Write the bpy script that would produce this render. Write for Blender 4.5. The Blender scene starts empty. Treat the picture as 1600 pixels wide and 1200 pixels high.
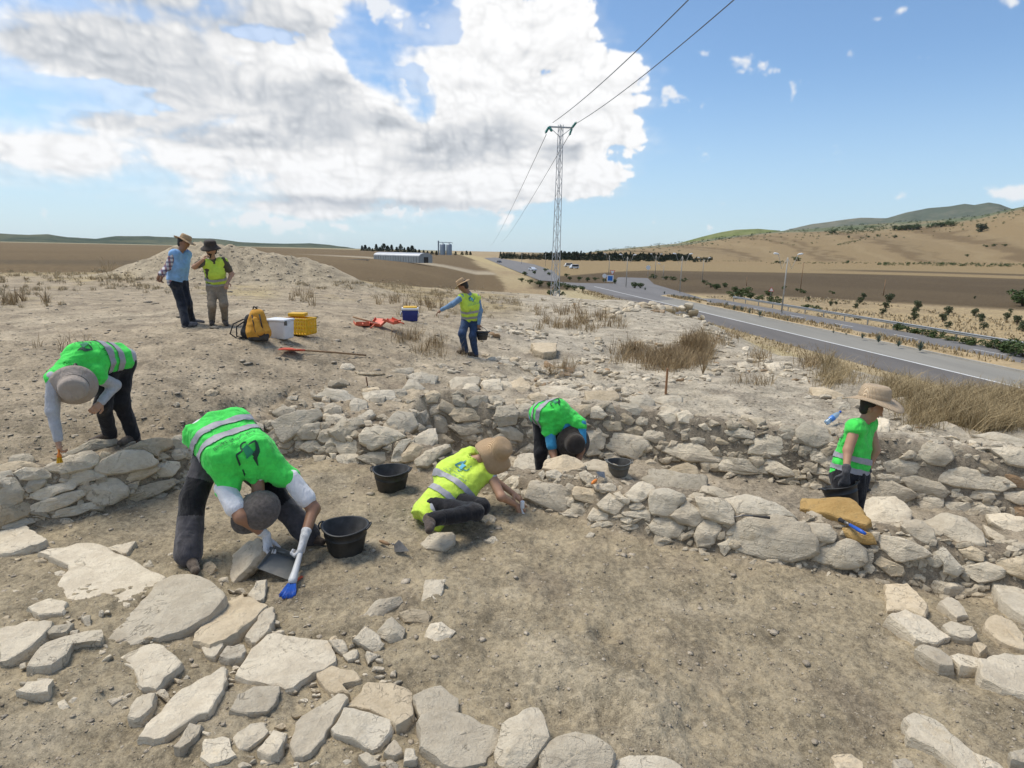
import bpy, bmesh, math, random
import numpy as np
from mathutils import Vector, Matrix
random.seed(7)
RNG = np.random.default_rng(11)
SC = bpy.context.scene
COL = SC.collection
rad = math.radians

# ---------------------------------------------------------------- camera
F_PX, CAM_H, PITCH, ROLL = 940.0, 2.65, rad(12.42), rad(1.15)
cam_data = bpy.data.cameras.new('camera')
cam_data.sensor_width = 36.0
cam_data.lens = F_PX / 1600 * 36
cam_data.clip_start, cam_data.clip_end = 0.05, 30000
cam = bpy.data.objects.new('camera', cam_data)
COL.objects.link(cam)
cam.matrix_world = (Matrix.Translation((0, 0, CAM_H)) @ Matrix.Rotation(math.pi / 2 - PITCH, 4, 'X')
                    @ Matrix.Rotation(ROLL, 4, 'Z'))
SC.camera = cam

# ---------------------------------------------------------------- light
SUN_EL, SUN_AZ = rad(63), rad(294)          # azimuth clockwise from +Y: the sun stands high on the left
sun_data = bpy.data.lights.new('sun', 'SUN')
sun_data.energy, sun_data.angle, sun_data.color = 3.3, rad(24), (1.0, 0.925, 0.80)
sun = bpy.data.objects.new('sun', sun_data)
COL.objects.link(sun)
to_sun = Vector((math.sin(SUN_AZ) * math.cos(SUN_EL), math.cos(SUN_AZ) * math.cos(SUN_EL), math.sin(SUN_EL)))
sun.rotation_euler = to_sun.to_track_quat('Z', 'Y').to_euler()

SC.view_settings.view_transform = 'Standard'
SC.view_settings.look = 'None'
SC.view_settings.exposure = 0.16
SC.view_settings.gamma = 1.0
SC.view_settings.use_curve_mapping = False
SC.cycles.max_bounces = 6
SC.cycles.diffuse_bounces = 3
SC.cycles.transparent_max_bounces = 8

# pixel of the photograph (1600 x 1200) -> viewing ray
FWD = np.array([0, math.cos(PITCH), -math.sin(PITCH)])
_r0, _u0 = np.array([1.0, 0, 0]), np.array([0, math.sin(PITCH), math.cos(PITCH)])
RT = _r0 * math.cos(ROLL) + _u0 * math.sin(ROLL)
UP = -_r0 * math.sin(ROLL) + _u0 * math.cos(ROLL)
CAM = np.array([0, 0, CAM_H])

def ray(x, y):
    d = FWD + RT * ((x - 800) / F_PX) + UP * ((600 - y) / F_PX)
    return d / np.linalg.norm(d)

def rays(xy):
    xy = np.asarray(xy, float)
    d = FWD + np.outer((xy[:, 0] - 800) / F_PX, RT) + np.outer((600 - xy[:, 1]) / F_PX, UP)
    return d / np.linalg.norm(d, axis=1)[:, None]

def at(x, y, z):                      # point of the horizontal plane z seen at a pixel
    d = ray(x, y)
    return CAM + d * ((z - CAM_H) / d[2])

def atY(x, y, Y):                     # point at forward distance Y seen at a pixel
    d = ray(x, y)
    return CAM + d * (Y / d[1])

def azel(x, y):
    d = ray(x, y)
    return math.degrees(math.atan2(d[0], d[1])), math.degrees(math.asin(d[2]))

# ---------------------------------------------------------------- node helpers
def N(nt, typ, **kw):
    n = nt.nodes.new(typ)
    for k, v in kw.items():
        setattr(n, k, v)
    return n

def setin(nt, node, idx, v):
    s = node.inputs[idx]
    if hasattr(v, 'is_output'):
        nt.links.new(v, s)
    elif v is not None:
        if isinstance(v, tuple) and s.type == 'RGBA' and len(v) == 3:
            v = (*v, 1)
        s.default_value = v

def M(nt, op, a, b=None, c=None, clamp=False):
    n = N(nt, 'ShaderNodeMath', operation=op, use_clamp=clamp)
    for i, v in enumerate((a, b, c)):
        setin(nt, n, i, v)
    return n.outputs[0]

def VM(nt, op, a, b=None, scale=None):
    n = N(nt, 'ShaderNodeVectorMath', operation=op)
    setin(nt, n, 0, a)
    if b is not None: setin(nt, n, 1, b)
    if scale is not None: setin(nt, n, 3, scale)
    return n.outputs[1] if op in ('LENGTH', 'DOT_PRODUCT', 'DISTANCE') else n.outputs[0]

def noise(nt, vec, scale, detail=6, rough=.55, dist=0.0, lac=2.0):
    n = N(nt, 'ShaderNodeTexNoise')
    if vec is not None: nt.links.new(vec, n.inputs['Vector'])
    n.inputs['Scale'].default_value = scale
    n.inputs['Detail'].default_value = detail
    n.inputs['Roughness'].default_value = rough
    n.inputs['Distortion'].default_value = dist
    n.inputs['Lacunarity'].default_value = lac
    return n.outputs[0]

def smooth(nt, v, a, b, lo=0.0, hi=1.0):
    n = N(nt, 'ShaderNodeMapRange', interpolation_type='SMOOTHSTEP')
    for i, q in enumerate((v, a, b, lo, hi)):
        setin(nt, n, i, q)
    return n.outputs[0]

def mix(nt, f, a, b, blend='MIX'):
    n = N(nt, 'ShaderNodeMix', data_type='RGBA', blend_type=blend)
    setin(nt, n, 0, f); setin(nt, n, 6, a); setin(nt, n, 7, b)
    return n.outputs[2]

# ---------------------------------------------------------------- numpy value noise
_PERM = np.random.default_rng(3).random((256, 256)).astype(np.float64)
def vnoise(x, y, seed=0):
    x = np.asarray(x, float) + seed * 17.13; y = np.asarray(y, float) + seed * 9.71
    xi, yi = np.floor(x).astype(int), np.floor(y).astype(int)
    fx, fy = x - xi, y - yi
    fx, fy = fx * fx * (3 - 2 * fx), fy * fy * (3 - 2 * fy)
    g = lambda i, j: _PERM[i & 255, j & 255]
    return ((g(xi, yi) * (1 - fx) + g(xi + 1, yi) * fx) * (1 - fy) + (g(xi, yi + 1) * (1 - fx) + g(xi + 1, yi + 1) * fx) * fy) * 2 - 1
def fbm(x, y, sc, octv=4, gain=.5, seed=0):
    s, a, t = 0, 1.0, 0
    for o in range(octv):
        s = s + a * vnoise(x * sc, y * sc, seed + o); t += a; a *= gain; sc *= 2.03
    return s / t
_P3 = np.random.default_rng(5).random((64, 64, 64))
def vnoise3(p, sc, seed=0):
    p = np.asarray(p, float) * sc + seed * 7.31
    i = np.floor(p).astype(int); f = p - i; f = f * f * (3 - 2 * f)
    g = lambda a, b, c: _P3[(i[..., 0] + a) & 63, (i[..., 1] + b) & 63, (i[..., 2] + c) & 63]
    fx, fy, fz = f[..., 0], f[..., 1], f[..., 2]
    x00 = g(0, 0, 0) * (1 - fx) + g(1, 0, 0) * fx; x10 = g(0, 1, 0) * (1 - fx) + g(1, 1, 0) * fx
    x01 = g(0, 0, 1) * (1 - fx) + g(1, 0, 1) * fx; x11 = g(0, 1, 1) * (1 - fx) + g(1, 1, 1) * fx
    return ((x00 * (1 - fy) + x10 * fy) * (1 - fz) + (x01 * (1 - fy) + x11 * fy) * fz) * 2 - 1
def S(v, a, b):
    t = np.clip((np.asarray(v, float) - a) / (b - a), 0, 1)
    return t * t * (3 - 2 * t)

# ---------------------------------------------------------------- clouds: cumulus field computed on the sphere of directions
def _blob_px(x, y, rx, ry, rot=0.0):
    """ellipse given around a direction (pixel of the photograph) -> azimuth, elevation, radii in degrees"""
    a0, e0 = azel(x, y); a1, e1 = azel(x + 1, y); a2, e2 = azel(x, y - 1)
    return (a0, e0, rx * abs(a1 - a0), ry * abs(e2 - e0), rot)
def _env(A, E, lst, k=10.0):
    out = None
    for a, e, ra, re, rot in lst:
        da = (A - a + 180) % 360 - 180; de = E - e
        c, s = math.cos(rad(rot)), math.sin(rad(rot))
        v = np.maximum(1 - np.sqrt(((da * c + de * s) / ra) ** 2 + ((-da * s + de * c) / re) ** 2), -1.5)
        out = np.exp(k * v) if out is None else out + np.exp(k * v)
    return np.log(out) / k
MASS = [_blob_px(*q) for q in [(60, 230, 230, 52, 3), (200, 75, 270, 105, 0), (40, 60, 130, 75, 0), (380, 60, 170, 75, 0), (360, 240, 270, 85, -4), (330, 140, 150, 80, 0), (440, 150, 150, 70, 0),
        (530, 205, 160, 110, 0), (600, 260, 190, 85, 0), (790, 75, 125, 105, 0), (800, 190, 165, 120, 0), (720, 110, 110, 60, 0), (888, 172, 108, 85, 0), (940, 190, 60, 40, 0), (870, 40, 60, 65, 0), (900, 275, 85, 34, 0),
        (720, 285, 180, 52, 0), (490, 295, 200, 42, -4), (560, -20, 90, 40, 0), (140, -40, 330, 70, 0), (500, 10, 60, 50, 0), (620, 25, 40, 22, -30), (985, 190, 22, 13, 0), (480, 325, 190, 18, 0)]]
MASS += [(-75, 20, 25, 8, 0), (-100, 32, 26, 11, 0), (-150, 38, 34, 14, 0), (120, 44, 30, 12, 0), (175, 28, 30, 8, 0), (75, 46, 15, 6, 0), (0, 62, 40, 10, 0)]
HOLES = [_blob_px(*q) for q in [(95, 140, 120, 26, 4), (30, 170, 60, 22, 0), (150, 148, 60, 18, 0), (585, 88, 56, 32, -40), (620, 40, 62, 44, -10), (650, 130, 22, 44, 12), (655, 60, 40, 24, 0), (400, 52, 55, 13, 0), (690, 30, 26, 46, 0)]]
SMALLC = [_blob_px(*q) for q in [(1158, 93, 27, 15, 0), (1044, 153, 18, 13, 25), (1098, 83, 9, 9, 40), (390, 342, 34, 13, 0), (432, 356, 18, 10, 0), (470, 364, 14, 7, 0), (1375, 28, 14, 8, 10), (1406, 16, 16, 8, 10), (1590, 5, 18, 12, 0), (620, 330, 60, 12, 0),
        (1590, 300, 70, 11, 0), (470, 352, 120, 10, 0), (600, 12, 40, 16, 0)]]
CRISP = [_blob_px(*q) for q in [(800, 110, 260, 220, 0), (950, 180, 130, 110, 0), (560, 180, 150, 90, 0)]]
GREY = [_blob_px(*q) for q in [(230, 90, 190, 85, -10), (330, 20, 230, 45, 0), (480, 155, 120, 38, -5), (500, 200, 90, 26, 0), (150, 185, 80, 18, 0), (690, 235, 110, 42, 8), (780, 215, 60, 40, 0), (520, 130, 50, 28, 0), (360, 215, 160, 22, 0), (60, 60, 90, 50, 0), (880, 240, 50, 20, 0), (600, 190, 70, 22, 0), (580, 320, 240, 14, 0)]]
def _blur(a, n, it=2):
    for _ in range(it):
        for ax in (0, 1):
            c = np.cumsum(np.pad(a, [(n + 1, n) if i == ax else (0, 0) for i in (0, 1)], mode='edge'), axis=ax)
            a = (np.take(c, range(2 * n + 1, c.shape[ax]), axis=ax) - np.take(c, range(0, c.shape[ax] - 2 * n - 1), axis=ax)) / (2 * n + 1)
    return a
def clouds(A, E, octv):
    ar, er = np.radians(A), np.radians(E)
    d = np.stack([np.sin(ar) * np.cos(er), np.cos(ar) * np.cos(er), np.sin(er) * 1.25], -1)
    wv = np.stack([vnoise3(d, 9, 1) + .5 * vnoise3(d, 21, 4), vnoise3(d, 9, 2) + .5 * vnoise3(d, 21, 5), vnoise3(d, 9, 3) + .5 * vnoise3(d, 21, 6)], -1)
    q = d + .016 * wv
    sc, am, bil, rag = 7.0, 1.0, 0, 0
    low, ragh = 0, 0
    for o in range(octv):
        n = vnoise3(q, sc, 10 + o)
        if 1 <= o < 5: low = low + am * np.abs(n)
        bil = bil + am * np.abs(n) * 1.6
        rag = rag + am * n
        if o >= 2: ragh = ragh + am * n
        sc *= 2.05; am *= .60
    bil /= 2.2; rag /= 2.2
    streak = vnoise3(d * np.array([1, 1, 3.2]), 12, 31) + .6 * vnoise3(d * np.array([1, 1, 3.0]), 27, 32) + .4 * vnoise3(d * np.array([1, 1, 2.6]), 60, 33) + .25 * vnoise3(q, 130, 34)
    streak /= 2
    mass, holes, small, grey = _env(A, E, MASS), _env(A, E, HOLES, 8), _env(A, E, SMALLC, 8), _env(A, E, GREY, 6)
    h = mass * 1.0 + .75 * (bil - .38) + .55 * rag + .30 * streak
    h0 = h
    hole = holes * .9 + 1.5 * rag + 1.1 * streak + .06
    h = h - 1.7 * np.maximum(hole, 0)
    hs = small * .9 + 3.2 * ragh + .9 * streak - .12
    crisp = _env(A, E, CRISP, 6)
    al = S(h / (.10 + .60 * np.maximum(S(-crisp, -.1, .6), S(holes, -.9, -.1))), .0, 1.0)
    als = S(hs, .0, .9) * .85
    veil = S(mass + .55 * streak + .3 * rag, -.42, .5) * .42
    a = np.maximum(np.maximum(al, als), veil)
    # rounded bodies: thickness as height, lit from the right, above and behind
    T = np.sqrt(np.clip(h0 + .04, 0, 1.2)) + .20 * bil
    low = _blur(low, 1, 1)
    puff = np.tanh(-(np.gradient(low, axis=1) * .55 + np.gradient(low, axis=0) * .85) * -26.0)
    crest = np.clip(low - _blur(low, 9, 2), -.25, .25)
    k = 1.0
    gx = np.gradient(_blur(T, 2, 1), axis=1); gy = np.gradient(_blur(T, 2, 1), axis=0)
    st = max(1, int(round(A.shape[1] / 1400.0 * 1)))
    big = _blur(T, 8 * st, 2)
    bgx, bgy = np.gradient(big, axis=1), np.gradient(big, axis=0)
    lit = -(gx * .55 * 7 + gy * .85 * 7) - (bgx * .5 + bgy * .9) * 9
    ao = np.clip((T - _blur(T, 5 * st, 2)) * 1.5, -.35, .3)
    g = S(grey + .35 * rag + .35 * streak, -.22, .6)
    thin = S(h, .0, .35)
    lum = .94 - .28 * g * thin + .15 * np.tanh(lit * 1.0) + .065 * puff + .38 * crest + .4 * ao + .06 * streak + .12 * rag * g
    lum = np.where(als > al, .93, lum)
    lum = np.clip(lum, .42, 1.0)
    return lum, a
def cloud_image(W=4096):
    Hh = W // 2
    img = np.zeros((Hh, W, 4), np.float32)
    f = 4
    e = (np.arange(Hh // f) + .5) / (Hh // f) * 180 - 90
    a = (np.arange(W // f) + .5) / (W // f) * 360 - 180
    rows = e > -3
    A, E = np.meshgrid(a, e[rows])
    l, al = clouds(A, E, 4)
    lo = np.zeros((Hh // f, W // f, 2), np.float32); lo[rows, :, 0] = l; lo[rows, :, 1] = al
    up = np.repeat(np.repeat(lo, f, 0), f, 1)
    up = np.stack([_blur(up[..., i], 2, 1) for i in (0, 1)], -1)
    pe = (np.arange(Hh) + .5) / Hh * 180 - 90; pa = (np.arange(W) + .5) / W * 360 - 180
    ri = np.where((pe > -2) & (pe < 36))[0]; ci = np.where(np.abs(pa) < 52)[0]
    A, E = np.meshgrid(pa[ci], pe[ri])
    l, al = clouds(A, E, 6)
    w = S(52 - np.abs(A), 0, 6) * S(36 - E, 0, 4)
    sl = np.ix_(ri, ci)
    for i, v in enumerate((l, al)):
        t = up[..., i]; t[sl] = t[sl] * (1 - w) + v * w; up[..., i] = t
    img[..., 0] = img[..., 2] = up[..., 0]
    img[..., 1] = up[..., 1]
    img[..., 3] = 1
    return img
# ---------------------------------------------------------------- world: Nishita sky with cumulus clouds
world = bpy.data.worlds.new('World')
SC.world = world
world.use_nodes = True
nt = world.node_tree
nt.nodes.clear()
SKY_STRENGTH = 0.14
sky = N(nt, 'ShaderNodeTexSky', sky_type='NISHITA')
sky.sun_disc = False
sky.sun_elevation, sky.sun_rotation = SUN_EL, SUN_AZ
sky.altitude, sky.air_density, sky.dust_density, sky.ozone_density = 300, 1.0, 0.6, 1.6
tc = N(nt, 'ShaderNodeTexCoord')
d = VM(nt, 'NORMALIZE', tc.outputs['Generated'])
sep = N(nt, 'ShaderNodeSeparateXYZ'); nt.links.new(d, sep.inputs[0])
az = M(nt, 'MULTIPLY', M(nt, 'ARCTAN2', sep.outputs[0], sep.outputs[1]), 180 / math.pi)
el = M(nt, 'MULTIPLY', M(nt, 'ARCSINE', sep.outputs[2]), 180 / math.pi)
CLOUD = 0.93 / SKY_STRENGTH
cimg = bpy.data.images.new('cumulus', 4096, 2048, alpha=True, float_buffer=True)
cimg.colorspace_settings.name = 'Non-Color'
cimg.pixels.foreach_set(cloud_image().ravel())
cimg.update(); cimg.pack()
ae = N(nt, 'ShaderNodeCombineXYZ')
nt.links.new(M(nt, 'MULTIPLY_ADD', az, 1 / 360, .5), ae.inputs[0]); nt.links.new(M(nt, 'MULTIPLY_ADD', el, 1 / 180, .5), ae.inputs[1])
ct = N(nt, 'ShaderNodeTexImage', interpolation='Cubic', extension='EXTEND'); ct.image = cimg
nt.links.new(ae.outputs[0], ct.inputs[0])
cs = N(nt, 'ShaderNodeSeparateColor'); nt.links.new(ct.outputs['Color'], cs.inputs[0])
lum, alpha = cs.outputs[0], cs.outputs[1]
ramp = N(nt, 'ShaderNodeMix', data_type='RGBA')
setin(nt, ramp, 0, smooth(nt, lum, .5, .9)); setin(nt, ramp, 6, (.90, .955, 1.03, 1)); setin(nt, ramp, 7, (1.0, 1.0, 1.0, 1))
cl = VM(nt, 'SCALE', ramp.outputs[2], None, M(nt, 'MULTIPLY', lum, CLOUD))
# pale veil of moisture low over the plain
low = M(nt, 'MULTIPLY', smooth(nt, el, 16.0, -1.0), .62)
skyc = VM(nt, 'MULTIPLY', sky.outputs[0], (.80, .93, 1.01))
skycol = mix(nt, low, skyc, (.50 / SKY_STRENGTH, .66 / SKY_STRENGTH, .81 / SKY_STRENGTH, 1))
full = mix(nt, M(nt, 'MULTIPLY', alpha, smooth(nt, el, -.5, 2.5)), skycol, cl)
bg = N(nt, 'ShaderNodeBackground')
bg.inputs['Strength'].default_value = SKY_STRENGTH
nt.links.new(full, bg.inputs['Color'])
wo = N(nt, 'ShaderNodeOutputWorld')
nt.links.new(bg.outputs[0], wo.inputs['Surface'])
world.cycles.sampling_method = 'MANUAL'
world.cycles.sample_map_resolution = 256

# ---------------------------------------------------------------- object helpers
def tag(o, label=None, cat=None, group=None, kind=None):
    if label: o['label'] = label
    if cat: o['category'] = cat
    if group: o['group'] = group
    if kind: o['kind'] = kind
    return o

def link(o, parent=None):
    COL.objects.link(o)
    if parent is not None: o.parent = parent
    return o

def empty(name, loc=(0, 0, 0), rz=0.0):
    o = bpy.data.objects.new(name, None)
    o.empty_display_size = .1
    o.location = loc; o.rotation_euler = (0, 0, rz)
    return link(o)

def mesh(name, verts, faces, mat, parent=None, smooth_=False, mats=None, mi=None, local=True):
    """one mesh object; verts are world coordinates and are made local to the parent Empty when it is not rotated"""
    me = bpy.data.meshes.new(name)
    v = np.asarray(verts, float)
    if parent is not None and local:
        off = np.array(parent.location)
        if parent.parent is not None: off = off + np.array(parent.parent.location)
        v = v - off
    me.from_pydata(v.tolist() if len(v) < 60000 else v, [], faces if isinstance(faces, list) else faces.tolist())
    for m in (mats or ([mat] if mat else [])):
        me.materials.append(m)
    if mi is not None: me.polygons.foreach_set('material_index', mi)
    if smooth_: me.polygons.foreach_set('use_smooth', [True] * len(me.polygons))
    me.update()
    return link(bpy.data.objects.new(name, me), parent)

def fastmesh(name, V, Fa, mat, parent=None, smooth_=False):
    """big mesh straight from numpy arrays: V (n,3), Fa (m,3) or (m,4)"""
    me = bpy.data.meshes.new(name)
    V = np.ascontiguousarray(V, dtype=np.float32); Fa = np.ascontiguousarray(Fa, dtype=np.int32)
    k = Fa.shape[1]
    me.vertices.add(len(V)); me.vertices.foreach_set('co', V.ravel())
    me.loops.add(Fa.size); me.loops.foreach_set('vertex_index', Fa.ravel())
    me.polygons.add(len(Fa))
    me.polygons.foreach_set('loop_start', np.arange(0, Fa.size, k, dtype=np.int32))
    me.polygons.foreach_set('loop_total', np.full(len(Fa), k, dtype=np.int32))
    if smooth_: me.polygons.foreach_set('use_smooth', np.ones(len(Fa), dtype=bool))
    if mat: me.materials.append(mat)
    me.update(calc_edges=True); me.validate()
    return link(bpy.data.objects.new(name, me), parent)

def colattr(o, name, rgb):
    a = o.data.attributes.new(name, 'FLOAT_COLOR', 'POINT')
    c = np.ones((len(rgb), 4), np.float32); c[:, :3] = rgb
    a.data.foreach_set('color', c.ravel())

class MB:
    """collects boxes, bars, tubes and lathes; build() links them as one mesh object"""
    def __init__(self): self.v, self.f = [], []
    def add(self, v, f):
        o = len(self.v); self.v += [tuple(map(float, q)) for q in v]; self.f += [tuple(i + o for i in q) for q in f]; return self
    def box(self, c, s, rz=0.0, taper=1.0, m=None):
        x, y, z = s[0] / 2, s[1] / 2, s[2] / 2
        v = [(-x, -y, -z), (x, -y, -z), (x, y, -z), (-x, y, -z)] + [(a * taper, b * taper, z) for a, b in ((-x, -y), (x, -y), (x, y), (-x, y))]
        R = m if m is not None else Matrix.Rotation(rz, 3, 'Z')
        v = [tuple(R @ Vector(q) + Vector(c)) for q in v]
        return self.add(v, [(3, 2, 1, 0), (4, 5, 6, 7), (0, 1, 5, 4), (1, 2, 6, 5), (2, 3, 7, 6), (3, 0, 4, 7)])
    def tube(self, pts, r, n=8, cap=True, close=False):
        pts = [Vector(p) for p in pts]
        rs = r if hasattr(r, '__len__') else [r] * len(pts)
        t0 = (pts[1] - pts[0]).normalized()
        a = t0.orthogonal().normalized()
        rings = []
        for i, p in enumerate(pts):
            if close: t = (pts[(i + 1) % len(pts)] - pts[i - 1]).normalized()
            else: t = (pts[min(i + 1, len(pts) - 1)] - pts[max(i - 1, 0)]).normalized()
            a = (a - t * a.dot(t)).normalized(); b = t.cross(a)
            rings.append([p + (a * math.cos(k * math.tau / n) + b * math.sin(k * math.tau / n)) * rs[i] for k in range(n)])
        v = [q for rg in rings for q in rg]; f = []
        L = len(rings)
        for i in range(L if close else L - 1):
            j = (i + 1) % L
            for k in range(n):
                k2 = (k + 1) % n
                f.append((i * n + k, i * n + k2, j * n + k2, j * n + k))
        if cap and not close:
            f.append(tuple(range(n - 1, -1, -1))); f.append(tuple((L - 1) * n + k for k in range(n)))
        return self.add(v, f)
    def lathe(self, prof, c=(0, 0, 0), n=28, m=None, fn=None, capb=False, capt=False):
        m = m or Matrix.Identity(3)
        v = []
        for (r, z) in prof:
            for k in range(n):
                a = k * math.tau / n
                q = Vector((r * math.cos(a), r * math.sin(a), z))
                if fn: q = Vector(fn(q, a, r))
                v.append(m @ q + Vector(c))
        f = []
        for i in range(len(prof) - 1):
            for k in range(n):
                k2 = (k + 1) % n
                f.append((i * n + k, i * n + k2, (i + 1) * n + k2, (i + 1) * n + k))
        if capb: f.append(tuple(range(n - 1, -1, -1)))
        if capt: f.append(tuple((len(prof) - 1) * n + k for k in range(n)))
        return self.add(v, f)
    def prism(self, poly, z0, z1, m=None, c=(0, 0, 0)):
        m = m or Matrix.Identity(3); n = len(poly)
        v = [m @ Vector((x, y, z0)) + Vector(c) for x, y in poly] + [m @ Vector((x, y, z1)) + Vector(c) for x, y in poly]
        f = [tuple(range(n - 1, -1, -1)), tuple(range(n, 2 * n))] + [(i, (i + 1) % n, n + (i + 1) % n, n + i) for i in range(n)]
        return self.add(v, f)
    def build(self, name, mat, parent=None, smooth_=False, bevel=0.0, local=True):
        o = mesh(name, self.v, self.f, mat, parent, smooth_, local=local)
        if bevel:
            bm = bmesh.new(); bm.from_mesh(o.data)
            es = [e for e in bm.edges if len(e.link_faces) == 2 and e.calc_face_angle(0) > .6]
            bmesh.ops.bevel(bm, geom=es, offset=bevel, segments=2, affect='EDGES', profile=.6)
            bm.to_mesh(o.data); bm.free()
        return o

# ---------------------------------------------------------------- materials
_MATS = {}
def principled(name):
    m = bpy.data.materials.new(name); m.use_nodes = True
    nt = m.node_tree
    return m, nt, nt.nodes['Principled BSDF']

def bump(nt, bsdf, h, strength=.5, dist=.01):
    b = N(nt, 'ShaderNodeBump'); b.inputs['Strength'].default_value = strength; b.inputs['Distance'].default_value = dist
    nt.links.new(h, b.inputs['Height']); nt.links.new(b.outputs[0], bsdf.inputs['Normal'])

def plain(name, rgb, rough=.7, metal=0.0, var=.25, scale=30, bmp=.25, bdist=.004, dirt=None, spec=.5, coat=0, trans=0.0):
    """a named surface: base colour with mottling, dust and fine relief"""
    if name in _MATS: return _MATS[name]
    m, nt, b = principled(name)
    tc = N(nt, 'ShaderNodeTexCoord').outputs['Object']
    n1 = noise(nt, tc, scale, 6, .6)
    n2 = noise(nt, tc, scale * .13, 4, .6)
    f = M(nt, 'ADD', M(nt, 'MULTIPLY', n1, .5), M(nt, 'MULTIPLY', n2, .5))
    lo = tuple(c * (1 - var) for c in rgb); hi = tuple(min(1, c * (1 + var)) for c in rgb)
    col = mix(nt, smooth(nt, f, .3, .7), (*lo, 1), (*hi, 1))
    if dirt:
        col = mix(nt, M(nt, 'MULTIPLY', smooth(nt, n2, .45, .75), dirt), col, (.36, .30, .22, 1))
    nt.links.new(col, b.inputs['Base Color'])
    b.inputs['Roughness'].default_value = rough; b.inputs['Metallic'].default_value = metal
    b.inputs['Specular IOR Level'].default_value = spec
    if trans: b.inputs['Transmission Weight'].default_value = trans
    if bmp: bump(nt, b, n1, bmp, bdist)
    _MATS[name] = m
    return m
# ================================================================ terrain
def IP(v, pts):
    xs, ys = zip(*pts)
    return np.interp(v, xs, ys)
# front foot of the long curved wall that bounds the excavated floor (left bank wall, rubble pile, middle wall)
C1 = [(-9, 3.6), (-6, 4.5), (-4.7, 5.1), (-3.95, 5.8), (-3.6, 6.5), (-3.15, 7.35), (-2.26, 7.3), (-1.91, 7.17), (-1.24, 6.98), (-.81, 6.69), (-.3, 6.32), (.1, 6.0),
      (.6, 5.82), (1.03, 5.44), (1.49, 5.26), (2.01, 5.03), (2.76, 4.78), (3.29, 4.64), (3.77, 4.56), (4.5, 4.2), (6, 3.5), (9, 2.2)]
# front foot of the back wall of the narrow corridor behind it
CB = [(-1.6, 9.0), (-1.04, 8.75), (-.35, 8.5), (.8, 8.55), (1.9, 8.5), (2.7, 8.1), (3.8, 7.6), (4.5, 7.25), (5.4, 6.85), (6.2, 6.4), (8, 5.5), (11, 4.0)]
CORR_Z = -.33
# ground level of everything above and behind the trench: (pixel, pixel, z)
UC = [(300, 512, 1.15), (340, 503, 1.15), (0, 450, 1.10), (0, 520, 1.05), (0, 600, .85), (150, 480, 1.15), (400, 530, 1.13), (190, 690, .52), (60, 720, .48),
      (350, 640, .60), (250, 600, .85), (450, 600, .68), (560, 560, .74), (640, 502, .92), (585, 508, 1.0), (690, 530, .68), (745, 555, .45),
      (700, 590, .50), (480, 640, .50), (560, 610, .52), (830, 600, .37), (960, 620, .37), (1040, 610, .34), (1150, 620, .36), (1200, 650, .36),
      (1250, 600, .28), (1000, 540, .20), (900, 500, .28), (1000, 480, .15), (870, 466, -.05), (1100, 505, .05), (1245, 560, .18), (1340, 605, .30),
      (1450, 640, .36), (1600, 690, .40), (1580, 625, .20), (530, 445, .90), (690, 465, .45), (780, 458, .12), (620, 470, .75), (800, 500, .33), (450, 470, 1.1)]
_uc = np.array([(*at(x, y, z)[:2], z) for x, y, z in UC])
_pin = np.array([[-12, 4, .9], [-20, 10, 1.1], [8, 5, .5], [12, 8, .3], [-6, 3, .5], [0, 1, .1], [4, 1, .3], [18, 18, -3.6], [13, 18, -2.0], [26, 33, -4.65],
                 [16, 40, -4.4], [8, 45, -2.3], [0, 50, -1.2], [-10, 50, .4], [-25, 45, 1.0], [12, 28, -2.6], [5, 40, -1.5], [17, 12, -2.0], [-40, 30, 1.1], [25, 20, -4.65], [20, 30, -4.6]])
_uc = np.vstack([_uc, _pin])
_lc = lambda X, Y: np.stack([np.arctan2(X, Y) * 1.0, np.log(np.hypot(X, Y) + .3)], -1)
_cp = _lc(_uc[:, 0], _uc[:, 1])
_K = np.linalg.norm(_cp[:, None] - _cp[None], axis=2)
_n = len(_cp)
_A = np.zeros((_n + 1, _n + 1)); _A[:_n, :_n] = -_K - np.eye(_n) * .03; _A[:_n, _n] = 1; _A[_n, :_n] = 1
_W = np.linalg.solve(_A, np.append(_uc[:, 2], 0))
def U(X, Y):
    q = _lc(X, Y); out = np.full(q.shape[0], _W[-1])
    for i in range(_n):
        out -= _W[i] * np.sqrt(((q - _cp[i]) ** 2).sum(1) + 2e-4)
    return out
SKYLINE = [(850, 393), (900, 392), (960, 388), (1000, 384), (1080, 376), (1130, 369), (1220, 359), (1320, 352), (1400, 346), (1480, 341), (1530, 336), (1600, 321), (1750, 300), (2100, 270)]
_sk = np.array([azel(x, y) for x, y in SKYLINE])
VALLEY = -4.65
def ZF(X, Y):
    a = np.degrees(np.arctan2(X, Y)); r = np.hypot(X, Y)
    z = np.interp(a, [-60, -24, -14, -10, -6.5, -3.6], [1.1, 1.0, -.1, -1.0, -2.6, VALLEY])
    e = np.interp(a, _sk[:, 0], _sk[:, 1], left=-.2)
    ztop = 1800 * np.tan(np.radians(np.maximum(e, -.05)))
    t = np.clip((r - 560) / 1240, 0, 1)
    hill = np.maximum(ztop - z, 0) * (t ** 1.25 * (1 + .25 * np.sin(np.clip(a, 0, 90) * .35 + r / 240.0) * (1 - t) * t * 2)) * S(a, 3, 9)
    und = fbm(X, Y, 1 / 260.0, 3, seed=4) * 2.2 * S(r, 700, 1600) * S(a, 5, 10) + fbm(X, Y, 1 / 400., 2, seed=9) * .6 * S(-a, 14, 20) * S(r, 80, 300)
    return z + hill + und
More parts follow.
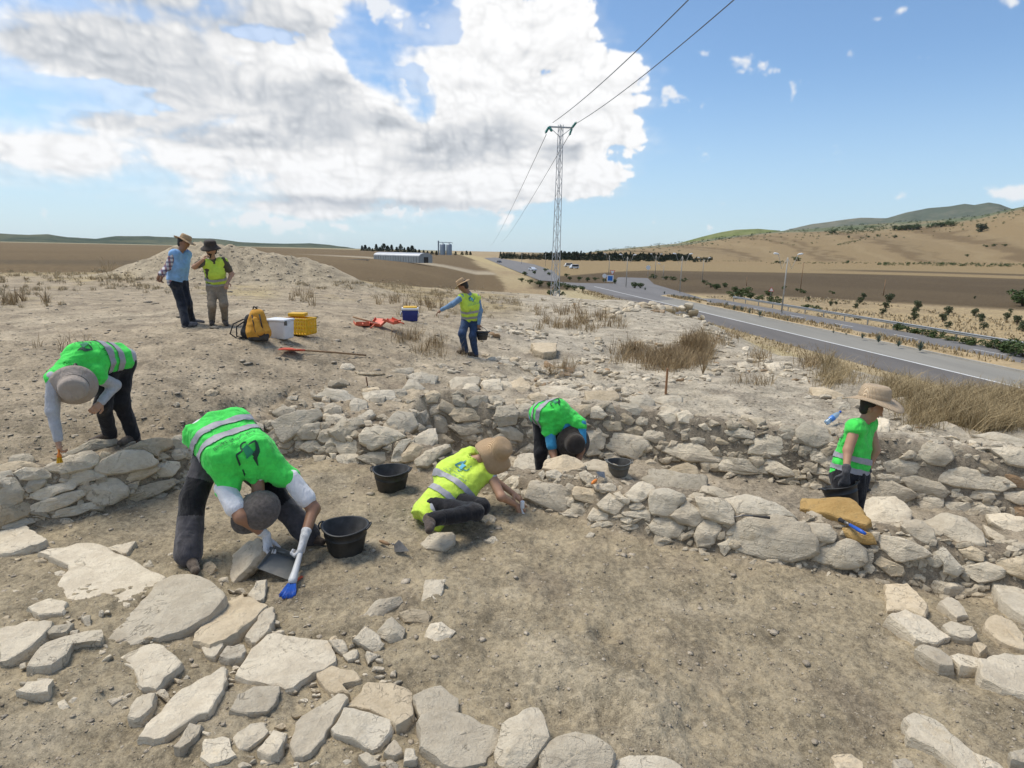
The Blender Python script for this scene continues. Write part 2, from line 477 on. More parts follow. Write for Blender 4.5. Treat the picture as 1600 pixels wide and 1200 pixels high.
def base_height(X, Y, walls=True):
    X = np.asarray(X, float).ravel(); Y = np.asarray(Y, float).ravel()
    r = np.hypot(X, Y)
    near = r < 70
    out = ZF(X, Y)
    x, y, rr = X[near], Y[near], r[near]
    u = U(x, y)
    # spoil heap of earth on the left
    for cx, cy, sx, sy, h, rot in ((-13.9, 27, 2.3, 2.2, 1.02, 0), (-11.2, 26.5, 3.0, 2.0, .88, .0), (-15.2, 28, 2.4, 2.3, .40, 0), (-8.8, 27.2, 2.0, 1.7, .55, 0)):
        q = ((x - cx) / sx) ** 2 + ((y - cy) / sy) ** 2
        u = u + h * np.exp(-q * .75) * (1 + .26 * fbm(x, y, .8, 4, seed=21) + .10 * fbm(x, y, 3.0, 3, seed=22))
    # pit of the ruined room further back, and the hollow with the standing slabs
    for (cx, cy, sx, sy, h) in ((*at(1045, 555, .1)[:2], 1.9, 1.1, -.55), (*at(880, 585, .3)[:2], .9, .4, -.25), (*at(940, 500, .2)[:2], 1.6, .9, .12), (*at(1010, 485, .2)[:2], 2.4, .9, .20),
                            (*at(1100, 520, .2)[:2], 1.2, 1.0, .15), (*at(700, 620, .5)[:2], .5, .5, .12)):
        q = ((x - cx) / sx) ** 2 + ((y - cy) / sy) ** 2
        u = u + h * np.exp(-q ** 1.5)
    c1, cb = IP(x, C1), IP(x, CB)
    sl = np.abs(IP(x + .05, C1) - IP(x - .05, C1)) / .1
    d1 = (y - c1) / np.sqrt(1 + np.minimum(sl, 3) ** 2)
    d2 = (y - cb) * .9
    zf = .10 * S(-x, 1.6, 3.0) * S(-y, -5.2, -3.8) + .08 * fbm(x, y, .5, 3, seed=2) * .6 + .05 * S(x, 1.8, 3) * S(-y, -3.6, -2.5)
    for px, py, s, h in ((385, 890, .28, -.13), (800, 985, .12, .05), (805, 900, .09, .04), (870, 1050, .26, .10), (960, 1075, .2, .06), (945, 990, .10, -.07), (920, 985, .06, .05), (1010, 1120, .26, .11), (960, 1120, .13, -.12), (1085, 1150, .12, -.06), (880, 1120, .16, -.06), (560, 1010, .3, .03),
                         (1470, 905, .35, -.10), (1050, 930, .3, -.02), (680, 930, .14, .03), (150, 1000, .5, .03)):
        c = at(px, py, 0); zf = zf + h * np.exp(-(((x - c[0]) / s) ** 2 + ((y - c[1]) / s) ** 2))
    wtop = IP(x, [(-6, .50), (-3.5, .48), (-2.6, .42), (-1.6, .36), (-.9, .22), (-.3, .16), (.2, .24), (.8, .34), (1.6, .33), (2.6, .32), (3.4, .30), (4.4, .28), (6, .25)])
    corr = S(x, -1.45, -1.0)
    back = CORR_Z + .04 * fbm(x, y, 1.0, 2, seed=8)
    back = back + (u - back) * S(d2, -.02, .20)
    behind = u + (back - u) * corr
    z = zf + (wtop - zf) * S(d1, -.02, .20)
    wid = .58
    z = np.where(d1 > wid * .6, wtop + (behind - wtop) * S(d1, wid * .75, wid * 1.15), z)
    # the bank behind the pile of rubble rises over a longer run
    f = S(rr, 34, 60)
    out[near] = z * (1 - f) + out[near] * f
    # valley floor stays flat under the road
    a = np.degrees(np.arctan2(X, Y))
    road = S(X + .12 * (Y - 38), 12.5, 22.5) * S(-X - .12 * (Y - 38), -52, -46) * (Y > 10) * (r < 500)
    out = out + (VALLEY - out) * road
    return out
def fine_height(X, Y):
    X = np.asarray(X, float).ravel(); Y = np.asarray(Y, float).ravel()
    r = np.hypot(X, Y); w = S(-r, -26, -9)
    n = .030 * fbm(X, Y, 2.6, 3, seed=31) + .022 * fbm(X, Y, 9.0, 3, seed=37) + .018 * fbm(X, Y, 26.0, 2, seed=41) * S(-r, -11, -5)
    
    up = S(Y - IP(X, C1), .3, .9)
    n = n * (1 + up * .8)
    return n * w + S(r, 9, 26) * S(-r, -80, -40) * .05 * fbm(X, Y, 1.3, 4, seed=61)
def height(X, Y): return base_height(X, Y) + fine_height(X, Y)
def gz(x, y): return float(height([x], [y])[0])

# ---- polar sheet, fine in front of the camera and coarser with distance
azs = np.radians(np.concatenate([np.arange(-180, -50, 6.0), np.arange(-50, -44, .8), np.arange(-44, 44, .24), np.arange(44, 50, .8), np.arange(50, 180, 6.0)]))
rs = np.exp(np.concatenate([np.arange(math.log(.9), math.log(2.4), .05), np.arange(math.log(2.4), math.log(13), .0062),
                            np.arange(math.log(13), math.log(120), .013), np.arange(math.log(120), math.log(9000), .022)]))
AZ, RR = np.meshgrid(azs, rs)
GX, GY = RR * np.sin(AZ), RR * np.cos(AZ)
GB = base_height(GX, GY); GZ = GB + fine_height(GX, GY)
_lr = np.log(rs)
def look(X, Y):
    """ground level read from the finished sheet"""
    a = np.interp(np.arctan2(X, Y), azs, np.arange(len(azs))); q = np.interp(np.log(np.hypot(X, Y)), _lr, np.arange(len(rs)))
    i = np.clip(a.astype(int), 0, len(azs) - 2); j = np.clip(q.astype(int), 0, len(rs) - 2); u, v = a - i, q - j
    g = GB2
    return (g[j, i] * (1 - u) + g[j, i + 1] * u) * (1 - v) + (g[j + 1, i] * (1 - u) + g[j + 1, i + 1] * u) * v
GB2 = GB.reshape(len(rs), len(azs))
def raymarch(px, tmax=45.0, lift=0.0, step=.012):
    """first hit of the viewing rays of pixels with the ground"""
    d = rays(px); n = len(d)
    t = np.full(n, 2.3); done = np.zeros(n, bool)
    while not done.all():
        p = CAM + d * t[:, None]
        i = ~done
        g = p[i, 2] - look(p[i, 0], p[i, 1]) - lift
        hit = (g < 0.002) | (t[i] > tmax)
        idx = np.where(i)[0]
        done[idx[hit]] = True
        adv = idx[~hit]
        t[adv] += np.maximum(step, np.minimum(g[~hit] * .35, .4))
    return CAM + d * t[:, None]
def normal_at(P, e=.09):
    X, Y = P[:, 0], P[:, 1]
    dx = (look(X + e, Y) - look(X - e, Y)) / (2 * e)
    dy = (look(X, Y + e) - look(X, Y - e)) / (2 * e)
    n = np.stack([-dx, -dy, np.ones_like(dx)], -1)
    return n / np.linalg.norm(n, axis=1)[:, None]

nr, na = AZ.shape
idx = np.arange(nr * na).reshape(nr, na)
nxt = np.roll(idx, -1, axis=1)
quads = np.stack([idx[:-1], nxt[:-1], nxt[1:], idx[1:]], -1).reshape(-1, 4)[:, ::-1]
GV = np.stack([GX.ravel(), GY.ravel(), GZ], -1)
GV = np.vstack([GV, [[0, 0, .05]]])

# ---- earth colours of the land by place (soil, ploughed fields, stubble)
DIRT_FLOOR, DIRT_BANK, DIRT_PALE = (.315, .258, .180), (.330, .268, .196), (.43, .36, .27)
def land_colour(X, Y):
    r = np.hypot(X, Y); a = np.degrees(np.arctan2(X, Y))
    n1, n2, n3 = fbm(X, Y, .35, 4, seed=71), fbm(X, Y, 1.7, 4, seed=73), fbm(X, Y, .02, 4, seed=77)
    c = np.empty((len(X), 3)); c[:] = DIRT_BANK
    def put(w, rgb):
        w = np.clip(w, 0, 1)[:, None]; c[:] = c * (1 - w) + np.array(rgb) * w
    d1 = Y - IP(X, C1)
    put(S(-d1, -.05, .2), DIRT_FLOOR)
    put(S(d1, .3, .6) * S(X, -1.5, -1.1), (.315, .265, .208))
    put(S(n1 + .5 * n2, -.05, .5) * .55 * S(d1, .5, 1.5), DIRT_PALE)
    put(S(Y - IP(X, CB), .2, .6) * S(X, -.6, 1.0) * .75, (.43, .375, .30))
    put(S(n2 + .4 * n1, .1, .55) * .35 * S(-d1, 0, .5), (.36, .31, .245))
    put(S(-n2 + .4 * n1, .1, .55) * .40, (.195, .155, .118))
    for px, py, rr_, k in ((870, 1060, .42, .9), (1000, 1120, .40, .8), (800, 930, .12, .7), (790, 985, .14, .8), (805, 890, .10, .6), (850, 1020, .2, .8), (925, 1000, .10, .8), (960, 1150, .3, .7), (660, 930, .16, .4), (1120, 945, .12, .6), (1230, 1010, .10, .4)):
        q = at(px, py, 0); put(S(-np.hypot(X - q[0], (Y - q[1])) / rr_ + .35 * n2 + .2 * n1, -1.05, -.4) * k * .8, (.40, .335, .245))
    # dark damp soil on the step where the left digger works
    put(S(-np.hypot((X + 3.6) / 1.6, (Y - 6.6) / 1.0), -1.2, -.5) * .5 * S(d1, .4, .7), (.205, .158, .105))
    # spoil heap
    put(S(-np.hypot((X + 12) / 7, (Y - 27) / 3.6), -1.1, -.8), (.40, .335, .25))
    # stubble and dry weeds behind the bank
    st = S(n1 + n2 * .5, -.15, .25)
    put(S(r, 17, 22) * S(-a, 20, 23) * st * .8, (.36, .285, .16))
    put(S(r, 19, 25) * S(-a, -3, 2) * S(a, -22, -16) * st * .75, (.33, .255, .14))
    put(S(r, 30, 40) * (a < 4), (.34, .265, .155)); put(S(r, 45, 60) * S(a, -4, -3) * (a < 4) * S(n3 + n1 * .5, -.2, .3) * .7, (.26, .185, .11))
    # slope down to the road
    put(S(X, 7.5, 10) * S(r, 10, 15) * .85, (.37, .30, .17))
    # ploughed fields
    rows = .5 + .5 * np.sin((X * .35 + Y) * 1.9 / np.maximum(r / 40, 1))
    left = S(-(a + .4 + 3.2 * S(r, 70, 380) + .5 * n1), -.1, .5)
    FB = np.array([.130, .088, .043])
    edge = 27 + 9 * S(-a, 26, 36) + 4 * fbm(X, Y, .08, 2, seed=5)
    w = left * S(r - edge * (1 + .9 * S(a, -24, -14)), -1, 2)
    put(w, FB)
    put(w * S(n3, -.1, .4) * .5, (.165, .115, .058))
    put(w * S(-np.abs(r - 60 - 20 * n3), -14, -4) * S(-a, 20, 26) * .55, (.078, .058, .033))
    put(w * S(r, 130, 150) * S(-a, -13, 60) * .7, (.155, .105, .052))
    put(w * S(r, 185, 200) * S(-r, -245, -205) * S(a, -21, -14) * .9, (.36, .30, .22))
    put(w * S(r, 255, 300) * .6, (.145, .10, .05))
    put(w * S(r, 900, 1600) * .7, (.42, .35, .20))
    put(w * S(r, 1500, 2300) * .75, (.20, .19, .13))
    # right: verge, grove, brown field, stubble strip, hillside
    right = S(a, 1.0, 2.5) * S(r, 60, 75)
    s = X + .12 * (Y - 38) - 28.9
    put(S(s, -7, -4.5) * S(Y, 15, 20), (.38, .30, .165))
    rg = S(s, 13.5, 15) * S(Y, 15, 20)
    put(rg, (.30, .225, .135)); put(rg * S(n3 + n1 * .4, -.1, .3) * .7, (.38, .285, .16))
    gf = S(r * (1 + .05 * n3), 118, 128) * right
    put(gf, (.085, .058, .029)); put(gf * S(n3, .0, .35) * .5, (.115, .08, .042))
    y2 = 1 + .18 * S(a, 12, 36) - .35 * S(-a, -14, -3)
    put(S(r / y2, 285, 300) * right, (.25, .18, .092))
    put(S(r / y2, 345, 360) * S(-r / y2, -420, -395) * right * S(a, 25, 31), (.11, .077, .04))
    put(S(r / y2, 520, 545) * right, (.25, .178, .092))
    up = S(r / (1 + .0 * a), 640, 700) * right * S(a, 4, 8)
    u2 = a * 1.1 + r / 110.0 + 1.5 * n3
    put(up, (.235, .168, .088))
    put(up * S(np.sin(u2 * .9), .35, .75) * .8, (.14, .094, .046))
    put(up * S(np.sin(u2 * 1.7 + 2), .55, .9) * .5, (.28, .208, .115))
    put(S(r, 1560, 1660) * right * S(a, 4, 8) * (.55 + .45 * S(n3, -.2, .2)), (.20, .185, .115))
    put(S(r, 1480, 1640) * right * S(fbm(X, Y, .012, 4, seed=15), -.02, .2) * .8, (.09, .115, .06))
    put(S(-np.hypot((X + 12) / 6.4, (Y - 27) / 3.6), -1.15, -.85) * (r < 33), (.35, .29, .212))
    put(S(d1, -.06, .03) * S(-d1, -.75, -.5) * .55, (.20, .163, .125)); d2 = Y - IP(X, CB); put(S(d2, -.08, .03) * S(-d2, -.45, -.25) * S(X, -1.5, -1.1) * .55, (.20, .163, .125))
    c[:] *= np.array([.985, .995, .955])
    return np.clip(c * (1 + .10 * fbm(X, Y, 5.0, 3, seed=79) * S(-r, -40, -20))[:, None], .01, .9)
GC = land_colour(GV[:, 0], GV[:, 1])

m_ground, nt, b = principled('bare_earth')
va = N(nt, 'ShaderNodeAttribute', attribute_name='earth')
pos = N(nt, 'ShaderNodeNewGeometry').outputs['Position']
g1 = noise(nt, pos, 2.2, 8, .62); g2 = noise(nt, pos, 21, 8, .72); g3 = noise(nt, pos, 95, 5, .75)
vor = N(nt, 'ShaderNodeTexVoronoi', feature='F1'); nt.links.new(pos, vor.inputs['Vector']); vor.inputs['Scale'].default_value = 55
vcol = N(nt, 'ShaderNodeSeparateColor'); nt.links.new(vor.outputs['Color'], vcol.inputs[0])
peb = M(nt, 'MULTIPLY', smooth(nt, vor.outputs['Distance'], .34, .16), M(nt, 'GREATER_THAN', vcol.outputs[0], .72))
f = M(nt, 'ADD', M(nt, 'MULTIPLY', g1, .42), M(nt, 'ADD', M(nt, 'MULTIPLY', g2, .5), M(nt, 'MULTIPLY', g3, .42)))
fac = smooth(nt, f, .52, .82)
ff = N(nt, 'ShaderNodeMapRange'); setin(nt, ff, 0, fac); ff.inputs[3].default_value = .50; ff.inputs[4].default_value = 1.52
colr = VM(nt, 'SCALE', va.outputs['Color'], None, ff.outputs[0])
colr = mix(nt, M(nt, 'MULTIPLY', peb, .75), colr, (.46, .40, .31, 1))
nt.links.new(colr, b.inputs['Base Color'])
b.inputs['Roughness'].default_value = .95; b.inputs['Specular IOR Level'].default_value = .2
hh = M(nt, 'ADD', M(nt, 'ADD', M(nt, 'MULTIPLY', g2, 1.0), M(nt, 'MULTIPLY', g3, .45)), M(nt, 'MULTIPLY', peb, .35))
bump(nt, b, hh, .9, .02)
fan = np.stack([np.full(na, nr * na), np.roll(np.arange(na), -1), np.arange(na)], -1)
ground = fastmesh('ground', GV, np.vstack([quads]), m_ground, None, True)
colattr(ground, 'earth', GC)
tag(ground, kind='structure')
del GX, GY, GZ, AZ, RR
# ================================================================ stones
# outlines of the stones, each seated below on the earth where its own viewing ray meets it
STONES = {
    'slab': [
        [0,827,45,825,72,845,52,855,21,864,0,867],
        [164,1011,196,965,259,902,290,901,325,911,351,933,315,969,280,990,217,1004,185,1013],
        [303,1004,323,968,357,935,381,931,415,949,397,965,379,984,349,1000,328,1008],
        [0,985,49,972,80,973,73,990,45,1014,0,1035],
        [42,1039,63,1011,101,997,154,983,159,1004,115,1007,105,1028,77,1042],
        [44,951,70,937,105,943,101,958,63,965],
        [28,1083,45,1067,83,1064,75,1084,45,1088],
        [206,1102,224,1086,244,1086,238,1109,217,1125,199,1125],
        [217,1156,240,1123,280,1083,349,1045,353,1064,331,1115,307,1121,259,1152,244,1157],
        [273,1169,299,1133,316,1137,307,1155,283,1173],
        [359,1112,373,1087,408,1071,437,1077,441,1091,413,1116,384,1117],
        [376,1056,384,1029,424,991,467,997,512,1005,524,1021,523,1035,488,1056,448,1077,419,1071],
        [384,997,411,957,427,949,431,960,421,984,397,1007],
        [344,1029,357,1012,384,1012,381,1029,360,1032],
        [387,931,403,909,417,907,413,941,397,940],
        [452,1176,464,1131,493,1109,533,1085,544,1091,520,1133,496,1168,475,1184],
        [543,1107,575,1068,612,1068,639,1079,647,1104,644,1120,619,1139,612,1128,577,1112],
        [517,1143,541,1111,575,1115,613,1129,615,1144,587,1175,548,1157,519,1149],
        [647,1091,687,1071,713,1093,715,1117,687,1115,657,1120],
        [656,1120,676,1113,727,1117,783,1147,775,1165,761,1184,756,1200,708,1200,681,1187,660,1165],
        [958,1194,978,1182,1025,1184,1054,1191,1072,1203,1066,1215,961,1215],
        [599,1179,615,1157,631,1176,615,1185],
        [631,1193,633,1172,647,1173,652,1191],
        [561,1184,572,1176,596,1197,588,1200,575,1200],
        [403,1173,427,1144,447,1148,437,1176,419,1184],
    ],
    'flat': [
        [63,867,129,850,168,859,210,881,253,903,224,927,196,951,154,946,108,937,93,913,112,888],
        [164,859,213,848,196,869],
        [70,983,115,976,105,990,75,993],
        [184,1035,196,1023,245,1009,285,1035,259,1056,245,1077,217,1074,210,1049],
        [316,1013,351,1000,348,1013,339,1029,323,1029],
        [491,1053,515,1043,557,1053,563,1067,533,1072,547,1088,515,1083],
        [315,1189,320,1160,355,1157,371,1181,349,1197,325,1200],
        [360,1155,387,1136,411,1128,419,1147,403,1163,387,1173,373,1176],
    ],
    'lean': [
        [350,885,385,850,408,840,411,860,390,885,355,920],
    ],
    'rock': [
        [775,1187,789,1133,807,1123,820,1111,841,1112,849,1133,856,1160,836,1187,820,1200,783,1200],
        [851,1168,867,1155,897,1149,929,1155,958,1177,955,1194,946,1209,850,1209],
    ],
    'loose': [
        [571,963,588,941,623,935,624,945,591,967],
        [660,944,665,909,693,909,687,939,673,951],
        [625,960,641,955,671,956,668,976,649,972,633,973],
        [555,1003,572,981,592,997,599,1011,588,1021,575,1013],
        [587,992,613,967,631,984,628,1000,611,1005],
        [667,995,673,977,689,975,708,989,697,1004,676,1012],
        [516,1003,535,1001,543,1013,540,1028,527,1019],
        [315,905,318,885,330,878,338,888,330,900],
        [660,850,672,838,708,834,710,848,692,862,665,858],
        [751,811,762,805,774,809,772,818,760,820],
        [758,846,770,839,779,846,772,851],
        [916,839,922,832,929,835,925,841],
    ],
    'right': [
        [1383,917,1417,913,1447,947,1447,970,1417,958,1387,958],
        [1387,965,1413,958,1447,973,1482,1000,1460,1008,1433,1003],
        [1467,943,1480,937,1497,943,1510,967,1493,968],
        [1473,982,1487,975,1520,985,1525,1000,1510,1003,1483,997],
        [1430,1020,1437,1012,1460,1017,1485,1032,1490,1050,1467,1048],
        [1483,1030,1493,1027,1525,1033,1527,1048,1500,1047],
        [1535,973,1557,965,1583,977,1600,997,1600,1020,1567,1008,1540,987],
        [1520,1010,1533,1008,1543,1017,1530,1025],
        [1527,1033,1567,1028,1610,1030,1630,1067,1610,1097,1567,1082,1533,1063],
        [1410,1127,1433,1120,1467,1133,1513,1177,1537,1207,1500,1213,1463,1180,1420,1157],
        [1517,1180,1553,1193,1573,1210,1533,1210],
        [1575,1183,1600,1178,1610,1200,1580,1197],
        [1300,1188,1333,1187,1350,1200,1347,1210,1307,1210],
        [1395,1192,1413,1190,1427,1200,1427,1210,1397,1210],
        [1543,903,1560,900,1600,910,1620,933,1620,973,1600,967,1567,943],
        [1457,912,1480,908,1510,920,1480,921],
    ],
    'mid': [
        [1009,750,1020,734,1040,737,1065,746,1098,745,1100,760,1080,777,1050,768,1025,765],
        [1044,736,1072,726,1088,732,1090,745,1070,749],
        [804,732,809,716,828,710,856,716,850,730,838,745,822,747,810,742],
        [852,732,856,720,882,718,900,720,914,730,905,734,882,740],
        [914,728,928,720,950,725,975,738,985,752,980,759,955,751,935,739,915,735],
        [824,778,830,755,842,753,880,761,884,772,881,799,855,792],
        [880,768,888,755,898,760,894,772,885,775],
        [895,768,900,761,932,766,935,782,925,786,898,779],
        [928,758,955,755,962,760,960,768,932,766],
        [935,789,952,772,978,789,962,804,940,796],
        [882,780,890,775,898,782,892,792,884,789],
        [891,798,895,788,915,786,920,795,910,806,898,805],
        [920,810,925,794,942,800,960,806,950,812,925,814],
        [960,772,966,770,984,782,981,788,962,780],
        [978,772,1000,754,1020,760,1022,770,1005,780,998,784,985,781],
        [984,790,1000,784,1008,792,1002,796,985,796],
        [972,802,990,798,1014,796,1014,811,992,809,975,806],
        [970,811,985,806,991,815,982,819,972,816],
        [970,822,995,818,998,825,980,829],
        [1015,782,1022,768,1040,765,1066,775,1065,786,1050,804,1038,805,1018,801],
        [1050,808,1072,785,1095,798,1099,810,1085,822,1062,818],
        [1015,822,1025,811,1052,811,1066,822,1060,839,1035,840,1020,832],
        [1091,780,1122,780,1135,785,1146,802,1145,818,1125,814,1098,806],
        [1085,838,1095,815,1120,815,1125,828,1112,852,1092,852],
        [1096,772,1100,760,1125,765,1146,775,1125,781],
        [1130,784,1155,776,1172,781,1170,800,1150,806,1145,795],
        [842,742,848,735,852,740,848,751],
        [854,738,865,735,878,742,872,749,855,746],
        [906,740,915,736,928,746,930,752,922,758,910,750],
        [800,748,810,742,812,755,805,764,800,764],
        [875,802,895,801,902,808,882,806],
        [932,815,950,815,960,820,940,824],
        [780,760,800,745,812,744,812,762,798,765],
        [775,738,790,735,794,745,780,752,775,750],
        [782,768,812,765,814,775,800,780],
        [814,768,822,764,822,779,815,778],
        [1142,835,1147,819,1169,813,1203,807,1238,813,1256,822,1273,851,1269,863,1241,873,1194,869,1156,857],
        [1133,785,1169,777,1225,798,1238,810,1200,810,1150,802],
        [1261,826,1266,817,1294,821,1308,835,1300,847,1275,844],
        [1266,869,1275,857,1300,852,1325,843,1347,854,1350,876,1338,887,1300,885],
        [1347,791,1366,780,1397,779,1420,798,1419,816,1381,829,1359,819],
        [1408,826,1412,816,1431,815,1456,829,1459,843,1444,848,1422,838],
        [1372,844,1381,837,1412,843,1447,860,1448,869,1431,872,1406,877,1381,860],
        [1444,854,1469,851,1488,872,1503,888,1497,899,1475,896,1472,876],
        [1447,866,1466,868,1473,882,1462,887,1448,879],
        [1362,876,1372,869,1412,888,1412,898,1391,899],
        [1447,819,1475,807,1506,813,1534,838,1534,852,1503,851,1469,835],
        [1544,807,1569,804,1600,813,1600,829,1578,833,1547,818],
        [1538,822,1569,841,1575,852,1544,838],
        [1500,860,1519,855,1538,866,1534,877,1509,872],
        [1503,885,1538,879,1569,890,1566,901,1534,910,1506,896],
        [1555,879,1588,872,1616,882,1616,907,1581,898],
        [1350,860,1362,857,1365,872,1355,877],
        [1122,851,1141,841,1144,854,1131,869],
    ],
    'ochre': [
        [1258,798,1259,783,1331,785,1355,810,1350,819,1303,808],
        [1319,826,1338,826,1362,835,1366,848,1347,849,1322,837],
    ],
    'back': [
        [640,589,658,585,680,590,678,602,665,606,648,598],
        [632,608,640,595,650,598,661,608,655,619,636,616],
        [616,610,630,609,636,615,630,621,618,620],
        [571,615,612,612,616,624,602,631,575,629],
        [579,625,600,621,598,632,582,631],
        [661,620,678,611,691,618,682,628,665,630],
        [704,598,712,591,745,592,746,601,715,615,706,608],
        [722,610,730,601,742,601,748,610,740,619,725,619],
        [754,598,780,594,784,610,778,618,758,612],
        [785,598,810,596,810,611,786,614],
        [708,620,715,616,728,628,725,636,710,632],
        [730,628,745,619,760,620,762,631,740,635],
        [764,622,780,620,788,628,780,632,765,631],
        [708,648,715,638,745,640,775,636,775,650,758,655,720,658],
        [691,610,708,611,708,620,698,621],
        [665,635,695,630,700,642,670,648],
        [669,660,672,650,698,646,704,665,695,675,678,674],
        [652,648,665,642,669,652,665,662,655,660],
        [608,660,620,645,642,648,650,665,632,678,612,672],
        [640,640,650,642,648,652,638,650],
        [645,690,665,675,678,672,682,692,665,702],
        [705,665,770,660,772,672,725,680],
        [778,638,800,635,808,645,805,660,780,665,774,652],
        [806,635,820,631,842,638,838,651,812,651],
        [809,655,832,652,835,666,815,665],
        [779,671,795,665,815,678,812,688,795,686],
        [822,672,836,669,838,680,825,682],
        [795,662,812,664,818,672,805,671],
        [828,620,840,615,855,624,848,630,832,629],
        [808,625,820,624,822,631,810,632],
        [921,640,935,635,948,649,942,654,925,652],
        [938,660,950,652,968,658,970,672,950,672],
        [944,632,952,628,961,645,950,649],
        [899,635,920,634,922,645,912,651,898,648],
        [918,614,960,612,965,625,940,635,922,630],
        [848,606,872,605,902,615,900,625,875,624,852,615],
        [828,620,842,614,855,622,850,630,832,628],
        [964,650,975,642,992,655,985,664,968,658],
        [994,658,1008,646,1022,655,1012,664,998,664],
        [971,635,988,631,1005,642,995,648,975,645],
        [985,626,1008,619,1022,630,1015,640,995,635],
        [1032,650,1045,635,1059,642,1058,658,1045,662],
        [1059,646,1075,642,1084,652,1078,661,1061,659],
        [1022,626,1038,620,1062,621,1062,630,1035,632],
        [978,672,982,665,1005,666,1005,676,990,681],
        [1005,680,1015,668,1032,668,1038,688,1025,691,1008,685],
        [1050,665,1070,664,1078,669,1065,671],
        [1062,675,1080,668,1092,665,1092,672,1072,679],
        [1078,685,1095,675,1102,688,1098,698,1082,692],
        [1038,678,1060,672,1062,685,1040,688],
        [1092,665,1102,662,1112,672,1100,672],
        [1120,662,1135,660,1145,668,1135,671],
        [1135,675,1155,670,1175,675,1175,684,1150,684,1136,680],
        [1106,682,1112,675,1138,685,1138,694,1125,694,1115,690],
        [1140,689,1165,688,1170,695,1142,696],
        [909,675,935,674,944,685,941,700,925,702,909,700],
        [944,688,950,678,975,680,1008,685,1008,698,992,716,970,708,948,698],
        [1041,705,1050,695,1088,695,1115,708,1120,720,1075,720],
        [1121,725,1132,715,1162,718,1192,725,1192,738,1150,735],
        [800,600,815,592,828,605,822,618,805,618],
        [1175,707,1181,674,1203,674,1225,688,1227,701,1216,710,1188,708],
        [1134,674,1153,669,1177,676,1175,685,1144,682],
        [1108,680,1119,676,1138,685,1138,694,1116,693],
        [1214,676,1225,666,1244,669,1244,685,1225,685],
        [1247,672,1266,660,1288,672,1300,688,1275,696,1250,687],
        [1372,654,1388,660,1388,682,1372,687],
        [1428,707,1450,694,1475,698,1488,713,1475,726,1450,722],
        [1378,729,1388,719,1412,716,1434,726,1431,738,1406,743,1384,738],
        [1439,735,1456,730,1506,732,1550,740,1575,758,1550,765,1491,758,1447,748],
        [1409,744,1431,744,1469,757,1480,769,1469,776,1425,765],
        [1353,754,1388,751,1428,772,1412,783,1356,779],
        [1362,738,1403,744,1400,751,1369,748],
        [1430,782,1441,774,1469,779,1470,794,1456,799,1431,793],
        [1472,785,1512,788,1516,801,1503,807,1473,798],
        [1516,788,1550,785,1562,801,1544,807,1519,807],
        [1481,766,1500,763,1503,776,1484,776],
        [1461,666,1481,662,1512,679,1509,688,1488,683],
        [1525,682,1553,679,1600,691,1600,707,1562,694],
        [1553,704,1581,699,1612,713,1612,729,1578,726],
        [1494,701,1516,699,1519,710,1500,710],
        [1509,769,1547,766,1553,779,1522,779],
        [1569,769,1600,769,1612,782,1594,788,1572,779],
        [1197,722,1206,718,1234,735,1238,744,1216,743,1197,735],
        [1123,729,1138,718,1191,729,1194,738,1162,740,1128,735],
        [1262,735,1284,730,1300,741,1275,741],
        [1266,710,1288,704,1300,716,1291,726,1269,719],
        [1359,710,1375,707,1378,732,1359,733],
        [1519,716,1550,710,1575,729,1550,735],
    ],
    'pile': [
        [548,632,555,624,572,628,572,640,562,650,550,645],
        [560,652,580,642,586,650,572,660],
        [496,621,510,612,535,612,550,622,542,635,525,628],
        [506,638,520,631,532,638,532,648,510,648],
        [510,652,525,648,540,655,530,662,512,662],
        [489,632,505,630,508,638,495,640],
        [428,645,442,636,460,640,460,649,438,651],
        [428,660,462,646,492,642,499,651,475,670,445,688,438,678],
        [466,678,478,665,499,662,500,675,492,685,472,685],
        [498,685,502,674,520,670,518,685,505,691],
        [518,675,535,658,560,656,566,664,548,678,540,688,525,682],
        [510,688,522,682,528,690,525,696,510,696],
        [525,692,540,689,560,690,566,702,555,710,532,708],
        [469,700,478,690,500,689,500,702,482,706],
        [500,700,510,694,519,700,512,706,502,705],
        [566,682,575,671,595,668,615,675,628,682,608,692,582,700,568,692],
        [528,712,540,710,558,712,560,725,542,728,528,720],
        [560,715,580,708,602,708,608,720,582,726],
        [598,700,612,695,612,705],
        [618,702,630,688,640,690,630,708,628,720,612,720],
        [630,710,645,694,660,700,658,710,645,720,631,720],
        [650,720,665,708,698,696,700,702,670,728,652,726],
        [515,709,525,709,525,719,518,716],
        [568,608,590,606,592,612,570,615],
        [520,698,528,696,528,706,520,706],
    ],
    'rust': [
        [1372,694,1394,693,1425,704,1412,708,1381,701],
        [1550,733,1600,748,1612,763,1578,760],
        [1581,791,1612,791,1612,810,1588,807],
    ],
    'left': [
        [14,722,20,712,45,711,55,720,50,726,28,729],
        [0,730,15,725,50,725,62,732,30,740,0,740],
        [25,740,42,731,65,732,80,742,75,748,50,750,35,750],
        [68,734,95,719,138,705,150,712,152,725,140,732,100,740],
        [151,730,165,718,198,705,222,706,245,722,238,729,200,738,172,741,158,738],
        [152,718,160,706,180,711,175,715,162,721],
        [184,708,208,698,240,685,265,688,268,698,248,705,245,715,225,706],
        [264,690,275,681,294,682,292,700,270,700],
        [262,712,268,704,290,701,295,710,282,718,268,718],
        [244,732,250,722,278,722,280,730,270,744,248,745],
        [185,750,208,738,244,730,245,736,225,748,198,755],
        [98,750,108,738,142,735,166,741,162,746,138,752,118,759],
        [138,772,145,758,162,749,182,750,198,762,196,775,175,786,158,788,140,780],
        [49,771,75,760,115,752,115,765,88,772,72,782,50,778],
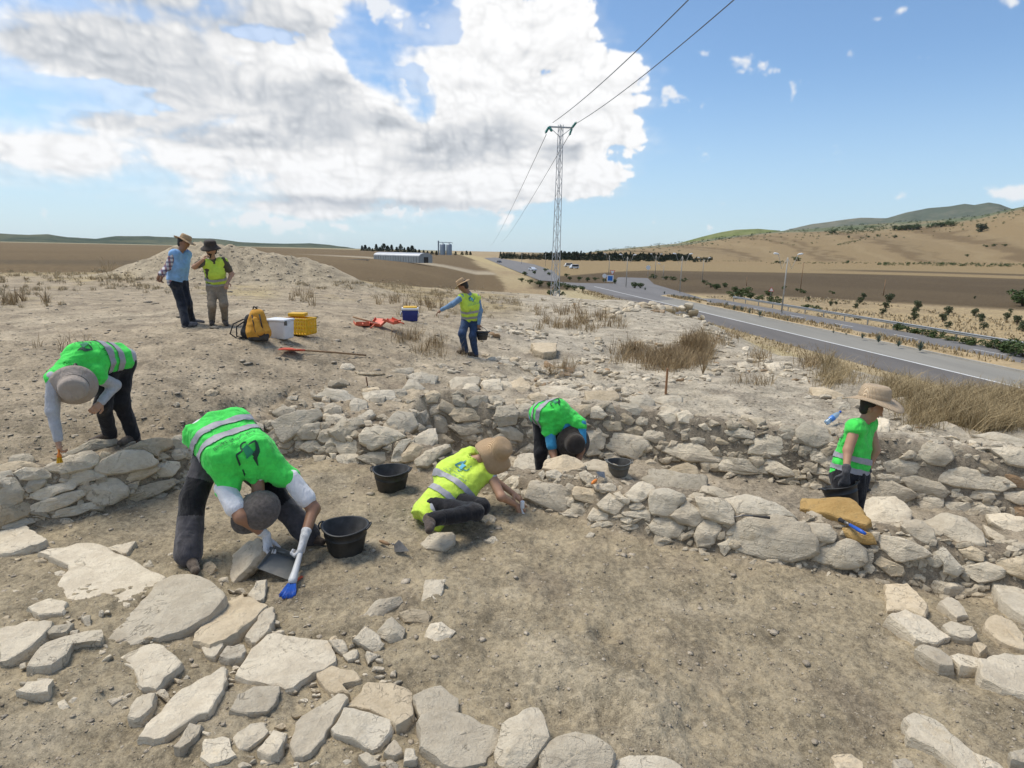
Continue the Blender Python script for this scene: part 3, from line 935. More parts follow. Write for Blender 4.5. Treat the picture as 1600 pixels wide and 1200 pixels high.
        [39,762,50,750,68,746,71,755,58,766,42,770],
        [0,742,20,739,35,765,35,780,15,788,0,792],
        [52,790,100,772,132,766,132,774,105,790,75,800,50,800],
        [0,785,32,781,48,792,42,805,0,822],
        [88,799,130,788,150,785,150,792,120,805,82,809],
        [195,782,212,765,240,755,270,750,268,762,242,775,212,785],
        [198,758,218,751,215,759,200,761],
        [105,708,150,692,180,689,185,695,140,708,108,712],
        [10,818,49,810,52,817,21,829,0,825],
    ],
    'bank': [
        [320,614,330,609,342,612,335,620,325,620],
        [271,632,278,629,282,632,275,636],
        [1041,614,1065,612,1074,616,1070,619,1050,618],
        [1269,608,1294,610,1316,618,1312,624,1275,622],
        [1303,632,1325,630,1328,640,1309,641],
        [1377,626,1409,624,1419,637,1388,638],
        [1153,568,1166,566,1175,580,1156,582],
        [1195,569,1216,568,1222,582,1206,583],
        [531,578,535,570,548,569,554,575,545,579],
        [556,581,572,582,600,584,580,586,560,585],
        [609,582,620,579,644,575,644,582,635,586],
        [452,620,465,619,462,625,448,625],
    ],
}
def stone_material(name, c_hi, c_lo, c_st, per_island=False):
    m, nt, b = principled(name)
    tc = N(nt, 'ShaderNodeTexCoord').outputs['Object']
    rnd = N(nt, 'ShaderNodeNewGeometry').outputs['Random Per Island'] if per_island else N(nt, 'ShaderNodeObjectInfo').outputs['Random']
    off = N(nt, 'ShaderNodeCombineXYZ'); nt.links.new(M(nt, 'MULTIPLY', rnd, 37.0), off.inputs[0]); nt.links.new(M(nt, 'MULTIPLY', rnd, 91.0), off.inputs[2])
    v = VM(nt, 'ADD', tc, off.outputs[0])
    n1, n2, n3 = noise(nt, v, 3.2, 8, .62, .3), noise(nt, v, 17, 8, .68), noise(nt, v, 75, 5, .7)
    lay = noise(nt, VM(nt, 'MULTIPLY', v, (2.0, 2.0, 22.0)), 1.6, 6, .6, .4)
    f = M(nt, 'ADD', M(nt, 'MULTIPLY', n1, .55), M(nt, 'ADD', M(nt, 'MULTIPLY', n2, .35), M(nt, 'MULTIPLY', n3, .22)))
    col = mix(nt, smooth(nt, f, .44, .66), (*c_lo, 1), (*c_hi, 1))
    col = mix(nt, M(nt, 'MULTIPLY', smooth(nt, M(nt, 'ADD', n1, M(nt, 'MULTIPLY', n2, .4)), .76, .96), .55), col, (*c_st, 1))
    col = mix(nt, M(nt, 'MULTIPLY', smooth(nt, n3, .60, .74), .35), col, (.24, .195, .14, 1))
    col = mix(nt, M(nt, 'MULTIPLY', smooth(nt, lay, .60, .72), .30), col, (.28, .225, .16, 1))
    crk = M(nt, 'ABSOLUTE', M(nt, 'SUBTRACT', noise(nt, v, 5.5, 4, .55, .6), .5)); crack = M(nt, 'MULTIPLY', smooth(nt, crk, .009, .001), smooth(nt, n1, .46, .56))
    if not per_island:
        col = mix(nt, M(nt, 'MULTIPLY', crack, .5), col, (.20, .16, .11, 1))
        so = N(nt, 'ShaderNodeAttribute', attribute_name='soil').outputs['Fac']
        sf = smooth(nt, M(nt, 'ADD', so, M(nt, 'ADD', M(nt, 'MULTIPLY', M(nt, 'SUBTRACT', n2, .5), 1.0), M(nt, 'MULTIPLY', M(nt, 'SUBTRACT', n1, .5), .9))), .56, .86)
        col = mix(nt, M(nt, 'MULTIPLY', sf, .9), col, (.285, .232, .160, 1))
    tone = N(nt, 'ShaderNodeMapRange'); setin(nt, tone, 0, rnd); tone.inputs[3].default_value = .74; tone.inputs[4].default_value = 1.12
    nt.links.new(VM(nt, 'SCALE', col, None, tone.outputs[0]), b.inputs['Base Color'])
    b.inputs['Roughness'].default_value = .9; b.inputs['Specular IOR Level'].default_value = .25
    bump(nt, b, M(nt, 'SUBTRACT', M(nt, 'ADD', M(nt, 'ADD', M(nt, 'MULTIPLY', n2, 1.1), M(nt, 'MULTIPLY', n3, .5)), M(nt, 'MULTIPLY', lay, .7)), M(nt, 'MULTIPLY', crack, .25)), 1.0, .020)
    return m
m_stone = stone_material('pale_limestone', (.72, .635, .49), (.56, .48, .36), (.46, .355, .215))
m_rubble = stone_material('pale_limestone_rubble', (.60, .52, .395), (.44, .37, .265), (.36, .275, .17), True)
m_stone_tan = stone_material('tan_limestone', (.66, .55, .39), (.50, .405, .275), (.40, .29, .16))
m_stone_grey = stone_material('grey_limestone', (.62, .555, .44), (.47, .41, .31), (.33, .265, .185))
def pick(): r = random.random(); return m_stone if r < .62 else (m_stone_tan if r < .80 else m_stone_grey)
m_ochre = stone_material('ochre_sandstone', (.50, .33, .13), (.40, .25, .09), (.46, .36, .22))
m_rust = stone_material('rusty_limestone', (.46, .34, .22), (.38, .24, .13), (.42, .36, .27))

def resample(P, n):
    Q = np.vstack([P, P[:1]]); L = np.linalg.norm(np.diff(Q, axis=0), axis=1); c = np.concatenate([[0], np.cumsum(L)])
    t = np.arange(n) / n * c[-1]
    return np.stack([np.interp(t, c, Q[:, i]) for i in (0, 1)], -1)

def outline_solid(xy, o, u, v, n, depth, rise, kind, seed, M_=None, sharp=.6):
    """closed stone from a 2-D outline (metres) in the plane (o, u, v) with outward normal n: rough faces, broken edges, real depth"""
    rng = np.random.default_rng(seed)
    ext = np.linalg.norm(xy.max(0) - xy.min(0))
    M_ = M_ or int(np.clip(ext / .022, 14, 40))
    P = resample(xy, M_)
    c = P.mean(0)
    D = P - c
    jit = rng.standard_normal(M_); jit = .6 * jit + .4 * np.roll(jit, 1); jit = jit - 2.2 * (rng.random(M_) < .06)
    P = c + D * (1 + .038 * jit[:, None])
    if kind == 'flat':   rings = [(.96, -depth), (1.0, -.03), (.97, .35), (.85, .75), (.62, .95), (.36, 1.0), (.16, 1.0)]
    elif kind == 'slab': rings = [(.92, -depth), (1.01, -.75 * depth), (1.0, -.012), (.972, .55), (.92, .85), (.72, .98), (.46, 1.0), (.2, 1.0)]
    else:                rings = [(.86, -depth), (1.0, -.5 * rise), (1.0, .12), (.972, .58), (.915, .84), (.76, .95), (.48, 1.0), (.2, 1.0)]
    pl = []
    for _ in range(3 if kind in ('flat', 'slab') else 4):
        a = rng.uniform(0, math.tau); k = rng.uniform(.25, .8) if kind == 'rock' else rng.uniform(.0, .12)
        pl.append((math.cos(a) * k * rise / ext * 2.6, math.sin(a) * k * rise / ext * 2.6, rng.uniform(.62, 1.0) * rise))
    if kind == 'rock':          # an arris along the stone between its upper and its front face
        vc = rng.uniform(-.10, .22) * ext * .5
        pl.append((rng.uniform(-.1, .1) * rise / ext, -2.2 * rise / ext, rise * 1.0 + 2.2 * rise / ext * vc)); pl.append((0, 2.6 * rise / ext, rise * 1.0 - 2.6 * rise / ext * vc))
    V = []
    for i, (t, h) in enumerate(rings):
        Q = c + (P - c) * t
        if i == 0: hh = np.full(M_, h)
        else:
            top = np.full(M_, rise)
            for a_, b_, c_ in pl: top = np.minimum(top, c_ + (Q - c) @ np.array([a_, b_]))
            hh = (h * np.maximum(top, .25 * rise)) if h > 0 else np.full(M_, h if h <= -.02 else h)
            if h < 0 and kind != 'rock': hh = np.full(M_, h)
        W = o + np.outer(Q[:, 0], u) + np.outer(Q[:, 1], v) + np.outer(hh, n)
        V.append(W)
    ctr = np.array([c]); top = rise
    for a_, b_, c_ in pl: top = min(top, c_)
    V = np.vstack(V + [o + ctr[0, 0] * u + ctr[0, 1] * v + top * n])
    am = min(.012, .05 * ext)
    nz = vnoise3(V, 9 / max(ext, .12) * .6, seed % 13) * am * .9 + vnoise3(V, 30 / max(ext, .2), seed % 17) * am * .6
    nz2 = vnoise3(V, 14 / max(ext, .2), seed % 11 + 20) * am
    V = V + np.outer(nz, n) + np.outer(nz2, u)
    F = []
    nr_ = len(rings)
    for i in range(nr_ - 1):
        for k in range(M_):
            k2 = (k + 1) % M_
            F.append((i * M_ + k, i * M_ + k2, (i + 1) * M_ + k2, (i + 1) * M_ + k))
    e = (nr_ - 1) * M_; q = nr_ * M_
    for k in range(M_): F.append((e + k, e + (k + 1) % M_, q))
    F.append(tuple(range(M_ - 1, -1, -1)))
    return V, F

def frame(n):
    n = n / np.linalg.norm(n)
    u = np.cross([0, 1, 0.3], n); u = np.cross(n, np.cross(u, n)); u /= np.linalg.norm(u)
    u = np.array([1, 0, 0]) - n * n[0]; u /= np.linalg.norm(u)
    return u, np.cross(n, u), n

def to_plane(pts, p, n):
    d = rays(pts)
    t = ((p - CAM) @ n) / (d @ n)
    return CAM + d * t[:, None]

def shade(o, ang=.75):
    o.data.polygons.foreach_set('use_smooth', [True] * len(o.data.polygons))
    try: o.data.set_sharp_from_angle(angle=ang)
    except Exception: pass
    return o

def soil(o, kind, M_=None):
    """how deep in the earth each ring of the stone sits: the buried and lowest parts carry soil"""
    n = len(o.data.vertices); nr_ = 8 if kind != 'flat' else 7; m = (n - 1) // nr_
    w = np.repeat(np.array(([1.0, .95, .42, .25, .12, .05, 0, 0] if kind == 'slab' else [1.0, .75, .40, .15, .0, 0, 0, 0])[:nr_]), m); w = np.append(w, 0)
    a = o.data.attributes.new('soil', 'FLOAT', 'POINT'); a.data.foreach_set('value', w.astype(np.float32))
COVER = np.zeros((700, 1000), bool)          # where traced stones already stand (half-resolution, offset 200 px)
def mark(pts):
    p = np.array(pts, float)
    x0, x1 = int(p[:, 0].min()), int(p[:, 0].max()) + 1; y0, y1 = int(p[:, 1].min()), int(p[:, 1].max()) + 1
    xs, ys = np.meshgrid(np.arange(x0, x1 + 1, 2), np.arange(y0, y1 + 1, 2)); ins = np.zeros(xs.shape, bool)
    for i in range(len(p)):
        (xa, ya), (xb, yb) = p[i], p[i - 1]
        if ya == yb: continue
        ins ^= ((ys < ya) != (ys < yb)) & (xs < (xb - xa) * (ys - ya) / (yb - ya) + xa)
    iy, ix = np.clip((ys[ins] / 2).astype(int), 0, 699), np.clip((xs[ins] / 2 + 100).astype(int), 0, 999)
    COVER[iy, ix] = True

def traced(key, parent, name, mat, kind, lift=.0, rise=.05, depth=.12, label=None, smooth_ang=.38):
    objs = []
    polys = [np.array(p, float).reshape(-1, 2) for p in STONES[key]]
    cen = np.array([p.mean(0) for p in polys])
    hit = raymarch(cen, lift=lift)
    nrm = normal_at(hit)
    for i, p in enumerate(polys):
        d = ray(*cen[i]); k = kind
        if kind in ('slab', 'flat'):
            t = RNG.uniform(-.11, .11, 2)
            n = np.array([t[0], t[1] - .03, 1.0])
        elif kind == 'lean': n = np.array([-.55, -.35, .75]); k = 'slab'
        else: n = nrm[i] * .75 - d * .75 + np.array([0, 0, .22])
        n = n / np.linalg.norm(n)
        W = to_plane(p, hit[i], n)
        u, v, n = frame(n)
        xy = np.stack([(W - hit[i]) @ u, (W - hit[i]) @ v], -1)
        xy = xy * ((1.22 if key in ('back', 'pile') else 1.16) if k == 'rock' else 1.06)
        ext = np.linalg.norm(xy.max(0) - xy.min(0)); mn = min(np.ptp(xy[:, 0]), np.ptp(xy[:, 1]))
        rs_ = rise if k != 'rock' else min(.10, mn * .30)
        V, F = outline_solid(xy, hit[i], u, v, n, depth if k != 'rock' else max(.10, min(.28, mn * .9)), rs_, k, int(cen[i, 0] * 7 + cen[i, 1]))
        o = mesh(name, V, F, pick() if mat is m_stone else mat, parent); shade(o, smooth_ang); soil(o, k)
        if label: tag(o, label if isinstance(label, str) else label[i])
        objs.append(o); mark(p)
    return objs

for k_, (x_, y_) in enumerate([(292, 694), (318, 688), (345, 682), (372, 676), (399, 670), (422, 664), (300, 712), (330, 706), (358, 700), (386, 694), (412, 688), (432, 682), (440, 702), (416, 708), (345, 718), (385, 712)]):
    STONES['left'].append([int(q) for j in range(7) for q in (x_ + (13 + 4 * math.sin(k_ * 2.3)) * math.cos(j * .9 + k_), y_ + (8 + 1.5 * math.cos(k_ * 1.7)) * math.sin(j * .9 + k_))])
g0 = lambda x, y: tuple(raymarch([(x, y)])[0])
left_wall = tag(empty('rubble_wall', g0(150, 790)), 'low dry stone wall of long flat slabs under the woman with the beige hat', 'stone wall')
pile = tag(empty('rubble_wall', g0(560, 700)), 'collapsed pale stone wall end heaped up behind the first black bucket, left of the kneeling digger', 'stone wall')
mid_wall = tag(empty('rubble_wall', g0(1100, 860)), 'middle stone wall with two orange stones, crossing from kneeling digger to right edge', 'stone wall')
back_wall = tag(empty('rubble_wall', g0(900, 690)), 'tallest excavated stone wall behind the stooping digger with the dark hat, several courses high', 'stone wall')
footing = tag(empty('wall_footing', g0(400, 1050)), 'large broken pale slabs of a wall footing lying flat along the lower left foreground', 'wall footing')
footing2 = tag(empty('wall_footing', g0(1500, 1050)), 'few pale boulders of a wall footing half buried in the right foreground', 'wall footing')
traced('slab', footing, 'slab', m_stone, 'slab', lift=.038, rise=.025, depth=.18)
traced('flat', footing, 'slab', m_stone, 'slab', lift=.018, rise=.03, depth=.10)
traced('lean', footing, 'slab', m_stone, 'lean', lift=.10, rise=.02, depth=.09)
traced('rock', footing, 'boulder', m_stone, 'rock', lift=.06)
traced('right', footing2, 'boulder', m_stone, 'slab', lift=.04, rise=.05, depth=.16)
traced('left', left_wall, 'stone', m_stone, 'rock', lift=.02)
traced('pile', pile, 'stone', m_stone, 'rock', lift=.03)
traced('mid', mid_wall, 'stone', m_stone, 'rock', lift=.03)
traced('ochre', mid_wall, 'stone', m_ochre, 'rock', lift=.06, label=['big ochre slab lying on the wall', 'small ochre stone under the blue-handled brush'])
traced('back', back_wall, 'stone', m_stone, 'rock', lift=.02)
traced('rust', back_wall, 'stone', m_rust, 'rock', lift=.02)
LOOSE_LABELS = ['pointed pale stone lying on the bare floor nearest the dustpan brush', 'upright lumpy stone alone on the bare floor below the pointed trowel',
    'knobbly bone-shaped stone on the floor above the split pair of stones', 'chipped stone in the floor group touching the pale slabs side', 'split grey-edged stone standing between the chipped and the bone-shaped stones',
    'single rough stone at the right end of the loose floor group', 'broken chip against the corner of the big smooth slab', 'pale stone tucked behind the front foot of the man with the grey cap',
    'half-buried stone block in front of the kneeling digger\'s boots', 'small round stone under the knee of the kneeling digger', 'small pale stone on the floor right below the kneeling digger', 'white pebble-sized stone alone in front of the middle wall']
for o, l in zip(traced('loose', None, 'loose_stone', m_stone, 'rock', lift=.01), LOOSE_LABELS): tag(o, l, 'stone', 'loose stones on the trench floor')
BANK_LABELS = ['white cracked stone lying alone on the brown bank above the grey-cap man', 'small white stone on the brown bank beside the stooping woman\'s trousers', 'flat grey stone beside the rusty stake on the wall top',
    'flat slab on the pale plateau behind the woman in the straw hat', 'small flat stone behind the woman in the straw hat, next to the dry grass', 'flat stone in front of the dry grass right of the straw hat',
    'upright white stone on the plateau edge', 'tilted white stone next to the upright one on the plateau edge', 'whitest rounded stone on the bank below the long shovel', 'thin white slab lying flat beside the thin iron peg',
    'flat stone at the edge of the bank behind the wall corner', 'little white stone on the bank left of the wall corner']
for o, l in zip(traced('bank', None, 'loose_stone', m_stone, 'rock', lift=.02), BANK_LABELS): tag(o, l, 'stone', 'loose stones on the bank')

# small rubble wedged between the traced stones of each wall, one mass per wall
def poly_rock(p, n, size, seed, M_=10, flatness=.6):
    rng = np.random.default_rng(seed)
    u, v, n = frame(n)
    a = np.sort(rng.uniform(0, math.tau, 6) * .35 + np.arange(6) / 6 * math.tau * .65 + rng.uniform(0, 6))
    r = rng.uniform(.7, 1.1, 6)
    xy = np.stack([np.cos(a) * r, np.sin(a) * r * flatness], -1) * size
    return outline_solid(xy, p, u, v, n, size * .9, size * .42, 'rock', seed, M_)
def collect(parts):
    VV, FF, o = [], [], 0
    for V, F in parts:
        VV.append(V); FF += [tuple(i + o for i in f) for f in F]; o += len(V)
    return np.vstack(VV), FF
cand = np.stack([RNG.uniform(-150, 1750, 7500), RNG.uniform(560, 950, 7500)], -1)
free = ~COVER[np.clip((cand[:, 1] / 2).astype(int), 0, 699), np.clip((cand[:, 0] / 2 + 100).astype(int), 0, 999)]
cand = cand[free]
h = raymarch(cand); nn = normal_at(h)
d1 = h[:, 1] - IP(h[:, 0], C1); d2 = h[:, 1] - IP(h[:, 0], CB)
sets = {'m': [], 'b': [], 'l': [], 'p': []}
for i in range(len(cand)):
    x = h[i, 0]
    w = None
    if -.08 < d1[i] < .75: w = 'l' if x < -3.0 else ('p' if x < -.7 else 'm')
    elif -.1 < d2[i] < .55 and x > -1.5: w = 'b'
    elif -2.9 < x < -.9 and .7 < d1[i] < 2.0 and RNG.random() < .6: w = 'p'
    if w is None or RNG.random() < .12: continue
    Z = h[i] @ FWD - CAM @ FWD
    s = float(np.clip(RNG.lognormal(2.05, .42), 3.5, 17)) * Z / F_PX
    n = nn[i] * .8 - ray(*cand[i]) * .5 + np.array([0, 0, .25])
    sets[w].append(poly_rock(h[i] + nn[i] * s * .12, n, s, int(i + 5), 9, RNG.uniform(.5, .95)))
for w, par in (('m', mid_wall), ('b', back_wall), ('l', left_wall), ('p', pile)):
    V, F = collect(sets[w])
    o = mesh('rubble_fill', V, F, m_rubble, par); shade(o, .6); tag(o, kind='stuff')

# medium and small stones between the slabs of the footing, each a stone of its own
q_ = np.stack([RNG.uniform(-40, 660, 900), RNG.uniform(820, 1215, 900)], -1)
q_ = q_[(q_[:, 1] > 845 + .50 * np.maximum(q_[:, 0] - 250, 0)) & (q_[:, 1] < 1010 + .42 * q_[:, 0] + 60)]
q_ = q_[~COVER[np.clip((q_[:, 1] / 2).astype(int), 0, 699), np.clip((q_[:, 0] / 2 + 100).astype(int), 0, 999)]][:190]
H_ = raymarch(q_)
for i in range(len(q_)):
    s_ = float(np.clip(RNG.lognormal(2.0, .55), 3.5, 17)) * ((H_[i] - CAM) @ FWD) / F_PX
    V, F = poly_rock(H_[i] + np.array([0, 0, s_ * .12]), np.array([RNG.uniform(-.3, .3), RNG.uniform(-.5, .1), 1.0]), s_, int(q_[i, 0] * 5 + q_[i, 1]), 12, RNG.uniform(.45, .8))
    soil(shade(mesh('stone', V, F, pick(), footing), .4), 'rock')
# the ruins further back: rows and heaps of fallen stones along old wall lines
def ruin(label, lines, name='ruined_wall', cat='stone wall'):
    t = tag(empty(name, tuple(raymarch([lines[0][0][0]])[0])), label, cat)
    for (pl, cnt, smin, smax, spread) in lines:
        cnt = int(cnt * 1.7)
        pl = np.array(pl, float); L = np.linalg.norm(np.diff(pl, axis=0), axis=1); c = np.concatenate([[0], np.cumsum(L)])
        q = RNG.uniform(0, c[-1], cnt)
        px = np.stack([np.interp(q, c, pl[:, 0]), np.interp(q, c, pl[:, 1])], -1) + RNG.normal(0, 1, (cnt, 2)) * np.array([spread, spread * .45])
        H = raymarch(px); NN = normal_at(H, .25)
        for i in range(cnt):
            Z = (H[i] - CAM) @ FWD
            s = RNG.uniform(smin, smax) * .5 * Z / F_PX
            n = NN[i] * .9 - ray(*px[i]) * .45 + np.array([0, 0, .2])
            V, F = poly_rock(H[i] + np.array([0, 0, s * .15]), n, s, int(px[i, 0] * 13 + px[i, 1] * 3), 11, RNG.uniform(.5, .8))
            o = shade(mesh('stone', V, F, pick() if RNG.random() < .95 else m_rust, t), .4); soil(o, 'rock')
    return t
ruin('row of weathered pale boulders along the plateau edge in front of the roundabout', [([(950, 492), (1010, 480), (1070, 484), (1088, 500)], 30, 12, 26, 6), ([(880, 470), (960, 482)], 16, 6, 14, 5), ([(1085, 500), (1130, 530), (1165, 560)], 18, 7, 16, 6)])
ruin('tumbled stones around the sunken room full of dry weeds', [([(905, 560), (960, 588), (1040, 595), (1100, 592)], 34, 10, 22, 6), ([(1105, 520), (1115, 560), (1110, 585)], 14, 9, 20, 5), ([(990, 538), (1045, 536), (1105, 524)], 14, 9, 20, 4),
     ([(900, 520), (940, 540), (925, 575)], 18, 8, 18, 7), ([(1115, 580), (1175, 578), (1240, 590)], 16, 10, 20, 6)])
ruin('scattered fallen stones beside the walking man with the bucket', [([(755, 525), (800, 515), (850, 530)], 26, 8, 20, 9), ([(760, 560), (830, 575), (880, 590)], 26, 10, 24, 10), ([(690, 575), (740, 590), (800, 598)], 16, 10, 20, 7)])
ruin('low line of weathered stones between the excavated wall and the sunken room', [([(820, 598), (880, 605), (960, 612), (1010, 625)], 34, 12, 30, 7), ([(860, 575), (900, 590)], 10, 12, 26, 7)])
ruin('bleached stones along the right rim above the road', [([(1180, 560), (1240, 580), (1290, 620), (1330, 640)], 24, 9, 22, 9), ([(1380, 650), (1450, 690), (1560, 700)], 18, 12, 30, 8)])
blk = np.array([(832, 537), (836, 546), (850, 551), (868, 549), (870, 537), (850, 535)], float)
STONES['block'] = [[int(c) for q in blk for c in q]]
tag(traced('block', None, 'stone_block', m_stone, 'slab', lift=.16, rise=.02, depth=.3)[0], 'squared pale stone block lying alone beyond the wall, right of the walking man', 'stone block')

# gravel and clods strewn over the whole dig
_ico = bmesh.new(); bmesh.ops.create_icosphere(_ico, subdivisions=1, radius=1.0)
ICO_V = np.array([v.co[:] for v in _ico.verts]); ICO_F = np.array([[v.index for v in f.verts] for f in _ico.faces]); _ico.free()
def strew(name, px, size_px, mat, flat=(.35, .75), sink=.25, smax=.2):
    H = raymarch(px, tmax=70); H[:, 2] += fine_height(H[:, 0], H[:, 1])
    ok = np.linalg.norm(H[:, :2], axis=1) < (31 if 'spoil' in name else 60); H, size_px = H[ok], size_px[ok]
    Z = (H - CAM) @ FWD; s = np.minimum(size_px * .5 * Z / F_PX, smax); n = len(H)
    A = RNG.uniform(0, math.tau, n); fx = RNG.uniform(.65, 1.25, n); fz = RNG.uniform(*flat, n)
    base = ICO_V[None] * (1 + RNG.uniform(-.28, .28, (n, len(ICO_V), 1)))
    base = base * np.stack([fx, np.ones(n), fz], -1)[:, None, :]
    ca, sa = np.cos(A)[:, None], np.sin(A)[:, None]
    X = base[..., 0] * ca - base[..., 1] * sa; Y = base[..., 0] * sa + base[..., 1] * ca
    P = np.stack([X, Y, base[..., 2] + (fz * (1 - sink))[:, None] * .6], -1) * s[:, None, None] + H[:, None, :]
    Fx = (ICO_F[None] + (np.arange(n) * len(ICO_V))[:, None, None]).reshape(-1, 3)
    o = fastmesh(name, P.reshape(-1, 3), Fx, mat); tag(o, kind='stuff')
    return o
def px_rand(n, x0, x1, y0, y1): return np.stack([RNG.uniform(x0, x1, n), RNG.uniform(y0, y1, n)], -1)
m_gravel = stone_material('pale_gravel', (.54, .465, .36), (.40, .335, .25), (.30, .24, .165), True)
m_clod = stone_material('earth_clods', (.36, .295, .215), (.29, .235, .165), (.24, .19, .13), True)
_sz = lambda n, m, s, a, b: np.clip(RNG.lognormal(math.log(m), s, n), a, b)
n = 27000; strew('gravel', np.vstack([px_rand(15000, -250, 1850, 452, 720), px_rand(12000, -250, 1850, 690, 1300)]), _sz(n, 2.5, .60, 1.2, 15), m_gravel, (.12, .30), .5)
n = 9500; strew('earth_clods', np.vstack([px_rand(2500, -250, 1850, 470, 720), px_rand(7000, -250, 1850, 690, 1300)]), _sz(n, 2.7, .45, 1.5, 11), m_clod, (.12, .30), .7)
# spoil heap rubble
n = 900; strew('spoil_rubble', np.vstack([px_rand(700, 180, 540, 385, 455), px_rand(200, 250, 430, 378, 420)]), _sz(n, 2.2, .5, 1.2, 9), m_gravel, (.25, .5), .4)
# ================================================================ people: bodies and clothes as smooth skinned surfaces
def nets(Fv, lo, h):
    """closed surface of the zero level of a sampled distance field (surface nets)"""
    nx, ny, nz = Fv.shape
    s = Fv < 0
    cs = [s[i:nx - 1 + i, j:ny - 1 + j, k:nz - 1 + k] for i in (0, 1) for j in (0, 1) for k in (0, 1)]
    cnt = np.sum(cs, axis=0)
    cell = (cnt > 0) & (cnt < 8)
    ids = np.full(cell.shape, -1, np.int64); ci = np.argwhere(cell); ids[cell] = np.arange(len(ci))
    acc = np.zeros((len(ci), 3)); w = np.zeros(len(ci))
    offs = [(i, j, k) for i in (0, 1) for j in (0, 1) for k in (0, 1)]
    g = {o: Fv[ci[:, 0] + o[0], ci[:, 1] + o[1], ci[:, 2] + o[2]] for o in offs}
    for a in offs:
        for ax in range(3):
            if a[ax]: continue
            b_ = list(a); b_[ax] = 1; b_ = tuple(b_)
            fa, fb = g[a], g[b_]; m = (fa < 0) != (fb < 0)
            t = np.where(m, fa / np.where(m, fa - fb, 1), 0)
            p = np.array(a, float)[None] + np.zeros((len(ci), 3)); p[:, ax] += t
            acc += p * m[:, None]; w += m
    V = lo + (ci + acc / np.maximum(w, 1)[:, None]) * h
    quads = []
    for ax in range(3):
        u, v = (ax + 1) % 3, (ax + 2) % 3
        sl = [slice(1, None)] * 3; sl[ax] = slice(0, None)
        A = s; B = np.roll(s, -1, axis=ax)
        e = A != B
        idx_ = np.argwhere(e)
        ok = (idx_[:, ax] < Fv.shape[ax] - 1) & (idx_[:, u] > 0) & (idx_[:, v] > 0) & (idx_[:, u] < Fv.shape[u] - 1) & (idx_[:, v] < Fv.shape[v] - 1)
        idx_ = idx_[ok]
        q = []
        for du, dv in ((0, 0), (-1, 0), (-1, -1), (0, -1)):
            c = idx_.copy(); c[:, u] += du; c[:, v] += dv
            q.append(ids[c[:, 0], c[:, 1], c[:, 2]])
        q = np.stack(q, -1)
        flip = ~A[idx_[:, 0], idx_[:, 1], idx_[:, 2]]
        q[flip] = q[flip][:, ::-1]
        quads.append(q)
    Q = np.vstack(quads); Q = Q[(Q >= 0).all(1)]
    return V, Q

def smin(a, b, k):
    h_ = np.maximum(k - np.abs(a - b), 0) / k
    return np.minimum(a, b) - h_ * h_ * k * .25

class Body:
    """round cones blended into one field; each cone only touches its own neighbourhood"""
    def __init__(self, h=.012): self.c, self.h = [], h
    def cone(self, a, b, ra, rb=None, k=.03): self.c.append((np.array(a, float), np.array(b, float), ra, rb if rb is not None else ra, k)); return self
    def chain(self, pts, rs, k=.03):
        for i in range(len(pts) - 1): self.cone(pts[i], pts[i + 1], rs[i], rs[i + 1], k)
        return self
    def field(self, pad=.06):
        P = np.array([q for a, b, ra, rb, k in self.c for q in (a - ra, a + ra, b - rb, b + rb)])
        lo, hi = P.min(0) - pad, P.max(0) + pad
        n = np.ceil((hi - lo) / self.h).astype(int) + 1
        Fv = np.full(n, .25, np.float32); h = self.h
        for a, b, ra, rb, k in self.c:
            m = max(ra, rb) + k + .05
            i0 = np.maximum(((np.minimum(a, b) - m - lo) / h).astype(int), 0); i1 = np.minimum(((np.maximum(a, b) + m - lo) / h).astype(int) + 2, n)
            gx = [lo[q] + np.arange(i0[q], i1[q]) * h for q in range(3)]
            X, Y, Z = np.meshgrid(*gx, indexing='ij')
            ab = b - a; L2 = max(ab @ ab, 1e-9)
            t = np.clip(((X - a[0]) * ab[0] + (Y - a[1]) * ab[1] + (Z - a[2]) * ab[2]) / L2, 0, 1)
            d = np.sqrt((X - a[0] - t * ab[0]) ** 2 + (Y - a[1] - t * ab[1]) ** 2 + (Z - a[2] - t * ab[2]) ** 2) - (ra + t * (rb - ra))
            sl = tuple(slice(i0[q], i1[q]) for q in range(3))
            Fv[sl] = smin(Fv[sl], d, k)
        self.lo, self.n, self.F = lo, n, Fv
        return self
    def grid(self):
        g = [self.lo[q] + np.arange(self.n[q]) * self.h for q in range(3)]
        return np.stack(np.meshgrid(*g, indexing='ij'), -1)
    def surf(self): return nets(self.F, self.lo, self.h)

def vnormals(V, Q):
    n = np.zeros_like(V); f = np.cross(V[Q[:, 2]] - V[Q[:, 0]], V[Q[:, 3]] - V[Q[:, 1]])
    for k in range(4): np.add.at(n, Q[:, k], f)
    return n / np.maximum(np.linalg.norm(n, axis=1), 1e-9)[:, None]
def relax(V, Q, it=2):
    for _ in range(it):
        s = np.zeros_like(V); c = np.zeros(len(V))
        for k in range(4):
            for kk in ((k + 1) % 4, (k - 1) % 4):
                np.add.at(s, Q[:, k], V[Q[:, kk]]); np.add.at(c, Q[:, k], 1)
        V = V * .5 + .5 * s / np.maximum(c, 1)[:, None]
    return V
def folds(V, Q, amp, sc, seed, axis=None):
    P = V.copy()
    if axis is not None:                       # folds run across / along a direction: stretch the noise
        a = axis / np.linalg.norm(axis); P = P - np.outer((P @ a), a) * .55
    d = vnoise3(P, sc, seed); d2 = vnoise3(P, sc * 2.3, seed + 3)
    r = (1 - np.abs(d)) ** 2 - .45
    return V + vnormals(V, Q) * ((r * amp + d2 * amp * .4))[:, None]

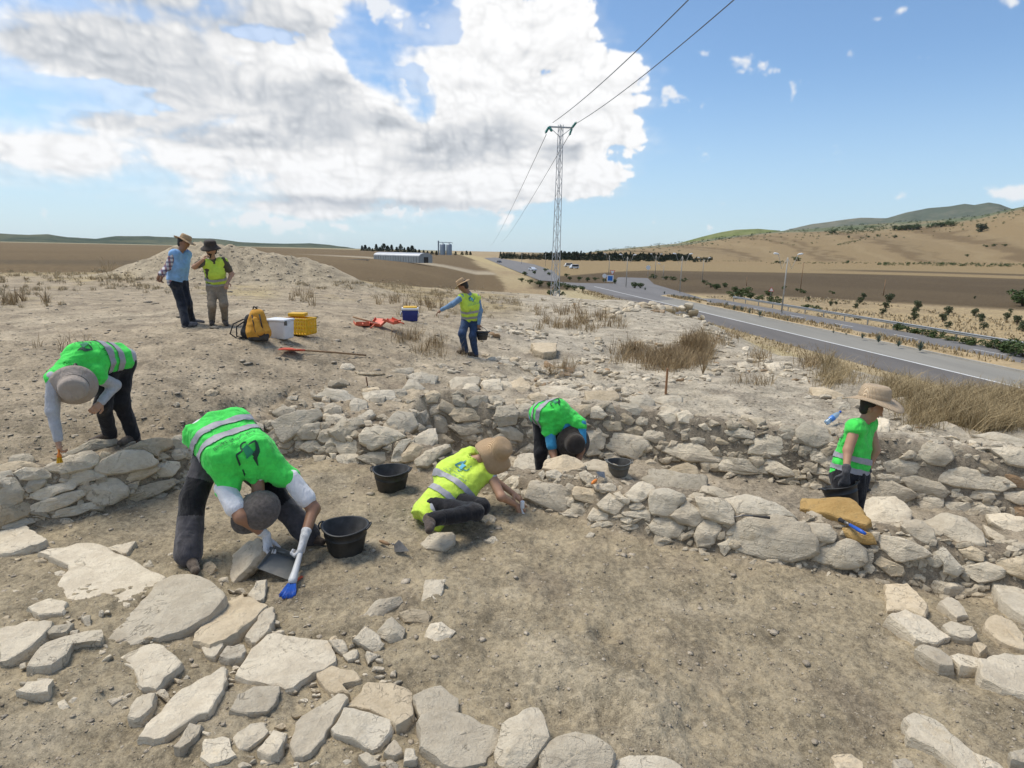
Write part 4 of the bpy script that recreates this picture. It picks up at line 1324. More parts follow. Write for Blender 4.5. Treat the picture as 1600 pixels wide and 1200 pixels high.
def unit(v): v = np.asarray(v, float); return v / np.linalg.norm(v)
def sub(par, xy, L, far):
    """joint at bone length L from its parent, on the ray of a pixel; far picks the farther of the two solutions"""
    d = ray(*xy); o = CAM - par
    bq = d @ o; cq = o @ o - L * L; disc = bq * bq - cq
    if disc < 0:
        p = CAM + d * (-bq); v = p - par
        return par + unit(v) * min(np.linalg.norm(v), L * 1.12)
    return CAM + d * (-bq + (math.sqrt(disc) if far else -math.sqrt(disc)))

def fingers(B, wrist, dirn, palm, sc=1.0, curl=.6, thumb=1, bare=True):
    """palm, four unequal bent fingers and a thumb that leaves the side of the palm; returns the end of the palm"""
    d, n = unit(dirn), unit(palm - np.dot(palm, unit(dirn)) * unit(dirn)); s = np.cross(n, d)
    for q in (-.026, -.009, .009, .026):
        B.cone(wrist, wrist + d * .085 * sc + s * q * sc, .021 * sc, .0155 * sc, .012)
    for q, L in ((-.029, .066), (-.010, .080), (.010, .086), (.028, .076)):
        p = wrist + d * .088 * sc + s * q * sc; ang = curl * .5
        for seg, f in enumerate((.46, .32, .24)):
            dd = d * math.cos(ang) + n * math.sin(ang)
            e = p + dd * L * f * sc; r = (.0100 - .0012 * seg) * sc
            B.cone(p, e, r, r * .9, .004); p = e; ang += curl * 1.0
    p = wrist + d * .028 * sc + s * .028 * thumb * sc; dd = unit(d * .62 + s * .75 * thumb + n * .35)
    e = p + dd * .042 * sc; B.cone(p, e, .0135 * sc, .011 * sc, .012); B.cone(e, e + unit(d * .8 + s * .2 * thumb + n * .55) * .036 * sc, .0108 * sc, .0088 * sc, .005)
    return wrist + d * .09 * sc

m_skin = {k: plain('skin_' + k, c, .55, var=.10, scale=25, bmp=.1, bdist=.002) for k, c in (('tan', (.42, .235, .145)), ('brown', (.30, .155, .09)), ('fair', (.50, .31, .21)))}
def cloth(name, rgb, rough=.85, var=.10, scale=14, spec=.25, dirt=.12):
    if name in _MATS: return _MATS[name]
    m, nt, b = principled(name)
    tc = N(nt, 'ShaderNodeTexCoord').outputs['Object']
    n1, n2 = noise(nt, tc, scale, 5, .6), noise(nt, tc, 260, 2, .5)
    dn = noise(nt, tc, 4.5, 5, .65)
    col = mix(nt, smooth(nt, n1, .3, .7), tuple(c * (1 - var) for c in rgb) + (1,), tuple(min(1, c * (1 + var)) for c in rgb) + (1,))
    col = mix(nt, M(nt, 'MULTIPLY', smooth(nt, dn, .52, .78), dirt), col, (.38, .31, .23, 1))
    nt.links.new(col, b.inputs['Base Color'])
    b.inputs['Roughness'].default_value = rough; b.inputs['Specular IOR Level'].default_value = spec
    b.inputs['Sheen Weight'].default_value = .15
    wr = noise(nt, VM(nt, 'MULTIPLY', tc, (1.0, 1.0, .45)), 9.0, 5, .55, 1.2)
    bump(nt, b, M(nt, 'ADD', M(nt, 'MULTIPLY', wr, 1.0), M(nt, 'ADD', M(nt, 'MULTIPLY', n1, .30), M(nt, 'MULTIPLY', n2, .05))), .55, .045)
    _MATS[name] = m
    return m
m_green = cloth('green_vest_cloth', (.065, .72, .10), .8, .14, 12, dirt=.10)
m_yellow = cloth('yellow_vest_cloth', (.56, .76, .085), .8, .08, 12)
m_band = plain('reflective_band', (.33, .33, .36), .6, 0, .15, 40, .2, .003, dirt=.2)
m_black = cloth('black_trouser_cloth', (.013, .013, .016), .9, .25, 18, dirt=.10)
m_char = cloth('charcoal_trouser_cloth', (.075, .070, .076), .9, .2, 18, dirt=.12)
m_white_cloth = cloth('white_cotton', (.70, .70, .72), .9, .06, 14, dirt=.10)
m_grey_cloth = cloth('light_grey_knit', (.42, .43, .46), .9, .08, 30)
m_blue_cloth = cloth('blue_sleeve_cloth', (.05, .30, .52), .85, .1, 14)
m_jeans = cloth('blue_denim', (.028, .055, .12), .9, .25, 22)
m_dkjeans = cloth('dark_denim', (.016, .020, .030), .9, .25, 22)
m_khaki = cloth('khaki_trouser_cloth', (.26, .205, .145), .9, .15, 18)
m_olive = cloth('olive_shirt_cloth', (.085, .075, .05), .9, .15, 14)
m_ltblue = cloth('light_blue_vest_cloth', (.23, .43, .72), .8, .12, 12)
m_chambray = cloth('blue_chambray', (.16, .27, .42), .9, .15, 22)
m_shoe = cloth('dusty_shoe_leather', (.075, .055, .042), .8, .25, 25, dirt=.5)
m_shoe_grey = cloth('grey_shoe_suede', (.12, .12, .13), .85, .2, 25, dirt=.3)
m_hair = plain('dark_hair', (.018, .013, .010), .6, 0, .3, 80, .4, .004)
m_glove_w = cloth('white_work_glove', (.62, .61, .60), .9, .10, 40, dirt=.25)
m_glove_g = cloth('grey_work_glove', (.07, .07, .075), .8, .2, 40, dirt=.2)
m_ink = plain('dark_green_print', (.005, .045, .028), .6, 0, .1, 30, 0)
m_ink2 = plain('green_print', (.008, .22, .10), .6, 0, .1, 30, 0)
m_teal = plain('teal_print', (.01, .17, .23), .6, 0, .1, 30, 0)
m_cyan = plain('light_blue_print', (.08, .42, .62), .6, 0, .1, 30, 0)
m_trim = plain('black_piping', (.012, .012, .012), .7, 0, .1, 30, 0)

def straw(name, hi, lo):
    m, nt, b = principled(name)
    tc = N(nt, 'ShaderNodeTexCoord').outputs['Object']
    w = N(nt, 'ShaderNodeTexWave', wave_type='RINGS', rings_direction='Z'); nt.links.new(tc, w.inputs[0]); w.inputs['Scale'].default_value = 28; w.inputs['Distortion'].default_value = 2.0; w.inputs['Detail'].default_value = 3
    n1 = noise(nt, tc, 30, 4, .6)
    f = M(nt, 'ADD', M(nt, 'MULTIPLY', w.outputs['Fac'], .5), M(nt, 'MULTIPLY', n1, .5))
    nt.links.new(mix(nt, smooth(nt, f, .25, .75), (*lo, 1), (*hi, 1)), b.inputs['Base Color'])
    b.inputs['Roughness'].default_value = .8
    bump(nt, b, f, 1.0, .012)
    return m
m_straw = straw('straw_weave', (.62, .44, .26), (.42, .27, .14))
m_straw2 = straw('pale_straw_weave', (.64, .50, .34), (.48, .35, .22))
m_hat_beige = cloth('beige_hat_cloth', (.36, .305, .26), .9, .06, 20)
m_hat_dark = cloth('dark_brown_hat_cloth', (.045, .036, .030), .9, .2, 20)
m_cap = cloth('washed_grey_cap_cloth', (.115, .100, .090), .9, .25, 30, dirt=.25)

def rot_to(z, y=None):
    """3x3 matrix whose z column is z and whose y column is near y"""
    z = Vector(z).normalized(); y = Vector(y if y is not None else (0, 1, 0))
    y = (y - z * y.dot(z)).normalized(); x = y.cross(z)
    return Matrix((x, y, z)).transposed()

def put_hat(parent, kind, c, up, fwd, mat, sc=1.0, crown=.1):
    """c: middle of the head; up: towards the crown; fwd: where the face looks"""
    R = rot_to(up, fwd); base = Vector(c) + Vector(unit(up)) * .045 * sc
    wv = lambda amp, k, ph: (lambda q, a, r: (q[0], q[1], q[2] + amp * math.cos(k * a + ph) * max(0, (r - .09 * sc)) / .1))
    if kind == 'brim':       # straw hat with a wide wavy brim
        prof = [(.20, -.010), (.165, .0), (.118, .012), (.104, .02), (.101, .06), (.096, .092), (.078, .110), (.045, .112), (.012, .106), (0.0005, .105)]
        under = [(.118, .004), (.165, -.008), (.20, -.016)]
        prof = [(r * sc, z * sc) for r, z in under + prof]
        o = MB().lathe(prof, base, 40, R, wv(.018 * sc, 2, .6)).build('hat', mat, parent, True)
        bd = MB().lathe([(r * sc, z * sc) for r, z in ((.1055, .022), (.1065, .028), (.1055, .045), (.1025, .052))], base, 40, R).build('hat_band', mat, o, True, local=False)
        bd.data.transform(Matrix.Translation(-Vector(parent.location)))
    elif kind == 'floppy':   # coarse straw hat, tall round crown and drooping brim
        prof = [(.112, -.004), (.15, -.035), (.178, -.062), (.182, -.056), (.152, -.018), (.118, .012), (.108, .028), (.108, .07), (.102, .105), (.084, .128), (.05, .138), (.02, .136), (.0005, .135)]
        o = MB().lathe([(r * sc, z * sc) for r, z in prof], base, 40, R, wv(.035 * sc, 3, 1.0)).build('hat', mat, parent, True)
    elif kind == 'bucket':   # soft sun hat
        prof = [(.105, -.01), (.14, -.030), (.165, -.045), (.167, -.038), (.145, -.018), (.112, .010), (.104, .024), (.100, .06), (.094, .088), (.08, .103), (.05, .108), (.02, .108), (.0005, .108)]
        o = MB().lathe([(r * sc, z * sc) for r, z in prof], base, 36, R, wv(.012 * sc, 2, .2)).build('hat', mat, parent, True)
        rim = MB().tube([Vector(base) + R @ Vector((.1065 * sc * math.cos(k * math.tau / 36), .1065 * sc * math.sin(k * math.tau / 36), .016 * sc)) for k in range(36)], .0035, 6, close=True).build('hat_cord', m_trim if mat is not m_hat_dark else mat, o, True, local=False)
        rim.data.transform(Matrix.Translation(-Vector(parent.location)))
    else:                    # baseball cap: six panels, button and visor
        prof = [(.106 * math.cos(t) * sc, .118 * math.sin(t) * sc - .008) for t in np.linspace(-.12, 1.56, 12)]
        seam = lambda q, a, r: (q[0] * (1 - .028 * math.exp(-((((a / (math.tau / 6)) + .5) % 1 - .5) / .05) ** 2)), q[1] * 1.10 * (1 - .028 * math.exp(-((((a / (math.tau / 6)) + .5) % 1 - .5) / .05) ** 2)), q[2])
        o = MB().lathe(prof, base, 60, R, seam).build('cap', mat, parent, True)
        vz = MB(); ring = []
        for k in range(13):
            a = -1.15 + 2.3 * k / 12
            for rr in (1.0, 1.3, 1.72 - .25 * abs(a) ** 2):
                ring.append(Vector(base) + R @ Vector((math.sin(a) * .104 * sc * (1 + (rr - 1) * .35), (math.cos(a) * .113 * rr) * sc, (-.006 - .03 * (rr - 1) - .012 * a * a) * sc)))
        vv = ring + [q - Vector(unit(up)) * .006 for q in ring]; n = len(ring); f = []
        for k in range(12):
            for j in range(2):
                a0 = k * 3 + j; f.append((a0, a0 + 1, a0 + 4, a0 + 3)); f.append((n + a0 + 3, n + a0 + 4, n + a0 + 1, n + a0))
        for k in range(12): f.append((k * 3 + 2, n + k * 3 + 2, n + k * 3 + 5, k * 3 + 5))
        vs = vz.add(vv, f).build('visor', mat, o, True, local=False); vs.data.transform(Matrix.Translation(-Vector(parent.location)))
        bt = MB().lathe([(.009, 0), (.008, .005), (.003, .008), (.0005, .0085)], base + Vector(unit(up)) * .109 * sc, 10, R).build('cap_button', mat, o, True, local=False)
        bt.data.transform(Matrix.Translation(-Vector(parent.location)))
    return o

from mathutils.bvhtree import BVHTree
def flat_text(s, size):
    """outline of a line of lettering as flat triangles (x, y)"""
    cu = bpy.data.curves.new('lettering', 'FONT'); cu.body = s; cu.size = size; cu.align_x = 'CENTER'; cu.resolution_u = 2
    o = bpy.data.objects.new('lettering', cu); COL.objects.link(o)
    me = o.evaluated_get(bpy.context.evaluated_depsgraph_get()).to_mesh()
    v = [(q.co.x, q.co.y) for q in me.vertices]; f = [tuple(p.vertices) for p in me.polygons]
    o.to_mesh_clear(); COL.objects.unlink(o); bpy.data.objects.remove(o); bpy.data.curves.remove(cu)
    return v, f
def strokes(lines):
    v, f = [], []
    for pts, w in lines:
        pts = np.array(pts, float)
        L = np.linalg.norm(np.diff(pts, axis=0), axis=1); c = np.concatenate([[0], np.cumsum(L)]); n = max(4, int(c[-1] / .012))
        t = np.linspace(0, c[-1], n); q = np.stack([np.interp(t, c, pts[:, i]) for i in (0, 1)], -1)
        ww = np.interp(np.linspace(0, 1, n), np.linspace(0, 1, len(w)), w) if hasattr(w, '__len__') else np.full(n, w)
        tg = np.gradient(q, axis=0); tg /= np.maximum(np.linalg.norm(tg, axis=1), 1e-9)[:, None]; nn_ = np.stack([-tg[:, 1], tg[:, 0]], -1)
        o = len(v); v += [tuple(p) for p in q + nn_ * ww[:, None] / 2] + [tuple(p) for p in q - nn_ * ww[:, None] / 2]
        f += [(o + i, o + i + 1, o + n + i + 1, o + n + i) for i in range(n - 1)]
    return v, f
def print_on(parent, name, vf, origin, ex, ey, en, vestmesh, mat, off=.009):
    """lays a flat print on cloth: every point is dropped onto the cloth surface under it"""
    V, Q = vestmesh
    bvh = BVHTree.FromPolygons([Vector(p) for p in V], [tuple(q) for q in Q])
    out = []
    for x, y in vf[0]:
        o = Vector(origin + ex * x + ey * y + en * .35)
        hit = bvh.ray_cast(o, Vector(-en))
        out.append(hit[0] + Vector(en) * off if hit[0] is not None else Vector(origin + ex * x + ey * y))
    ob = mesh(name, [tuple(q) for q in out], vf[1], mat, None, False)
    ob.parent = parent; ob.data.transform(Matrix.Translation(-Vector(parent_loc(parent))))
    return ob
def parent_loc(p):
    l = Vector(p.location)
    while p.parent is not None: p = p.parent; l += Vector(p.location)
    return l

EMBLEM_DARK = [([(-.075, -.035), (-.075, -.012), (-.070, .012), (-.020, .016), (-.022, .040), (-.008, .058), (.012, .058), (.024, .046)], .012), ([(.025, .018), (.078, .022), (.078, .0), (.060, -.042), (.020, -.062)], [.010, .014, .020, .03, .035]), ([(.024, -.060), (.018, -.105)], [.03, .004]), ([(-.072, -.055), (-.071, -.075)], .008)]
EMBLEM_FILL = ([(-.022, -.030), (.030, -.030), (.022, .028), (-.014, .028), (-.030, -.045), (.034, -.045)], [(0, 1, 2, 3), (4, 5, 1, 0)])
AR_LINE = ''.join(reversed('\uFE8D\uFEDF\uFEE4\uFECC\uFEEC\uFEAA \uFE8D\uFEDF\uFEEE\uFEC3\uFEE8\uFEF2 \uFEDF\uFEE0\uFE98\uFEAE\uFE8D\uFE99'))
FR_LINE = 'Institut National du Patrimoine'

def person(label, root_px, rootY, J, o):
    """J: joint pixels; o: options. Builds the skeleton from bone lengths, then body, clothes, shoes, hands, head and hat."""
    H_ = o.get('h', .012); sc = o.get('sc', 1.0)
    LEN = dict(chest=.30 * sc, neck=.22 * sc, head=.175 * sc, sh=o.get('shl', .185) * sc, elbow=.285 * sc, wrist=.255 * sc, hip=.095 * sc, knee=.43 * sc, ankle=.42 * sc, toe=.18 * sc)
    P = {'pelvis': atY(*root_px, rootY)}
    for name, par, key in (('chest', 'pelvis', 'chest'), ('neck', 'chest', 'neck'), ('head', 'neck', 'head')):
        x, y, far = J[name]; P[name] = sub(P[par], (x, y), LEN[key], far)
    for s in 'ab':
        for name, par, key in (('sh', 'neck', 'sh'), ('elbow', 'sh', 'elbow'), ('wrist', 'elbow', 'wrist'), ('hip', 'pelvis', 'hip'), ('knee', 'hip', 'knee'), ('ankle', 'knee', 'ankle'), ('toe', 'ankle', 'toe')):
            x, y, far = J[name + s]; P[name + s] = sub(P[par + s if par + s in P else par], (x, y), LEN[key], far)
    for k, v in o.get('shift', {}).items(): P[k] = P[k] + np.array(v)
    for s in 'ab':                                   # feet rest on the ground
        if o.get('feet', True):
            g_ = gz(*P['ankle' + s][:2]) + .085
            P['ankle' + s][2] = g_; P['toe' + s][2] = gz(*P['toe' + s][:2]) + .045
            dk = P['ankle' + s] - P['hip' + s]; L = np.linalg.norm(dk); l1, l2 = LEN['knee'], LEN['ankle']
            if L < (l1 + l2) * .995:                 # bend the knee the way the pixels say
                a_ = (l1 * l1 - l2 * l2 + L * L) / (2 * L); hgt = math.sqrt(max(l1 * l1 - a_ * a_, 0)); m_ = P['hip' + s] + dk / L * a_
                v = P['knee' + s] - m_; v = v - dk / L * (v @ (dk / L)); P['knee' + s] = m_ + (unit(v) if np.linalg.norm(v) > 1e-3 else unit(np.array(o.get('face', (0, -1, 0)), float))) * hgt
            else: P['knee' + s] = P['hip' + s] + dk * l1 / (l1 + l2)
    face = unit(o.get('face', (0, -1, 0)))
    spine = unit(P['neck'] - P['pelvis']); lat = unit(P['shb'] - P['sha']); hl = unit(P['hipb'] - P['hipa'])
    back = o.get('back'); back = unit(np.cross(spine, lat)) if back is None else unit(np.array(back, float))
    hup = unit(P['head'] - P['neck']); hf = unit(face - hup * (face @ hup) * .999)
    base = [P['pelvis'][0], P['pelvis'][1], min(P['anklea'][2], P['ankleb'][2]) - .085]
    root = tag(empty('person', base), label, 'person', o.get('group'))
    w_ = o.get('wide', 1.0)
    def torso(B, g, arms=0, down=0.0, sleeve=None, k=.05):
        pe, ch, ne = P['pelvis'], P['chest'], P['neck']
        mid = (pe + ch) / 2
        for s, sd in (('a', -1), ('b', 1)):
            B.chain([pe + hl * sd * .088 * w_ - spine * down, mid + hl * sd * .075 * w_, ch + lat * sd * .082 * w_, P['sh' + s] * .82 + ne * .18 - spine * .05], [.110 * w_ + g * 1.25, .102 * w_ + g, .104 * w_ + g, .068 + g], k)
        B.cone(mid - back * .02, ch - back * .012, .103 * w_ + g, .100 + g, k); B.cone(pe, mid, .11 + g, .10 + g, k)
        B.cone(ch, ne, .098 + g, .058 + g * .6, k)
    fat = o.get('fat', 1.0)
    def arm(B, s, g, to='wrist', r=(.056 * fat, .047 * fat, .043 * fat, .034 * fat)):
        B.cone(P['sh' + s], P['elbow' + s], r[0] + g, r[1] + g, .03)
        if to == 'wrist': B.cone(P['elbow' + s], P['wrist' + s], r[2] + g, r[3] - .006 + g, .025)
        if to == 'half': pass
    def leg(B, s, g, k=.035, hem=1.0):
        B.cone(P['hip' + s], P['knee' + s], .088 + g, .060 + g, k); B.cone(P['knee' + s], P['ankle' + s], .060 + g, .043 + g * hem, k)
        B.cone(P['pelvis'], P['hip' + s], .105 + g * .7, .095 + g, k)
    # --- the body itself, one surface
    B = Body(H_)
    torso(B, -.012); arm(B, 'a', 0); arm(B, 'b', 0); leg(B, 'a', -.008); leg(B, 'b', -.008)
    for s in 'ab': B.cone(P['ankle' + s], P['ankle' + s] * .6 + P['toe' + s] * .4, .032, .022, .02)
    B.cone(P['neck'], P['head'] - hup * .03, .056, .052, .03)
    c = P['head']
    B.cone(c + hup * .020 - hf * .022, c + hup * .018 + hf * .022, .088, .082, .03); B.cone(c - hup * .02 + hf * .03, c - hup * .085 + hf * .052, .066, .038, .035)
    hs = np.cross(hf, hup)
    B.cone(c - hup * .0 + hf * .098, c - hup * .030 + hf * .118, .010, .0135, .014)
    B.cone(c + hup * .022 + hf * .090 - hs * .025, c + hup * .022 + hf * .090 + hs * .025, .012, .012, .02)
    for q in (-1, 1): B.cone(c - hup * .005 + hs * q * .088, c - hup * .03 + hs * q * .088 + hf * .005, .015, .012, .008)
    B.field(); V, Q = B.surf()
    # hands at finer grain, part of the same mesh
    HV, HQ = [V], [Q]; off = len(V)
    gl = o.get('gloves')
    for s in 'ab':
        hd = o.get('hand' + s, {})
        HB = Body(.0045 if H_ < .014 else .007)
        dv = hd.get('dir'); dv = unit(P['wrist' + s] - P['elbow' + s]) if dv is None else unit(dv)
        pn = np.array(hd.get('palm', (0, 0, -1)), float) + np.array([.013, .021, .007])
        k_ = 1.45 if gl else 1.0
        HB.cone(P['wrist' + s] - unit(P['wrist' + s] - P['elbow' + s]) * .05, P['wrist' + s], .030 * k_, .024 * k_, .015)
        fingers(HB, P['wrist' + s], dv, pn, sc * (1.3 if gl else 1.05), hd.get('curl', .55), hd.get('thumb', 1 if s == 'a' else -1))
        P['hand' + s] = P['wrist' + s] + dv * .10 * sc
        HB.field(.02); v, q = HB.surf()
        if gl:
            mesh('glove', v, q, gl, root, True)
        else: HV.append(v); HQ.append(q + off); off += len(v)
    mesh('body', np.vstack(HV), np.vstack(HQ), m_skin[o.get('skin', 'tan')], root, True)
    # --- eyes, mouth
    if o.get('eyes', True):
        for q in (-1, 1):
            MB().lathe([(.0001, -.010), (.007, -.007), (.010, 0), (.007, .007), (.0001, .010)], c + hup * .008 + hf * .091 + hs * q * .031, 10).build('eye', m_trim, root, True)
        MB().lathe([(.0001, -.018), (.006, -.010), (.0075, 0), (.006, .010), (.0001, .018)], c - hup * .056 + hf * .097, 10, rot_to(hs, hf)).build('mouth', plain('lips', (.25, .09, .07), .5, 0, .1, 30, 0), root, True)
    # --- hair
    if o.get('hair', True):
        B = Body(H_)
        for q in (-1, 0, 1): B.cone(c + hup * .034 - hf * .034 + hs * q * .025, c - hup * .035 - hf * .040 + hs * q * .026, .081, .050, .03)
        if o.get('longhair'): B.cone(c - hup * .03 - hf * .09, c - hup * .16 - hf * .085, .045, .02, .03)
        B.field(); v, q = B.surf(); mesh('hair', relax(v, q, 1), q, o.get('hairmat', m_hair), root, True)
    if o.get('beard'):
        B = Body(H_); B.cone(c - hup * .05 + hf * .045, c - hup * .10 + hf * .058, .058, .036, .03); B.field(); v, q = B.surf(); mesh('beard', v, q, m_hair, root, True)
    # --- trousers
    B = Body(H_); g = o.get('tg', .016)
    for s in 'ab': leg(B, s, g, .05, 1.6)
    B.cone(P['pelvis'] - back * .01, P['pelvis'] + spine * .10, .115 * w_ + g, .105 * w_ + g, .05)
    B.field(); v, q = B.surf(); v = folds(v, q, o.get('tf', .012), 11, 5, P['anklea'] - P['hipa']); v = relax(v, q, 1)
    tro = mesh('trousers', v, q, o['tmat'], root, True)
    if o.get('patches'):                              # darker cloth over the knees
        tro.data.materials.append(m_black)
        c_ = v[q].mean(1); on = np.zeros(len(q), bool)
        for s in 'ab':
            k_, h_, a_ = P['knee' + s], P['hip' + s], P['ankle' + s]
            near = np.linalg.norm(c_ - k_, axis=1) < .30
            on |= near & ((c_ - k_) @ unit(h_ - k_) < .16) & ((c_ - k_) @ unit(a_ - k_) < .16)
        tro.data.polygons.foreach_set('material_index', on.astype(np.int32))
    # --- shirt with sleeves
    B = Body(H_); torso(B, .008)
    for s in 'ab':
        if o.get('sleeve', 'short') == 'long':
            arm(B, s, .012)
        elif o.get('sleeve') == 'short':
            m_ = P['sh' + s] * .32 + P['elbow' + s] * .68; B.cone(P['sh' + s], m_, .064 * fat, .066 * fat, .03)
        else: B.cone(P['sh' + s], P['sh' + s] * .8 + P['elbow' + s] * .2, .062, .058, .03)
    B.field(); v, q = B.surf(); v = folds(v, q, .008, 13, 8, P['elbowa'] - P['sha'])
    mesh('shirt', relax(v, q, 1), q, o['smat'], root, True)
    # --- hi-vis vest with reflective bands and print
    B = Body(H_); g = o.get('vg', .030); torso(B, g, down=o.get('vdown', .10))
    for s in 'ab': B.cone(P['sh' + s] * .80 + P['neck'] * .2 - spine * .02, P['sh' + s] * .95 + P['elbow' + s] * .05 - spine * .01, .070 + g * .5, .066 + g * .5, .05)
    B.field(.08)
    G = B.grid()
    sp = (G - P['pelvis']) @ spine
    bent = (G - P['pelvis']) @ back
    wavy = .012 * np.sin(((G - P['pelvis']) @ lat) * 22) + .010 * np.sin(bent * 30)
    hem = o.get('hem', -.07)
    Ln = (P['neck'] - P['pelvis']) @ spine
    neckd = np.linalg.norm(G - (P['neck'] + spine * .03), axis=-1)
    F0 = B.F.copy()
    Fv = np.maximum(F0, (hem + wavy) - sp)
    Fv = np.maximum(Fv, o.get('nk', .068) - neckd) if not o.get('closed') else Fv
    v, q = nets(Fv, B.lo, B.h)
    amp = o.get('vf', .016)
    fo = lambda vv, qq: relax(folds(folds(vv, qq, amp, 7.0, 2 + int(abs(root_px[0])) % 9, spine), qq, amp * .55, 17, 4, lat), qq, 1)
    v = fo(v, q)
    vest = mesh('vest', v, q, o['vmat'], root, True)
    if o.get('bands', True):
        for s0 in o.get('bandpos', (.10, .24)):
            # ribbon that follows the folded cloth, lifted a little off it
            bv, bq = nets(np.maximum(F0 - .010, np.abs(sp - s0) - o.get('bw', .028)), B.lo, B.h)
            bvh = BVHTree.FromPolygons([Vector(p) for p in v], [tuple(x) for x in q])
            outv, keep = [], np.zeros(len(bv), bool)
            for i, p in enumerate(bv):
                loc, nn_, _, dist = bvh.find_nearest(Vector(p))
                keep[i] = (Vector(p) - loc).dot(nn_) > -.022
                outv.append(np.array(loc + nn_ * .009))
            bq = bq[keep[bq].all(1)]
            bm_ = mesh('reflective_band', np.array(outv), bq, m_band, vest, True, local=False); bm_.data.transform(Matrix.Translation(-Vector(base)))
    if o.get('logo'):
        up = spine; right = unit(np.cross(up, back)) * 1.0; en = unit(back)
        org = P['pelvis'] + spine * (Ln * o.get('logo_at', .70)) + back * .12 + lat * o.get('logo_x', 0)
        dk, fl = o.get('logo_col', (m_ink, m_ink2)); k = o.get('logo_sc', 1.0)
        mul = lambda vf, dx=0, dy=0: ([(x * k + dx, y * k + dy) for x, y in vf[0]], vf[1])
        sv, sf = strokes([([(-x, -y) for x, y in pts], w) for pts, w in EMBLEM_DARK])
        emb = print_on(vest, 'emblem', mul((sv, sf)), org, right, up, en, (v, q), dk)
        print_on(vest, 'emblem_pot', mul(([(-x, -y) for x, y in EMBLEM_FILL[0]], EMBLEM_FILL[1])), org, right, up, en, (v, q), fl, .011)
        t1, t2 = flat_text(AR_LINE, .040), flat_text(FR_LINE, .018)
        print_on(vest, 'lettering', mul(t2, 0, -.095 * k), org, right, up, en, (v, q), dk)
        print_on(vest, 'lettering', mul(t1, 0, -.135 * k), org, right, up, en, (v, q), dk)
    # --- shoes
    for s in 'ab':
        B = Body(max(H_ * .8, .009)); an, to = P['ankle' + s], P['toe' + s]; fd = unit(to - an); dn = np.array([0, 0, -1.0])
        if not o.get('feet', True): dn = unit(np.cross(np.cross(fd, an - P['knee' + s]), fd) * 1.0)
        heel = an + dn * .045 - fd * .035
        B.cone(an + unit(P['knee' + s] - an) * .03, an + dn * .04, .052, .046, .03); B.cone(heel, to + fd * .01 + dn * .008, .040, .034, .03); B.cone(an + dn * .01, to - fd * .05, .045, .034, .03)
        B.field(); v2, q2 = B.surf(); mesh('shoe', v2, q2, o.get('shoe', m_shoe), root, True)
    if o.get('hat'):
        k, mt, hsz = o['hat']; put_hat(root, k, c + hup * .025, hup if o.get('hatup') is None else unit(o['hatup']), hf, mt, hsz)
    P['root'] = root; P['up'], P['fwd'], P['side'], P['back'] = hup, hf, hs, back
    return P

# joint pixels: (x, y, farther solution?)
PX = {}
PX['A'] = person('woman in green safety vest and beige sun hat stooping to brush the left wall', (183, 562), 6.35,
    dict(chest=(140, 558, 0), neck=(112, 574, 0), head=(115, 598, 0), sha=(84, 590, 0), elbowa=(82, 645, 0), wrista=(90, 686, 1), shb=(160, 592, 0), elbowb=(180, 602, 1), wristb=(158, 628, 0),
         hipa=(172, 570, 0), kneea=(160, 640, 0), anklea=(172, 684, 1), toea=(142, 690, 0), hipb=(194, 566, 1), kneeb=(192, 634, 0), ankleb=(210, 688, 1), toeb=(190, 694, 0)),
    dict(face=(0, -.3, -1), smat=m_grey_cloth, sleeve='long', vmat=m_green, tmat=m_black, hat=('bucket', m_hat_beige, 1.22), skin='tan', logo=True, logo_sc=.9, logo_at=.72, longhair=True, eyes=False, bw=.033, vdown=.12, hatup=(.50, -.83, -.12),
         handa=dict(curl=.9, palm=(.3, .2, -.4)), handb=dict(curl=.9, palm=(-.6, .2, -.3)), bandpos=(.08, .2)))
PX['B'] = person('bending man in green safety vest, grey baseball cap and white gloves holding a dustpan', (350, 682), 5.15,
    dict(chest=(374, 711, 0), neck=(402, 747, 0), head=(405, 785, 0), sha=(347, 764, 0), elbowa=(377, 808, 0), wrista=(416, 836, 1), shb=(466, 746, 0), elbowb=(490, 795, 0), wristb=(476, 838, 0),
         hipa=(315, 712, 0), kneea=(291, 800, 0), anklea=(296, 882, 1), toea=(306, 897, 0), hipb=(378, 715, 1), kneeb=(450, 790, 0), ankleb=(492, 848, 1), toeb=(503, 868, 0)),
    dict(face=(.0, -.2, -1), smat=m_white_cloth, sleeve='short', vmat=m_green, tmat=m_char, hat=('cap', m_cap, 1.56), skin='brown', logo=True, logo_at=.76, eyes=False, gloves=m_glove_w, patches=True, wide=1.42, shl=.215, sc=1.10, fat=1.25, vdown=.14, bw=.034, nk=.052, logo_sc=1.2,
         handa=dict(curl=1.1, dir=(.25, -.45, -.75), palm=(.6, -.2, -.1)), handb=dict(curl=1.35, dir=(-.1, -.5, -.75), palm=(-.6, -.1, -.1)), bandpos=(.02, .16), hem=-.15, tg=.040, tf=.012, hatup=(.35, -.88, -.18)))
